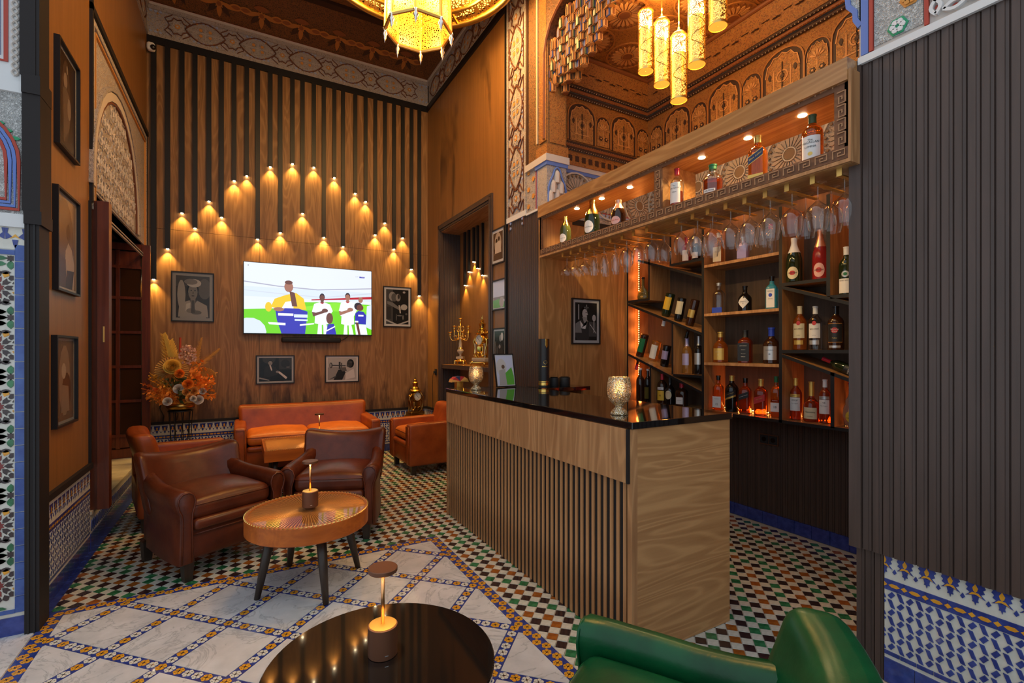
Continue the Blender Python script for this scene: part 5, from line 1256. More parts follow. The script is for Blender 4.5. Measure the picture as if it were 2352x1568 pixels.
for y, z0, z1, w_ in ((3.955, .94, 2.62, .02), (3.64, 2.02, 2.44, .022), (3.355, 2.33, 2.62, .022), (2.975, .94, 2.62, .026), (2.25, .94, 2.62, .026), (3.33, 1.27, 1.77, .022), (1.90, 1.89, 2.62, .026), (1.872, .95, 1.345, .026), (1.22, .94, 2.62, .02), (3.62, .95, 1.33, .022)): board(y, z0, y, z1, w_, 'black', 'upright')
for y0, z0, y1, z1 in ((3.80, 2.455, 2.988, 2.172), (3.945, 2.0, 2.988, 1.652), (3.945, 1.458, 2.988, 1.115), (2.237, 1.99, 1.23, 1.642), (2.237, 1.462, 1.23, 1.108)): board(y0, z0, y1, z1, .024, 'black', 'slanted_shelf')
for y0, y1, z, e_ in ((3.945, 3.65, 2.030, 'black'), (3.344, 2.988, 2.335, 'black'), (3.32, 2.988, 1.262, 'black'), (2.962, 2.263, 2.262, 'barwood'), (2.962, 2.263, 1.822, 'barwood'), (2.962, 2.263, 1.382, 'barwood'), (3.945, 1.23, .948, 'black'), (2.237, 1.913, 2.012, 'black'), (1.887, 1.23, 1.882, 'black'), (2.237, 1.23, 1.493, 'black')): board(y0, z, y1, z, .024, e_)
# LED strips
def led_strip(label, pts, n, watts, k_l):
    t = thing('led_strip', label, 'light strip', (0, 0, 0))
    mb = MB(); mb.tube(pts, .006, 5); mb.obj('strip_tape', 'rubber', t)
    a, b_ = Vector(pts[0]), Vector(pts[-1]); mb = MB()
    for k in range(n): mb.ball(tuple(a.lerp(b_, (k + .5) / n) + Vector((-.006, 0, 0))), .0055, 6)
    mb.obj('light_beads', 'led', t, kind='stuff')
    for k in range(k_l): point('led_light', a.lerp(b_, (k + .5) / k_l) + Vector((-.04, -.04, 0.0)), watts / k_l, (1, .28, .05), .03, t)
led_strip('orange light strip running up the left end of the bottle shelving', [(3.80, 3.925, .99), (3.80, 3.925, 1.42)], 18, .7, 3)
led_strip('orange light strip between the two slanted shelves by the singer photo', [(3.80, 3.925, 1.47), (3.80, 3.925, 1.97)], 21, .8, 3)
led_strip('orange light strip beside the dark flask bottle', [(3.80, 3.925, 2.05), (3.80, 3.925, 2.58)], 22, .8, 3)
led_strip('orange light strip along the foot of the whisky row', [(3.925, 2.95, .972), (3.925, 2.28, .972)], 24, 1.8, 3)
led_strip('orange light strip along the foot of the cognac row', [(3.925, 2.22, .972), (3.925, 1.895, .972)], 11, .8, 2)
led_strip('orange light strip behind the onion-shaped tequila bottle', [(3.925, 1.85, .972), (3.925, 1.30, .972)], 18, 1.2, 2)
led_strip('orange light strip above the top of the bottle shelving', [(3.925, 3.80, 2.76), (3.925, 1.3, 2.76)], 70, 3.5, 4)
# ================================================================ BOTTLES
plain('gl_green', (.010, .018, .006), .06, spec=.6); plain('gl_black', (.006, .005, .005), .07, spec=.6)
plain('gl_brown', (.030, .010, .004), .06, spec=.6); plain('gl_champ', (.045, .050, .012), .07, spec=.6)
plain('gl_amber', (.60, .15, .016), .04, trans=.8); plain('gl_deep', (.34, .045, .008), .04, trans=.7); plain('gl_pale', (.85, .42, .10), .04, trans=.85)
plain('gl_red', (.45, .03, .03), .06, trans=.5); plain('gl_blue', (.08, .55, .75), .05, trans=.7); plain('gl_olive', (.10, .085, .02), .1, spec=.5)
clearglass('gl_clear', (.90, .91, .91), 1.2); plain('gl_white', (.75, .8, .75), .05, trans=.9)
plain('lb_white', (.66, .64, .62), .5); plain('lb_cream', (.60, .52, .34), .5); plain('lb_yellow', (.66, .40, .03), .5); plain('lb_black', (.012, .011, .012), .45)
plain('lb_red', (.42, .02, .02), .45); plain('lb_pink', (.62, .36, .32), .5); plain('lb_gold', (.62, .40, .10), .35, .6); plain('lb_navy', (.015, .025, .08), .4); plain('lb_green', (.01, .14, .05), .5)
plain('lb_silver', (.5, .5, .5), .35, .7); plain('lb_blue', (.02, .05, .42), .35); plain('foil_pink', (.75, .40, .28), .3, .8); plain('foil_red', (.45, .02, .04), .3, .3); plain('foil_white', (.70, .69, .68), .4)
plain('foil_purple', (.35, .30, .50), .35, .3)
PROF = {
 'wine': [(.42, 0), (.49, .01), (.5, .03), (.5, .60), (.47, .66), (.36, .72), (.21, .77), (.18, .82), (.18, .97), (.20, .975), (.20, 1)],
 'champ': [(.42, 0), (.5, .015), (.5, .42), (.47, .54), (.38, .66), (.26, .76), (.19, .84), (.17, .90), (.19, .955), (.19, 1)],
 'spirit': [(.42, 0), (.49, .01), (.5, .03), (.5, .58), (.48, .65), (.40, .71), (.26, .76), (.18, .80), (.17, .96), (.19, .965), (.19, 1)],
 'squat': [(.42, 0), (.5, .02), (.5, .46), (.49, .53), (.42, .60), (.30, .66), (.20, .71), (.17, .76), (.17, .95), (.2, .955), (.2, 1)],
 'onion': [(.38, 0), (.42, .03), (.50, .25), (.48, .40), (.36, .50), (.34, .53), (.37, .55), (.33, .60), (.22, .68), (.18, .74), (.18, .95), (.22, .955), (.22, 1)],
 'decanter': [(.44, 0), (.5, .02), (.5, .35), (.48, .42), (.40, .49), (.28, .55), (.17, .60), (.155, .66), (.155, .97), (.18, .975), (.18, 1)],
 'square': [(.44, 0), (.5, .015), (.5, .60), (.48, .66), (.36, .72), (.22, .76), (.18, .79), (.18, .96), (.2, .965), (.2, 1)],
 'flask': [(.40, 0), (.5, .04), (.52, .20), (.46, .36), (.30, .48), (.17, .56), (.13, .64), (.12, .96), (.14, .965), (.14, 1)],
}
FACE = -PI / 2 - .0     # label faces local -Y
def bottle(label, loc, h, w, shape, glass, cap, capfrac=.16, labels=(), rz=-PI / 2, liquid=None, group=None, tilt=None):
    """labels: (z0, z1, half-angle or half-width fraction, material, [(text, zc, size, material)], skew)"""
    t = thing('bottle', label, 'bottle', loc, rz, group)
    pr = PROF[shape]; sq = shape == 'square'; fl = shape == 'flask'
    ex = 3.6
    def fn(p):
        if sq and math.hypot(p.x, p.y) > w * .3:
            a = math.atan2(p.y, p.x); k = 1 / (abs(math.cos(a)) ** ex + abs(math.sin(a)) ** ex) ** (1 / ex); return Vector((p.x * k * .93, p.y * k * .93, p.z))
        if fl: return Vector((p.x, p.y * (.45 if p.z < h * .5 else .45 + .55 * min(1, (p.z / h - .5) * 5)), p.z))
        return p
    cut = 1 - capfrac
    MB().lathe([(a * w, b_ * h) for a, b_ in pr if b_ <= .97], 24, (0, 0, 0), 0, fn).obj('glass_body', glass, t, auto=50)
    if liquid: MB().lathe([(max(.001, a * w - .003), .008 + b_ * h * .98) for a, b_ in pr if b_ < liquid[1]] + [(max(.001, .42 * w), liquid[1] * h), (.001, liquid[1] * h)], 20, (0, 0, 0), 0, fn).obj('liquor', liquid[0], t, auto=50)
    rn = [a for a, b_ in pr if b_ >= cut] or [.2]
    cp_ = [(a * w + .0012, b_ * h) for a, b_ in pr if b_ >= cut]
    r0 = None
    for (a, b_), (a2, b2) in zip(pr, pr[1:]):
        if b_ < cut <= b2: r0 = a + (a2 - a) * (cut - b_) / (b2 - b_)
    cp_ = [(r0 * w + .0012, cut * h)] + cp_ + [(.001, h + .001)]
    MB().lathe(cp_, 18).obj('cap', cap, t, auto=40)
    for li, lb in enumerate(labels):
        z0, z1, ha, m_ = lb[:4]; txt = lb[4] if len(lb) > 4 else []; skew = lb[5] if len(lb) > 5 else 0; oval = lb[6] if len(lb) > 6 else False
        R = (.5 * w * (.93 if sq else 1)) + .0009; eb = .0005 * li
        def put(u, z, e=0):     # u = metres along the label
            if sq: return Vector((u, -R - e - eb - .0006, z))
            if fl: return Vector((u, -(R * .47 + .001 + e + eb) * math.sqrt(max(.05, 1 - (u / (R * 1.04)) ** 2)) - .0006, z))
            rr = R
            for (a, b_), (a2, b2) in zip(pr, pr[1:]):
                if b_ <= z / h <= b2: rr = w * (a + (a2 - a) * (z / h - b_) / max(1e-6, b2 - b_)) + .0009
            an = u / R; return Vector(((rr + e + eb) * math.sin(an), -(rr + e + eb) * math.cos(an), z))
        hw = ha * R; mb = MB(); n_ = 8; zc = (z0 + z1) / 2 * h
        if oval:
            ring = [(hw * math.cos(2 * PI * k / 20), zc + (z1 - z0) / 2 * h * math.sin(2 * PI * k / 20)) for k in range(20)]
            if oval == 'diamond': ring = [(hw * a_, zc + (z1 - z0) / 2 * h * b_) for a_, b_ in [(math.cos(q) / (abs(math.cos(q)) + abs(math.sin(q))), math.sin(q) / (abs(math.cos(q)) + abs(math.sin(q)))) for q in [2 * PI * k / 16 for k in range(16)]]]
            nr = len(ring); vv = [put(0, zc)] + [put(u * q, zc + (z - zc) * q) for q in (.25, .5, .75, 1) for u, z in ring]
            mb.add(vv, [(0, 1 + k, 1 + (k + 1) % nr) for k in range(nr)] + [(1 + j * nr + k, 1 + (j + 1) * nr + k, 1 + (j + 1) * nr + (k + 1) % nr, 1 + j * nr + (k + 1) % nr) for j in range(3) for k in range(nr)])
        else:
            for k in range(n_ + 1):
                u = -hw + 2 * hw * k / n_
                mb.v += [tuple(put(u, z0 * h + skew * u)), tuple(put(u, z1 * h + skew * u))]
            for k in range(n_): mb.f.append((2 * k, 2 * k + 2, 2 * k + 3, 2 * k + 1)); mb.m.append(0)
        o = mb.obj('paper_label', m_, t, smooth=True)
        for s_, zt, size, tm_ in txt:
            me = text_mesh(s_, size, tm_, lambda c: c, extrude=0)
            mx_ = max([abs(v.co.x) for v in me.vertices] + [1e-4]); kf = min(1.0, .82 * hw / mx_)
            for v in me.vertices: v.co = put(v.co.x * kf, zt * h + v.co.y * kf + skew * v.co.x * kf, .0014 + .0005 * (len(labels) - 1 - li))
            link('label_lettering', me, o)
    return t
def at(px, X): return P(px, 700, X=X).y
def B(label, px, z, ytop, X, wpx, shape, glass, cap, capfrac=.16, labels=(), liquid=None, turn=.30, group=None, pybot=None):
    p = P(px, ytop, X=X); f = fx * p.x + fy * p.y
    return bottle(label, (X, p.y, z), min(p.z - z, .293) if X < 3 else p.z - z, wpx / FOC * f, shape, glass, cap, capfrac, labels, -PI / 2 + turn, liquid, group)
X1_ = 2.53
B('small champagne bottle with gold foil and white oval label on the overhead shelf', 1299, 2.4505, 498, X1_, 26, 'champ', 'gl_champ', 'gold', .30, [(.05, .36, .75, 'lb_white', [('Laurent-Perrier', .20, .011, 'lb_black')], 0, True)])
B('large champagne bottle with gold foil between two smaller bottles', 1360, 2.4505, 455, X1_, 35, 'champ', 'gl_green', 'gold', .42, [(.05, .40, .75, 'lb_white', [('Laurent-Perrier', .22, .014, 'lb_black')], 0, True)])
B('rosé champagne bottle with copper foil and pink oval label', 1421, 2.4505, 460, X1_, 34, 'champ', 'gl_brown', 'foil_pink', .34, [(.06, .36, .72, 'lb_pink', [('Cuvée Rosé', .22, .012, 'lb_red')], 0, True)])
B('whisky bottle with white label and red cap beside the wooden divider', 1555, 2.4505, 388, X1_, 30, 'spirit', 'gl_clear', 'foil_red', .16, [(.10, .62, .9, 'lb_white', [('The', .53, .011, 'lb_black'), ('MACALLAN', .47, .0125, 'lb_black'), ('TERRA', .37, .010, 'lb_black')])], liquid=('gl_deep', .40))
B('round amber whisky bottle with green cap and small white label on the overhead shelf', 1637, 2.4505, 379, X1_, 45, 'squat', 'gl_clear', 'lb_green', .15, [(.06, .17, .6, 'lb_white', [('DALMORE', .115, .015, 'lb_black')])], liquid=('gl_deep', .50))
B('square whisky bottle with slanted navy label, gold base band', 1741, 2.4505, 313, X1_, 40, 'square', 'gl_amber', 'lb_gold', .16, [(.42, .60, .82, 'lb_gold', [], .55), (.435, .585, .82, 'lb_navy', [('Blue Label', .51, .021, 'lb_gold')], .55), (.02, .12, .85, 'lb_gold')])
B('whisky bottle with big white label under the last down-light', 1866, 2.4505, 265, X1_, 44, 'spirit', 'gl_amber', 'o_green', .18, [(.05, .52, .95, 'lb_white', [('The', .43, .014, 'lb_black'), ('MACALLAN', .38, .019, 'lb_black'), ('LUMINA', .29, .014, 'lb_black')]), (.11, .19, .22, 'lb_gold', [], 0, True)])
X2 = 3.79
B('rosé wine bottle with white label behind the hanging glasses, beside a dark bottle', 1577, 2.347, 545, X2, 20, 'wine', 'gl_red', 'foil_red', .2, [(.1, .5, .8, 'lb_white')])
B('dark wine bottle behind the hanging glasses beside the rosé one', 1599, 2.347, 548, X2, 18, 'wine', 'gl_black', 'foil_white', .2, [(.15, .4, .8, 'lb_white')])
B('pale bottle with cream label on the top shelf of the middle bay', 1651, 2.275, 535, X2, 24, 'square', 'gl_pale', 'foil_white', .15, [(.1, .55, .8, 'lb_cream', [('Absolut', .4, .012, 'lb_black')])])
B('squat bottle with lilac label on the top shelf of the middle bay', 1707, 2.275, 545, X2, 26, 'square', 'foil_purple', 'lb_silver', .15, [(.1, .5, .8, 'foil_purple')])
B('clear bottle on the top shelf of the middle bay next to the upright', 1770, 2.275, 515, X2, 24, 'spirit', 'gl_clear', 'foil_red', .15)
B('flat dark flask bottle with long neck beside the light strip', 1477, 2.0425, 637, X2, 27, 'flask', 'gl_olive', 'gl_black', .08, [(.12, .20, .28, 'lb_gold', [], 0, True), (.30, .36, .5, 'gl_olive', [('Hibol', .33, .016, 'lb_gold')])])
B('cut-glass bottle with a blue base on the gin shelf', 1651, 1.8345, 650, X2, 26, 'square', 'gl_clear', 'lb_silver', .09, [(.02, .20, .9, 'lb_blue')])
B('short black apothecary bottle with a white diamond label', 1711, 1.8345, 657, X2, 29, 'squat', 'gl_black', 'gl_black', .14, [(.12, .62, .9, 'lb_white', [("HENDRICK'S", .38, .0085, 'lb_black'), ('GIN', .31, .0075, 'lb_black')], 0, 'diamond')])
B('pale blue gin bottle with a white label', 1773, 1.8345, 635, X2, 26, 'square', 'gl_blue', 'gl_black', .14, [(.06, .62, .70, 'lb_white', [('BOMBAY', .55, .010, 'lb_black'), ('SAPPHIRE', .32, .008, 'lb_black')]), (.38, .49, .32, 'lb_blue', [], 0, True)])
B('round amber whisky bottle with a gold label on the middle shelf', 1655, 1.3945, 762, X2, 32, 'squat', 'gl_amber', 'lb_gold', .18, [(.08, .46, .8, 'lb_gold', [('CHIVAS REGAL', .34, .009, 'lb_white'), ('12', .24, .014, 'lb_white')])])
B('square whiskey bottle with a black and white label', 1712, 1.3945, 758, X2, 31, 'square', 'gl_deep', 'lb_black', .22, [(.06, .60, .84, 'lb_black', [("JACK DANIEL'S", .52, .0085, 'lb_white'), ('Old No.7', .40, .0085, 'lb_white'), ('Tennessee', .28, .0085, 'lb_white'), ('WHISKEY', .19, .0085, 'lb_white')])])
B('dark round whisky bottle with blue capsule and label numbered 18', 1772, 1.3945, 752, X2, 36, 'squat', 'gl_brown', 'lb_blue', .24, [(.10, .48, .85, 'lb_silver', [('CHIVAS REGAL', .37, .010, 'lb_navy'), ('18', .26, .018, 'lb_navy')])])
B('triangular malt bottle with a white label numbered 15', 1650, .9605, 862, X2, 23, 'square', 'gl_amber', 'gl_black', .13, [(.08, .40, .85, 'lb_white', [('Glenfiddich', .33, .0085, 'lb_black'), ('15', .17, .026, 'lb_black')])])
B('near-black whisky bottle with a slanted gold stripe', 1681, .9605, 862, X2, 29, 'spirit', 'gl_black', 'lb_gold', .15, [(.40, .56, .9, 'lb_black', [('JOHNNIE WALKER', .50, .008, 'lb_gold')], .4), (.37, .42, .9, 'lb_gold', [], .4)])
B('red-brown whisky bottle with a slanted black label', 1712, .9605, 868, X2, 27, 'square', 'gl_deep', 'gl_black', .13, [(.42, .58, .84, 'lb_black', [('JOHNNIE WALKER', .50, .008, 'lb_white')], .4)])
B('red-brown whisky bottle with a slanted red label', 1748, .9605, 870, X2, 29, 'square', 'gl_deep', 'lb_gold', .2, [(.36, .54, .84, 'lb_red', [('RED LABEL', .46, .010, 'lb_gold')], .4)])
B('malt whisky bottle with a white label numbered 18', 1783, .9605, 864, X2, 23, 'square', 'gl_amber', 'lb_green', .15, [(.14, .36, .85, 'lb_white', [('18', .25, .026, 'lb_black')]), (.38, .44, .8, 'gl_deep', [('Glenfiddich', .41, .009, 'lb_white')])])
B('dark sparkling bottle with gold oval label on the right bay', 1824, 2.0245, 547, 3.71, 33, 'champ', 'gl_green', 'foil_white', .34, [(.06, .34, .72, 'lb_cream', [('MARTINI', .20, .016, 'lb_black')], 0, True), (.15, .25, .36, 'lb_red', [], 0, True)])
B('rosé sparkling bottle with pink oval label on the right bay', 1884, 2.0245, 528, X2, 32, 'champ', 'gl_red', 'foil_pink', .34, [(.06, .34, .72, 'lb_pink', [('MARTINI', .20, .016, 'lb_black')], 0, True), (.15, .25, .36, 'lb_red', [], 0, True)])
B('dark green bitters bottle with a round emblem above a white label', 1944, 1.8945, 567, 3.73, 30, 'wine', 'gl_green', 'foil_white', .17, [(.03, .33, .95, 'lb_white', [('FERNET BRANCA', .29, .011, 'lb_black')]), (.36, .49, .5, 'lb_silver', [], 0, True), (.39, .46, .25, 'lb_green', [], 0, True)])
for px_, gl_, lbm, cp_, lab in ((1837, 'gl_amber', 'lb_cream', 'lb_cream', 'golden rum bottle with a cream label'), (1873, 'gl_clear', 'lb_white', 'foil_white', 'clear rum bottle with a white label')):
    B(lab, px_, 1.5055, 703, X2, 28, 'spirit', gl_, cp_, .18, [(.27, .60, .9, lbm, [('BACARDÍ', .475, .0145, 'lb_black'), ('o O o', .33, .009, 'lb_black')]), (.56, .66, .30, 'lb_red', [], 0, True), (.12, .22, .7, 'lb_gold' if px_ == 1837 else 'lb_silver')])
B('dark rum bottle with a black and orange label', 1920, 1.5055, 703, X2, 33, 'spirit', 'gl_brown', 'gl_black', .18, [(.17, .60, .95, 'p_orange'), (.18, .59, .92, 'lb_black', [('Havana', .47, .0165, 'lb_white'), ('Club', .42, .0165, 'lb_white'), ('7 años', .27, .012, 'lb_gold')]), (.38, .51, .40, 'lb_red', [], 0, True), (.05, .10, .7, 'lb_silver')])
B('dark bottle with a white label, last on the rum shelf', 1970, 1.5055, 727, X2, 24, 'spirit', 'gl_black', 'lb_gold', .1, [(.25, .62, .9, 'lb_white', [('BELV', .45, .012, 'lb_black')])])
for px_, yt, lbm, tx, cp_, lab in ((1828, 868, 'lb_gold', 'VSOP', 'lb_gold', 'cognac bottle with a white label marked VSOP and gold cap'), (1895, 871, 'lb_silver', 'VS', 'foil_white', 'cognac bottle with a white label marked VS')):
    B(lab, px_, .9605, yt, X2, 25, 'spirit', 'gl_deep', cp_, .18, [(.22, .54, .9, 'lb_white', [(tx, .47, .018, 'lb_black'), ('Fine Cognac', .40, .009, 'lb_black')]), (.55, .62, .9, lbm, [('REMY', .585, .010, 'lb_black')])])
B('wide cognac decanter with a cream label and long gold neck', 1864, .9605, 876, X2, 33, 'decanter', 'gl_deep', 'lb_gold', .36, [(.08, .36, .85, 'lb_cream', [('Hennessy', .25, .018, 'lb_black'), ('COGNAC', .14, .009, 'lb_black')])])
B('onion-shaped tequila bottle with yellow label and red cap', 1957, .9605, 878, X2, 36, 'onion', 'gl_white', 'foil_red', .10, [(.10, .36, .62, 'lb_yellow', [('o o o', .27, .013, 'lb_green'), ('CAMINO', .20, .0135, 'lb_black')], 0, True), (.78, .88, .9, 'lb_yellow')], liquid=('gl_pale', .2))
B('pink-gold wine bottle with a pointed lilac label', 1578, 1.2745, 775, 3.785, 22, 'wine', 'gl_pale', 'foil_purple', .24, [(.24, .56, .75, 'foil_purple', [])])
B('black wine bottle with a pointed silver label', 1605, 1.2745, 772, 3.785, 20, 'wine', 'gl_black', 'lb_silver', .24, [(.26, .56, .75, 'lb_silver', [])])
B('dark red bottle by the foot of the light strip', 1471, .9605, 845, 3.74, 19, 'wine', 'gl_brown', 'foil_white', .06)
B('dark bottle with engraved front beside the short upright', 1488, .9605, 847, 3.74, 16, 'wine', 'gl_black', 'foil_white', .06, [(.1, .45, .7, 'gl_olive')])
B('pastis bottle with yellow label and red cap', 1521, .9605, 858, 3.74, 22, 'spirit', 'gl_brown', 'foil_red', .2, [(.12, .44, .8, 'lb_yellow', [('45', .28, .022, 'lb_black')]), (.47, .56, .7, 'lb_white', [('RICARD', .515, .0085, 'lb_navy')])])
B('cream liqueur bottle with an oval landscape label', 1539, .9605, 866, 3.74, 21, 'squat', 'gl_black', 'lb_black', .2, [(.20, .52, .75, 'lb_cream', [('BAILEYS', .44, .009, 'lb_red')], 0, True)])
B('square orange-liqueur bottle with red ribbon cap and white label', 1566, .9605, 880, 3.74, 27, 'square', 'gl_brown', 'foil_red', .18, [(.10, .40, .62, 'lb_white', [('COINTREAU', .27, .0075, 'lb_black')])])
# bottles pushed neck-down through the slanted shelves
def slung(label, tip, base, X, wpx, glass, labm, ltxt, foil, l0=.35, l1=.75):
    a = P(tip[0], tip[1], X=X); b_ = P(base[0], base[1], X=X)
    d = a - b_; h = max(.30, d.length)
    f = fx * b_.x + fy * b_.y
    t = bottle(label, tuple(b_), h, wpx / FOC * f, 'wine', glass, foil, .16, [(1 - l1 - .30 if False else .10 + (l0 - .35), .48 + (l1 - .75), .85, labm, ltxt)])
    # stand the bottle along d (base up, neck down), label toward the room
    z = d.normalized(); yv = Vector((1, 0, 0)) + Vector((0, .35, 0)); yv = (yv - z * yv.dot(z)).normalized(); xv = yv.cross(z)
    t.rotation_euler = Matrix((xv, yv, z)).transposed().to_euler()
    return t
XB = 3.745
slung('wine bottle with a yellow label slung neck-down in the upper slanted shelf', (1523, 748), (1541, 674), XB, 21, 'gl_green', 'lb_yellow', [], 'foil_white')
slung('wine bottle with a cream label slung neck-down in the upper slanted shelf', (1553, 760), (1567, 684), XB, 20, 'gl_black', 'lb_cream', [], 'foil_red')
slung('wine bottle with a small gold label slung neck-down beside the upright', (1576, 776), (1598, 688), XB, 20, 'gl_brown', 'lb_gold', [], 'gl_black', .5, .72)
slung('red wine bottle with a green label slung in the lower slanted shelf', (1461, 848), (1482, 768), 3.745, 18, 'gl_brown', 'lb_green', [], 'foil_red')
slung('golden wine bottle with a tall white label in the lower slanted shelf', (1491, 862), (1509, 783), 3.815, 20, 'gl_pale', 'lb_white', [], 'foil_white')
slung('dark wine bottle with a speckled purple label in the lower slanted shelf', (1520, 872), (1533, 793), 3.815, 19, 'gl_black', 'foil_purple', [], 'gl_black', .4, .66)
t = bottle('green bottle with a red cap lying on the lower slanted shelf', (XB, 0, 0), .31, .075, 'wine', 'gl_green', 'foil_red', .2, [(.2, .45, .8, 'lb_black', [('MARTINI', .33, .014, 'lb_white')])])
a_, b_ = P(1897, 826, X=XB), P(1990, 866, X=XB)
z = (a_ - b_).normalized(); yv = (Vector((1, 0, 0)) - z * z.x).normalized(); xv = yv.cross(z)
t.rotation_euler = Matrix((xv, yv, z)).transposed().to_euler(); t.location = b_ + (a_ - b_) * 0 + Vector((0, .0, .0))
# ================================================================ HANGING GLASSES
GL = {
 'coupe': ([(.036, 0), (.034, -.003), (.006, -.008), (.004, -.03), (.004, -.075), (.012, -.09), (.022, -.105), (.030, -.115), (.050, -.128), (.056, -.150), (.055, -.165)]),
 'flute': ([(.034, 0), (.032, -.003), (.006, -.008), (.004, -.03), (.004, -.075), (.014, -.088), (.026, -.11), (.029, -.14), (.027, -.19), (.025, -.225)]),
 'balloon': ([(.038, 0), (.036, -.003), (.006, -.008), (.0045, -.03), (.0045, -.06), (.018, -.075), (.044, -.105), (.052, -.14), (.048, -.18), (.040, -.205)]),
 'wine': ([(.040, 0), (.038, -.003), (.006, -.008), (.0045, -.03), (.0045, -.085), (.020, -.10), (.046, -.125), (.054, -.155), (.050, -.20), (.042, -.235)]),
}
GM = {k: MB().lathe(v, 24, cap=False).mesh('stem_glass', 'wineglass', True) for k, v in GL.items()}
GLAB = {'coupe': 'clear coupe glass hanging upside down under the overhead shelf', 'flute': 'tall clear flute hanging upside down under the overhead shelf', 'balloon': 'round clear balloon glass hanging upside down under the overhead shelf', 'wine': 'large clear wine glass hanging upside down under the overhead shelf'}
rails = [(1297, 'coupe'), (1316, 'coupe'), (1338, 'coupe'), (1359, 'flute'), (1382, 'flute'), (1407, 'flute'), (1434, 'balloon'), (1460, 'balloon'), (1491, 'balloon'), (1559, 'balloon'), (1596, 'wine'), (1631, 'wine'), (1672, 'wine'), (1716, 'wine'), (1763, 'wine'), (1813, 'wine'), (1872, 'wine'), (1934, 'wine')]
for k, (px, kind) in enumerate(rails):
    y = at(px, 2.52)
    if y < 1.246: y = 1.246
    MB().bx(2.50, 2.78, y - .012, y + .012, 2.336, 2.342).obj('glass_rail', 'brass', ds); MB().bx(2.495, 2.50, y - .012, y + .012, 2.336, 2.373).obj('rail_hanger', 'brass', ds)
    for q in range(2 if k not in (6, 7, 14, 11) else 1):
        g = link('stem_glass', GM[kind], None, loc=(2.545 + .125 * q, y, 2.3475)); tag(g, GLAB[kind], 'glass', kind + ' glasses on the hanging rack')
# ================================================================ BAR-TOP THINGS
def goblet(label, loc):
    t = thing('candle_holder', label, 'candle holder', loc)
    pr = [(.046, 0), (.048, .006), (.040, .022), (.024, .036), (.020, .044), (.030, .054), (.052, .076), (.063, .105), (.066, .135), (.063, .165), (.057, .195), (.056, .203), (.053, .203), (.060, .135), (.045, .075), (.001, .062)]
    MB().lathe(pr, 32).obj('mosaic_glass', 'mercury', t, smooth=True)
    MB().lathe([(.019, .063), (.019, .090), (.001, .092)], 14).obj('candle', 'offwhite', t)
    MB().lathe([(.001, .094), (.005, .102), (.003, .112), (.0005, .122)], 8).obj('flame', 'bulb', t, smooth=True)
    point('candle_light', (0, 0, .135), 1.6, (1, .62, .25), .03, t)
goblet('mosaic mercury-glass candle goblet at the bar corner nearest the green armchair', (1.78, 1.99, BZ))
goblet('mosaic mercury-glass candle goblet at the salon end of the bar', (1.80, 3.86, BZ))
art = [(rect(0, 1, 0, 1), 'refl_sky'), (blob(.3, .6, .3, .3), 'g8'), ([(.45, 0), (.5, .4), (.9, .6), (1, .3), (1, 0)], 'refl_green'), (blob(.4, .62, .1, .07), 'sep2'), ([(.1, 0), (.15, .5), (.5, .55), (.55, 0)], 'g7')]
t = picture('small framed card leaning on the bar top by the fluted pier', (2.17, 4.02, BZ + .158), .235, .315, art, .32, mw=.008, mat='g8', fw=.010, fd=.012)
t.rotation_euler = (-.16, 0, .18)
MB().bx(-.02, .02, 0, .004, -.14, .08).obj('easel_back', 'black', t)
t = thing('gift_tube', 'tall black bottle tube with gold bands on the small black shelf', 'box', (2.50, 3.84, 1.1555), -.3)
MB().lathe([(.0525, 0), (.0525, .452), (.051, .456), (.001, .456)], 32).obj('tube_body', 'lb_black', t, auto=40)
for z0_, z1_ in ((.018, .045), (.052, .058)): MB().lathe([(.0532, z0_), (.0532, z1_)], 32, cap=False).obj('gold_band', 'gold', t, smooth=True)
mb = MB()
for k in range(7):
    a = -.28 + .56 * k / 6; mb.v += [(.0535 * math.sin(a + .25), -.0535 * math.cos(a + .25), .365 + .01 * abs(k - 3)), (.0535 * math.sin(a + .25), -.0535 * math.cos(a + .25), .455)]
for k in range(6): mb.f.append((2 * k, 2 * k + 2, 2 * k + 3, 2 * k + 1)); mb.m.append(0)
mb.obj('gold_tab', 'gold', t, smooth=True)
cyl = lambda z, e=0: (lambda c: Vector(((.0535) * math.sin(c.x / .0535), -(.0535) * math.cos(c.x / .0535), z + c.y)))
link('tube_lettering', text_mesh('BARDINET', .014, 'gold', cyl(.195), extrude=0), t)
MB().tube([(.0535 * math.sin(.32 * math.cos(2 * PI * k / 18)), -.0535 * math.cos(.32 * math.cos(2 * PI * k / 18)), .235 + .017 * math.sin(2 * PI * k / 18)) for k in range(18)], .0012, 5, closed=True).obj('gold_emblem', 'gold', t)
for lab, x_, r_ in (('short black pot next to the tall black tube', 2.63, .046), ('wider black pot next to the short one on the small black shelf', 2.755, .054)):
    t = thing('black_pot', lab, 'pot', (x_, 3.86, 1.1555))
    MB().lathe([(r_ * .96, 0), (r_, .004), (r_, .078), (r_ * .95, .084)], 28).obj('pot_body', 'rubber', t, auto=40)
    MB().lathe([(r_ * .7, .0842), (r_ * .8, .090), (.001, .092)], 24).obj('lid', 'rubber', t, auto=40)
t = thing('table_ornament', 'small golden ornament with a red and orange fan-shaped roof behind the bar top', 'ornament', (1.72, 4.06, BZ))
MB().bx(-.03, .03, -.03, .03, 0, .065).obj('gold_box', 'gold', t)
cols = ['lb_gold', 'p_orange', 'lb_red', 'lb_navy', 'lb_red', 'p_orange']
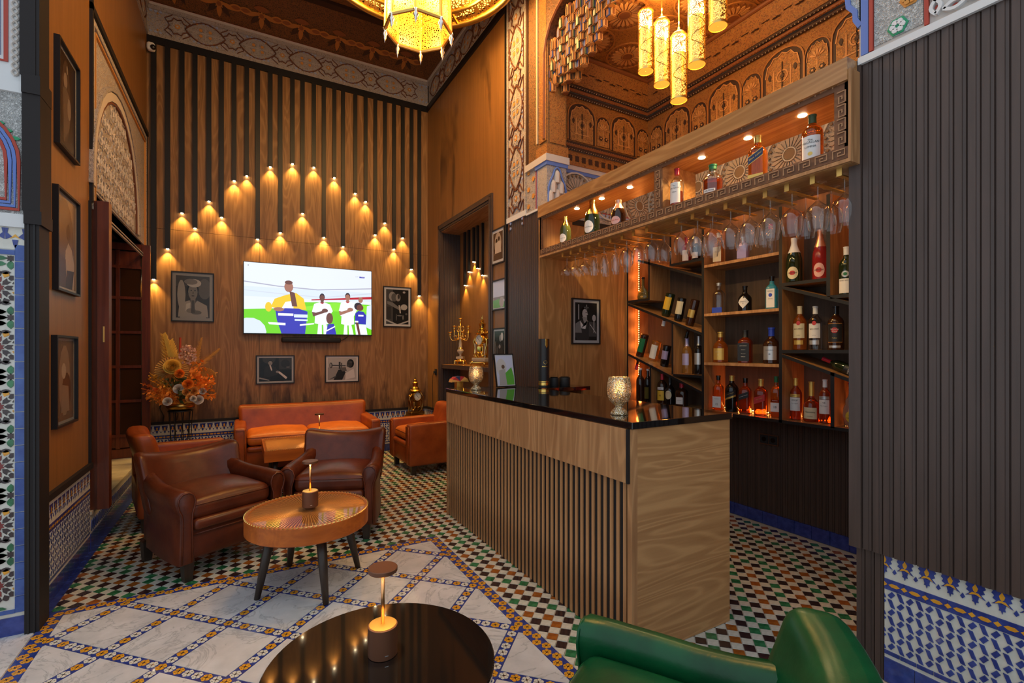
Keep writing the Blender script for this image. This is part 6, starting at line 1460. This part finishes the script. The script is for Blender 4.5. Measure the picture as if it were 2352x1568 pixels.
for k in range(6):
    a0, a1 = PI * k / 6, PI * (k + 1) / 6; mb = MB()
    mb.add([(.085 * math.cos(a0), -.035, .06 + .055 * math.sin(a0)), (.085 * math.cos(a1), -.035, .06 + .055 * math.sin(a1)), (.085 * math.cos(a1), .035, .06 + .055 * math.sin(a1)), (.085 * math.cos(a0), .035, .06 + .055 * math.sin(a0)), (.0, -.035, .068), (0, .035, .068)], [(0, 1, 2, 3), (0, 4, 1), (3, 2, 5)])
    mb.obj('fan_panel', cols[k], t)
# ================================================================ PENDANT LAMPS
plain('pend_glow', (1, .8, .4), .5, emit=(1, .60, .14), es=1.5); plain('pend_hot', (1, .9, .6), .5, emit=(1, .88, .60), es=5.0); plain('pend_base', (.75, .38, .04), .4, emit=(1, .48, .05), es=.55)
for lab, px, py in (('perforated brass tube pendant, shortest drop beside the muqarnas', 1483, 165), ('perforated brass tube pendant, second of the descending row', 1520, 195), ('perforated brass tube pendant hanging lowest of the cluster', 1559, 232), ('perforated brass tube pendant, next up after the lowest one', 1600, 150), ('perforated brass tube pendant hung highest of the cluster', 1649, 62)):
    p = P(px, py, X=2.95); t = thing('pendant_lamp', lab, 'pendant lamp', tuple(p))
    r, h = .0615, .50
    MB().lathe([(r, 0), (r + .002, .004), (r + .002, .016), (r, .02)], 28, cap=False).obj('bottom_rim', 'brass', t, auto=40)
    MB().lathe([(.001, .004), (r - .002, .004)], 28, cap=False).obj('bottom_diffuser', 'pend_base', t)
    MB().lathe([(r, .02), (r, h)], 36, cap=False).obj('perforated_tube', 'pierced_mesh', t, smooth=True)
    MB().lathe([(r - .012, .02), (r - .012, h * .72)], 20, cap=False).obj('inner_glow', 'pend_glow', t, smooth=True)
    MB().lathe([(r - .012, h * .72), (r - .012, h - .01)], 20, cap=False).obj('inner_bulb', 'pend_hot', t, smooth=True)
    MB().lathe([(r + .002, h - .008), (r + .002, h), (r * .75, h + .022), (r * .25, h + .035), (.010, h + .06), (.006, h + .07)], 24, cap=False).obj('top_cap', 'brass', t, auto=50)
    MB().tube([(0, 0, h + .06), (0, 0, 4.40 - p.z)], .005, 8).obj('hanging_rod', 'brass', t)
    mb = MB()
    for k in range(26):
        a = -2.2 + .9 * math.sin(k * .55); z_ = .04 + (h - .07) * k / 26
        mb.tube([((r + .001) * math.cos(a), (r + .001) * math.sin(a), z_), ((r + .001) * math.cos(-2.2 + .9 * math.sin((k + 1) * .55)), (r + .001) * math.sin(-2.2 + .9 * math.sin((k + 1) * .55)), z_ + (h - .07) / 26)], .0028, 4)
    mb.obj('filigree_vine', 'darkgold', t)
    point('pendant_light', (0, 0, h * .5), 15.0, (1, .58, .18), .06, t); point('pendant_uplight', (0, 0, h + .12), 3.0, (1, .62, .22), .04, t)
# ================================================================ CHANDELIER
CXY = (1.34, 4.06); zc = 4.94; R = .92
t = thing('chandelier', 'large pierced brass chandelier with a wide disc and lantern below', 'chandelier', (CXY[0], CXY[1], 4.15))
zd = zc - 4.15
for rr, w_ in ((R, .035), (R * .80, .022), (.32, .02)): MB().tube([(rr * math.cos(2 * PI * k / 48), rr * math.sin(2 * PI * k / 48), zd - (R - rr) * -.05) for k in range(48)], w_, 8, closed=True).obj('ring', 'darkgold', t, smooth=True)
plain('chand_glow', (1, .75, .3), .5, emit=(1, .62, .12), es=2.0)
for k in range(8):
    a0, a1 = 2 * PI * k / 8, 2 * PI * (k + 1) / 8
    for r0, r1 in ((.32, R * .80), (R * .80, R)):
        mb = MB(); n_ = 6
        for q in range(n_ + 1):
            a = a0 + (a1 - a0) * q / n_; mb.v += [(r0 * math.cos(a), r0 * math.sin(a), zd + (R - r0) * .05), (r1 * math.cos(a), r1 * math.sin(a), zd + (R - r1) * .05)]
        for q in range(n_): mb.f.append((2 * q, 2 * q + 2, 2 * q + 3, 2 * q + 1)); mb.m.append(0)
        mb.obj('pierced_panel', 'pierced_gold', t)
    MB().tube([(.3 * math.cos(a0), .3 * math.sin(a0), zd + .02), (R * math.cos(a0), R * math.sin(a0), zd - .005)], .014, 6).obj('radial_bar', 'darkgold', t)
    mb = MB(); fn_ = lambda u, v, w, a=a0: (u * math.cos(a) - w * math.sin(a), u * math.sin(a) + w * math.cos(a), zd + v)
    mb.prism([(.30, 0), (.62, 0), (.56, -.03), (.52, -.025), (.47, -.06), (.42, -.055), (.37, -.11), (.33, -.10), (.30, -.20)], -.004, .004, fn_); mb.obj('scalloped_fin', 'goldcarve', t)
MB().lathe([(.10, zd + .10), (R * .97, zd + .06)], 40, cap=False).obj('glow_plate', 'chand_glow', t)
MB().lathe([(.05, zd + .12), (R * 1.0, zd + .08)], 40, cap=False).obj('disc_cover', 'brass', t)
zb_, zt_, rb_, rt_ = .13, zd, .285, .22
for k in range(8):
    a0, a1 = 2 * PI * (k + .5) / 8, 2 * PI * (k + 1.5) / 8
    c0, s0, c1, s1 = math.cos(a0), math.sin(a0), math.cos(a1), math.sin(a1)
    zm = zb_ + (zt_ - zb_) * .55; rm = .27
    MB().add([(rb_ * c0, rb_ * s0, zb_), (rb_ * c1, rb_ * s1, zb_), (rm * c1, rm * s1, zm), (rm * c0, rm * s0, zm)], [(0, 1, 2, 3)]).obj('lantern_panel', 'pierced_fine', t)
    MB().add([(rm * c0, rm * s0, zm), (rm * c1, rm * s1, zm), (rt_ * c1, rt_ * s1, zt_), (rt_ * c0, rt_ * s0, zt_)], [(0, 1, 2, 3)]).obj('lantern_panel', 'pierced_fine', t)
    MB().tube([(rb_ * c0, rb_ * s0, zb_), (rm * c0, rm * s0, zm), (rt_ * c0, rt_ * s0, zt_)], .012, 6).obj('corner_bar', 'brass', t)
    for r_, z_, w_ in ((rb_, zb_, .016), (rm, zm, .010)): MB().tube([(r_ * c0, r_ * s0, z_), (r_ * c1, r_ * s1, z_)], w_, 6).obj('frame_bar', 'brass', t)
    MB().lathe([(.012, .01), (.020, -.005), (.012, -.02), (.024, -.045), (.012, -.07), (.014, -.08), (.005, -.10), (.0005, -.125)], 10, (rb_ * c0, rb_ * s0, zb_)).obj('finial', 'silver', t, smooth=True)
MB().ball((0, 0, zb_ + .50), .06, 14).obj('lamp_globe', 'chand_glow', t, smooth=True)
MB().tube([(0, 0, zd), (0, 0, 6.05 - 4.15)], .02, 8).obj('hanging_chain', 'brass', t)
point('chandelier_light', (0, 0, zb_ + .10), 5, (1, .62, .24), .12, t)
for k in range(4): point('chandelier_disc_light', (.62 * math.cos(PI / 2 * k + .4), .62 * math.sin(PI / 2 * k + .4), zd - .10), 32, (1, .60, .20), .15, t)
# ================================================================ WINDOW SHUTTER LEAVES (left wall)
def leaf(name, label, x0, x1, y, z0, z1, rows, cols):
    """glazed wooden leaf standing across the opening, facing -Y"""
    t = thing(name, label, 'shutter', (x1, y, z0)); Wl, Hl = x1 - x0, z1 - z0
    f = lambda u, v, w: (u - Wl, -w, v)
    def bar(u0, u1, v0, v1, d=.05, n='stile', m='doorwood'): MB().prism(rect(u0, u1, v0, v1), -.0, d, f, 0, inset=.004).obj(n, m, t)
    bar(Wl - .075, Wl, 0, Hl); bar(0, .05, 0, Hl)
    for v0, v1 in ((0, .10), (Hl - .075, Hl)): bar(.05, Wl - .075, v0, v1, .046, 'rail')
    cs = [.05] + cols + [Wl - .075]
    for k in range(1, len(cs) - 1): bar(cs[k] - .018, cs[k] + .018, .10, Hl - .075, .040, 'muntin')
    vs_ = [.10] + rows + [Hl - .075]
    for k in range(1, len(vs_) - 1): bar(.05, Wl - .075, vs_[k] - .016, vs_[k] + .016, .042, 'muntin')
    for i in range(len(cs) - 1):
        for j in range(len(vs_) - 1):
            solid = j in (0, len(vs_) - 2)
            MB().prism(rect(cs[i] + .015, cs[i + 1] - .015, vs_[j] + .014, vs_[j + 1] - .014), .016, .024, f, 0).obj('wood_panel' if solid else 'pane', 'doorwood' if solid else 'pane', t)
    return t
leaf('window_shutter', 'open glazed wooden shutter leaf with many panes, beside the flower stand', -1.44, -.925, 6.93, .288, 2.715, [.25, .64, 1.03, 1.42, 1.81, 2.16], [.22])
t = thing('shutter_leaf', 'thick dark-red wooden shutter leaf seen edge-on beside the framed photos', 'shutter', (-.895, 4.845, .2855))
MB().bx(-.07, 0, -.09, 0, 0, 2.36).obj('stile', 'doorwood', t)
MB().bx(-.115, -.072, -.075, -.004, 0, 2.36).obj('stile', 'doorwood', t)
MB().bx(-.60, -.115, -.05, -.01, 0, 2.36).obj('leaf_panel', 'doorwood', t)
MB().bx(-.035, -.025, -.094, -.09, 1.28, 1.40).obj('latch', 'brass', t)
# ================================================================ FLOWER STAND AND FLOWERS
sp_ = P(415, 930, Y=6.72); FX, FY = sp_.x, 6.72
t = thing('flower_stand', 'black wire stand carrying the flower bowl', 'stand', (FX, FY, 0))
MB().lathe([(.11, .80), (.125, .802), (.125, .812), (.11, .815)], 24).obj('top_ring', 'black', t, auto=40)
for k in range(9):
    a = 2 * PI * k / 9; MB().tube([(.115 * math.cos(a), .115 * math.sin(a), .805), (.095 * math.cos(a + .25), .095 * math.sin(a + .25), .4), (.15 * math.cos(a + .5), .15 * math.sin(a + .5), .004)], .005, 6).obj('wire_leg', 'black', t)
MB().tube([(.15 * math.cos(2 * PI * k / 20), .15 * math.sin(2 * PI * k / 20), .006) for k in range(20)], .005, 6, closed=True).obj('foot_ring', 'black', t)
plain('f_orange', (.85, .26, .025), .6); plain('f_deep', (.60, .12, .012), .6); plain('f_yellow', (.78, .50, .09), .65); plain('f_white', (.74, .66, .60), .6); plain('f_peach', (.76, .36, .09), .6); plain('f_pink', (.62, .38, .30), .65); plain('f_palm', (.55, .30, .09), .6); plain('f_tan', (.56, .27, .06), .7); plain('f_green', (.07, .09, .02), .6); plain('f_gold', (.8, .45, .06), .3, .6); plain('f_red', (.42, .05, .025), .6)
t = thing('flower_arrangement', 'orange, yellow and white flower arrangement in a gold bowl on the wire stand', 'flowers', (FX, FY, .815))
MB().lathe([(.06, 0), (.12, .012), (.142, .045), (.138, .072), (.125, .080), (.10, .078), (.001, .05)], 28).obj('bowl', 'darkgold', t, smooth=True)
random.seed(11)
def fpt(px, py, dy=0): # pixel -> local point in the arrangement, dy in front of its axis
    p = P(px, py, Y=FY - dy); return Vector((p.x - FX, -dy, p.z - .815))
def rose(c, r, mat, d=(0, -1, .25)):
    d = Vector(d).normalized(); q = d.to_track_quat('Z', 'Y').to_matrix(); mb = MB()
    for ring, (rr, hh, n_, op) in enumerate(((1.0, .55, 6, .55), (.80, .70, 6, .30), (.58, .82, 5, .12), (.36, .9, 4, -.05), (.18, .95, 3, -.05))):
        for k in range(n_):
            a0 = 2 * PI * (k + .37 * ring) / n_; wd = 2 * PI / n_ * .68; g = []
            for i in range(5):
                for j in range(4):
                    u = (i / 4 - .5) * 2; v = j / 3
                    a = a0 + u * wd * (1 - .25 * v * v); R_ = .78 * r * rr * (.45 + .55 * v ** .5 + op * .18 * v ** 3 + .03 * random.random()); g.append(Vector((R_ * math.cos(a), R_ * math.sin(a), r * (hh * v - .25 - .10 * u * u * v - op * .2 * v ** 4))))
            o_ = len(mb.v); mb.v += [tuple(q @ p + Vector(c)) for p in g]
            for i in range(4):
                for j in range(3): mb.f.append((o_ + i * 4 + j, o_ + i * 4 + j + 1, o_ + (i + 1) * 4 + j + 1, o_ + (i + 1) * 4 + j)); mb.m.append(0)
    return mb.obj('rose', mat, t, smooth=True)
for px, py, r, m_, dy in ((385, 922, .055, 'f_white', .15), (410, 893, .062, 'f_white', .12), (437, 914, .056, 'f_peach', .17), (428, 900, .05, 'f_peach', .15), (445, 898, .055, 'f_peach', .12), (456, 918, .062, 'f_white', .10), (466, 898, .045, 'f_white', .10), (412, 858, .060, 'f_orange', .15), (432, 882, .065, 'f_orange', .13), (396, 842, .10, 'f_yellow', .12), (444, 915, .04, 'f_white', .2)):
    rose(fpt(px, py, dy), r, m_)
def spray(name, base, pts, n, lr, mat, spread=.05, kind='stuff'):
    mb = MB()
    for tip in pts:
        a = Vector(base); b_ = Vector(tip); mid = a.lerp(b_, .5) + Vector((0, 0, .05))
        path = [a.lerp(mid, k / 4).lerp(mid.lerp(b_, k / 4), k / 4) for k in range(5)]
        mb.tube(path, .003, 4)
        for k in range(n):
            s = .25 + .75 * k / n; p = a.lerp(mid, s).lerp(mid.lerp(b_, s), s) + Vector([random.uniform(-1, 1) * spread for _ in range(3)])
            ax = Vector([random.uniform(-1, 1) for _ in range(3)]).normalized(); w_ = ax.cross(Vector((random.random(), 1, random.random()))).normalized()
            l_ = lr * random.uniform(.7, 1.3)
            mb.add([p - ax * l_, p + w_ * l_ * .5, p + ax * l_, p - w_ * l_ * .5], [(0, 1, 2, 3)])
    return mb.obj(name, mat, t, kind=kind)
base = (0, 0, .08)
spray('orange_leaf_spray', base, [fpt(470, 870, .05), fpt(492, 868, .05), fpt(480, 885, .1), fpt(495, 905, .05), fpt(458, 850, .08), fpt(460, 835, .05), fpt(468, 875, .12)], 60, .027, 'f_orange', .055)
spray('orange_leaf_spray', base, [fpt(338, 908, .08), fpt(352, 912, .1), fpt(372, 900, .12), fpt(365, 920, .1), fpt(380, 905, .1)], 55, .026, 'f_orange', .05)
spray('gold_leaf_spray', base, [fpt(342, 855, .05), fpt(352, 868, .06), fpt(365, 870, .08), fpt(375, 885, .08), fpt(340, 870, .02)], 30, .018, 'f_gold', .035)
spray('brown_grass', base, [fpt(322, 880, .02), fpt(324, 892, .04), fpt(335, 884, .02), fpt(330, 900, .05)], 14, .022, 'f_deep', .018)
spray('green_leaves', base, [fpt(400, 868, .1), fpt(415, 875, .12), fpt(382, 870, .08), fpt(425, 905, .16), fpt(440, 880, .05)], 22, .030, 'f_green', .05)
def plume(name, a, b_, w, mat, n=160):
    mb = MB(); a = Vector(a); b_ = Vector(b_); ax = (b_ - a); L_ = ax.length; ax.normalize(); side = ax.cross(Vector((0, 1, 0))).normalized()
    mb.tube([a, b_], .003, 4)
    for k in range(n):
        s = random.random() ** .8; p = a + ax * (L_ * (.12 + .85 * s)); sd = random.choice((-1, 1)); wl = w * (1 - s * .75) * random.uniform(.5, 1)
        q = p + ax * wl * .9 + side * sd * wl * .6 + Vector((0, random.uniform(-.4, .4) * wl, 0)); nn = ax * .008 + side * .006
        mb.add([p - nn, p + nn, q], [(0, 1, 2)])
    return mb.obj(name, mat, t, kind='stuff')
plume('yellow_plume', fpt(402, 880, 0), fpt(374, 766, 0), .20, 'f_yellow', 700)
plume('yellow_plume', fpt(402, 880, -.02), fpt(392, 780, -.02), .18, 'f_yellow', 500)
plume('pampas_plume', fpt(438, 850, 0), fpt(463, 775, 0), .10, 'f_tan', 200)
plume('pampas_plume', fpt(438, 850, -.02), fpt(505, 800, -.02), .10, 'f_tan', 260)
plume('pampas_plume', fpt(440, 865, -.02), fpt(500, 855, -.02), .06, 'f_tan', 120)
mb = MB(); c_ = fpt(395, 852, .04)                      # pleated palm fans
def fan(c, r, a0, a1, n=26):
    mb = MB(); v = [tuple(c)]
    for k in range(2 * n + 1):
        a = a0 + (a1 - a0) * k / (2 * n); rr = r * (1 if k % 2 == 0 else .95); v.append((c.x + rr * math.cos(a), c.y + (.012 if k % 2 else -.004), c.z + rr * math.sin(a)))
    mb.add(v, [(0, 1 + k, 2 + k) for k in range(2 * n)]); return mb.obj('palm_fan', 'f_palm', t)
fan(c_, .165, -.5, 3.9); fan(fpt(468, 868, .0), .13, .1, 2.6)
mb = MB()
for k in range(170):
    a, b_ = random.random() * 2 * PI, random.random(); p = fpt(429, 815, .03) + Vector((.085 * math.cos(a) * math.sqrt(b_) + .02 * (random.random()), random.uniform(-.04, .04), .115 * math.sin(a) * math.sqrt(b_)))
    ax = Vector([random.uniform(-1, 1) for _ in range(3)]).normalized() * .014; w_ = ax.cross(Vector((0, 1, .3))).normalized() * .012; mb.add([p - ax, p + w_, p + ax, p - w_], [(0, 1, 2, 3)])
mb.obj('hydrangea_head', 'f_pink', t, kind='stuff')
MB().tube([fpt(413, 850, -.03), fpt(414, 775, -.03)], .012, 6).obj('red_reed', 'f_red', t)
# ================================================================ GILT CLOCKS AND CANDELABRA
plain('dial', (.70, .68, .62), .4); plain('onyx', (.45, .36, .26), .3)
def clock(label, loc, rz, H_, gold, stone=None):
    t = thing('mantel_clock', label, 'clock', loc, rz); k = H_ / .62
    def lt(pr, c, m_, n): return MB().lathe([(a * k, b_ * k) for a, b_ in pr], 14, tuple(q * k for q in c), 0).obj(n, m_, t, auto=45)
    MB().rbox((0, 0, .075 * k), (.24 * k, .14 * k, .05 * k), .012).obj('plinth', stone or gold, t, auto=40)
    MB().rbox((0, 0, .035 * k), (.27 * k, .16 * k, .03 * k), .01).obj('plinth_base', gold, t, auto=40)
    for sx in (-1, 1):
        for sy in (-1, 1): MB().tube([(sx * .10 * k, sy * .06 * k, .05 * k), (sx * .135 * k, sy * .08 * k, .03 * k), (sx * .125 * k, sy * .075 * k, .006 * k)], [.014 * k, .012 * k, .009 * k], 8).obj('foot', gold, t, smooth=True)
    MB().rbox((0, 0, .17 * k), (.12 * k, .09 * k, .15 * k), .02).obj('case', gold, t, auto=50)
    for sx in (-1, 1):
        for sy in (-1, 1): lt([(.012, .10), (.014, .12), (.009, .13), (.009, .24), (.015, .25), (.015, .27)], (sx * .085, sy * .035, 0), stone or gold, 'column')
        MB().tube([(sx * .06 * k, -.03 * k, .11 * k), (sx * .115 * k, -.03 * k, .16 * k), (sx * .10 * k, -.03 * k, .22 * k), (sx * .125 * k, -.03 * k, .30 * k), (sx * .07 * k, -.03 * k, .36 * k)], .012 * k, 8).obj('scroll', gold, t, smooth=True)
        lt([(.010, .27), (.018, .29), (.012, .31), (.017, .325), (.001, .345)], (sx * .10, 0, 0), gold, 'finial')
        MB().ball((sx * .075 * k, -.05 * k, .12 * k), .022 * k, 8).obj('mount', gold, t, smooth=True)
        MB().tube([(sx * .03 * k, -.055 * k, .10 * k), (sx * .07 * k, -.06 * k, .13 * k), (sx * .04 * k, -.055 * k, .17 * k), (0, -.05 * k, .15 * k)], .009 * k, 7).obj('garland', gold, t, smooth=True)
    MB().lathe([(.072 * k, -.05 * k), (.080 * k, -.03 * k), (.078 * k, .03 * k), (.06 * k, .045 * k)], 24, (0, 0, .315 * k), 0, lambda p: Vector((p.x, p.z, p.y))).obj('drum', gold, t, auto=45)
    d = MB().lathe([(.001, -.053 * k), (.058 * k, -.052 * k)], 24, (0, 0, .315 * k), 0, lambda p: Vector((p.x, p.z, p.y)), cap=False).obj('dial', 'dial', t)
    MB().tube([(.064 * k * math.cos(2 * PI * q / 24), -.052 * k, .315 * k + .064 * k * math.sin(2 * PI * q / 24)) for q in range(24)], .007 * k, 6, closed=True).obj('bezel', gold, t, smooth=True)
    for q in range(12):
        a = PI / 6 * q; MB().tube([(.042 * k * math.cos(a), -.054 * k, .315 * k + .042 * k * math.sin(a)), (.050 * k * math.cos(a), -.054 * k, .315 * k + .050 * k * math.sin(a))], .0022 * k, 4).obj('hour_mark', 'black', d)
    for a, l_ in ((2.3, .040), (-.75, .028)): MB().tube([(0, -.055 * k, .315 * k), (l_ * k * math.cos(a), -.055 * k, .315 * k + l_ * k * math.sin(a))], .002 * k, 4).obj('hand', 'black', d)
    lt([(.085, .385), (.09, .395), (.055, .42), (.060, .43), (.035, .455), (.040, .47), (.040, .50), (.046, .508), (.020, .53), (.026, .545), (.010, .565), (.012, .58), (.004, .60), (.0005, .62)], (0, 0, 0), gold, 'crown')
    for q in range(10):
        a = 2 * PI * q / 10; MB().ball((.075 * k * math.cos(a), .05 * k * math.sin(a), (.39 + .012 * (q % 2)) * k), .015 * k, 7).obj('mount', gold, t, smooth=True)
    return t
clock('ornate dark-gilt mantel clock with a white dial standing behind the cognac armchair', (2.24, 6.93, .50), .35, .64, 'darkgold')
t = thing('pedestal', 'low dark pedestal under the gilt clock in the salon corner', 'pedestal', (2.24, 6.93, 0))
MB().rbox((0, 0, .485), (.34, .26, .03), .008).obj('pedestal_top', 'legwood', t, auto=40)
for sx in (-1, 1):
    for sy in (-1, 1): MB().bx(sx * .14 - .015, sx * .14 + .015, sy * .10 - .015, sy * .10 + .015, 0, .47).obj('leg', 'legwood', t)
NS = 1.30
t = thing('niche_shelf', 'dark shelf in the niche carrying the candelabra and clock', 'shelf', (2.69, 5.84, NS))
MB().bx(-.155, .155, -.815, .800, -.055, 0).obj('shelf_board', 'darkpanel', t)
MB().bx(-.155, .155, -.815, .800, .0, .002).obj('shelf_veneer', 'veneer_plain', t)
yc = P(1106, 838, X=2.68).y
clock('bright gilt and onyx mantel clock on the niche shelf', (2.69, yc, NS + .0025), -PI / 2 + .25, .66, 'gold', 'onyx')
yc = P(1056, 834, X=2.66).y
t = thing('candelabra', 'bright gilt many-armed candelabra with onyx stem on the niche shelf', 'candelabra', (2.67, yc, NS + .0025), -.7)
k = .66 / .66
MB().lathe([(.07, .045), (.075, .055), (.05, .07), (.045, .085)], 16).obj('foot_dome', 'gold', t, auto=50)
for q in range(4):
    a = PI / 4 + PI / 2 * q; MB().tube([(.05 * math.cos(a), .05 * math.sin(a), .06), (.09 * math.cos(a), .09 * math.sin(a), .05), (.085 * math.cos(a), .085 * math.sin(a), .02), (.105 * math.cos(a), .105 * math.sin(a), .006)], [.014, .012, .010, .007], 8).obj('foot', 'gold', t, smooth=True)
MB().bx(-.05, .05, -.05, .05, .085, .115).obj('onyx_block', 'onyx', t)
MB().lathe([(.03, .115), (.012, .13), (.018, .15), (.048, .185), (.045, .205), (.028, .225), (.03, .24), (.022, .26), (.024, .29), (.014, .35), (.020, .37), (.012, .39)], 16).obj('onyx_stem', 'onyx', t, smooth=True)
MB().lathe([(.030, .20), (.034, .22), (.030, .24)], 16).obj('gilt_collar', 'gold', t, smooth=True)
MB().lathe([(.012, .38), (.02, .40), (.010, .43), (.010, .50), (.018, .52), (.009, .54), (.009, .59)], 12).obj('upper_stem', 'gold', t, smooth=True)
def cup(c): MB().lathe([(.008, -.05), (.018, -.035), (.010, -.02), (.016, -.008), (.034, .0), (.034, .004), (.012, .005)], 12, c).obj('candle_cup', 'gold', t, smooth=True)
cup((0, 0, .645))
for q in range(6):
    a = PI / 3 * q; c_, s_ = math.cos(a), math.sin(a); r_, z_ = (.15, .455) if q % 2 else (.115, .535)
    MB().tube([(.01 * c_, .01 * s_, .37), (.05 * c_, .05 * s_, .33 + .02), (r_ * .8 * c_, r_ * .8 * s_, .34), (r_ * c_, r_ * s_, .38), (r_ * c_, r_ * s_, z_ - .03)], .006, 7).obj('arm', 'gold', t, smooth=True)
    MB().tube([(r_ * .55 * c_ + .022 * math.cos(w) * c_, r_ * .55 * s_ + .022 * math.cos(w) * s_, .385 + .022 * math.sin(w)) for w in [.5 * j for j in range(12)]], .004, 5).obj('scroll', 'gold', t, smooth=True)
    cup((r_ * c_, r_ * s_, z_))
for s_ in (-1, 1): MB().tube([(s_ * (.03 + .022 * math.cos(.5 * j)), 0, .50 + .04 * math.sin(.5 * j)) for j in range(13)], .005, 5).obj('scroll', 'gold', t, smooth=True)
# sockets and cables
t = thing('wall_socket', 'small black wall socket with a plug and hanging cable by the niche', 'socket', (RX - .001, 6.83, 1.18), -PI / 2)
MB().bx(-.035, .035, -.012, 0, -.045, .045).obj('socket_plate', 'rubber', t)
MB().rbox((0, -.025, 0), (.035, .03, .035), .006).obj('plug', 'rubber', t)
MB().tube([(0, -.04, -.01), (-.06, -.03, -.06), (-.10, -.02, -.20), (-.09, -.02, -.45), (-.08, -.02, -.58), (-.06, -.03, -.80)], .004, 6).obj('cable', 'black', t)
t = thing('power_cable', 'thin black cable hanging down the wall behind the flower stand', 'cable', (-.86, BY - .02, .62))
MB().tube([(0, 0, .42), (.01, -.005, .30), (-.01, -.004, .18), (.03, -.005, .08), (.02, -.005, 0.0)], .006, 6).obj('cable_run', 'black', t)
t = thing('wall_adapter', 'black power adapter plugged in behind the flower stand', 'adapter', (-.73, BY - .013, .78))
MB().rbox((0, -.03, .07), (.09, .055, .17), .012).obj('adapter_body', 'rubber', t, auto=40)
MB().tube([(.01, -.03, -.01), (.04, -.02, -.06), (.03, -.02, -.13), (0, -.02, -.15)], .005, 6).obj('cable', 'black', t)
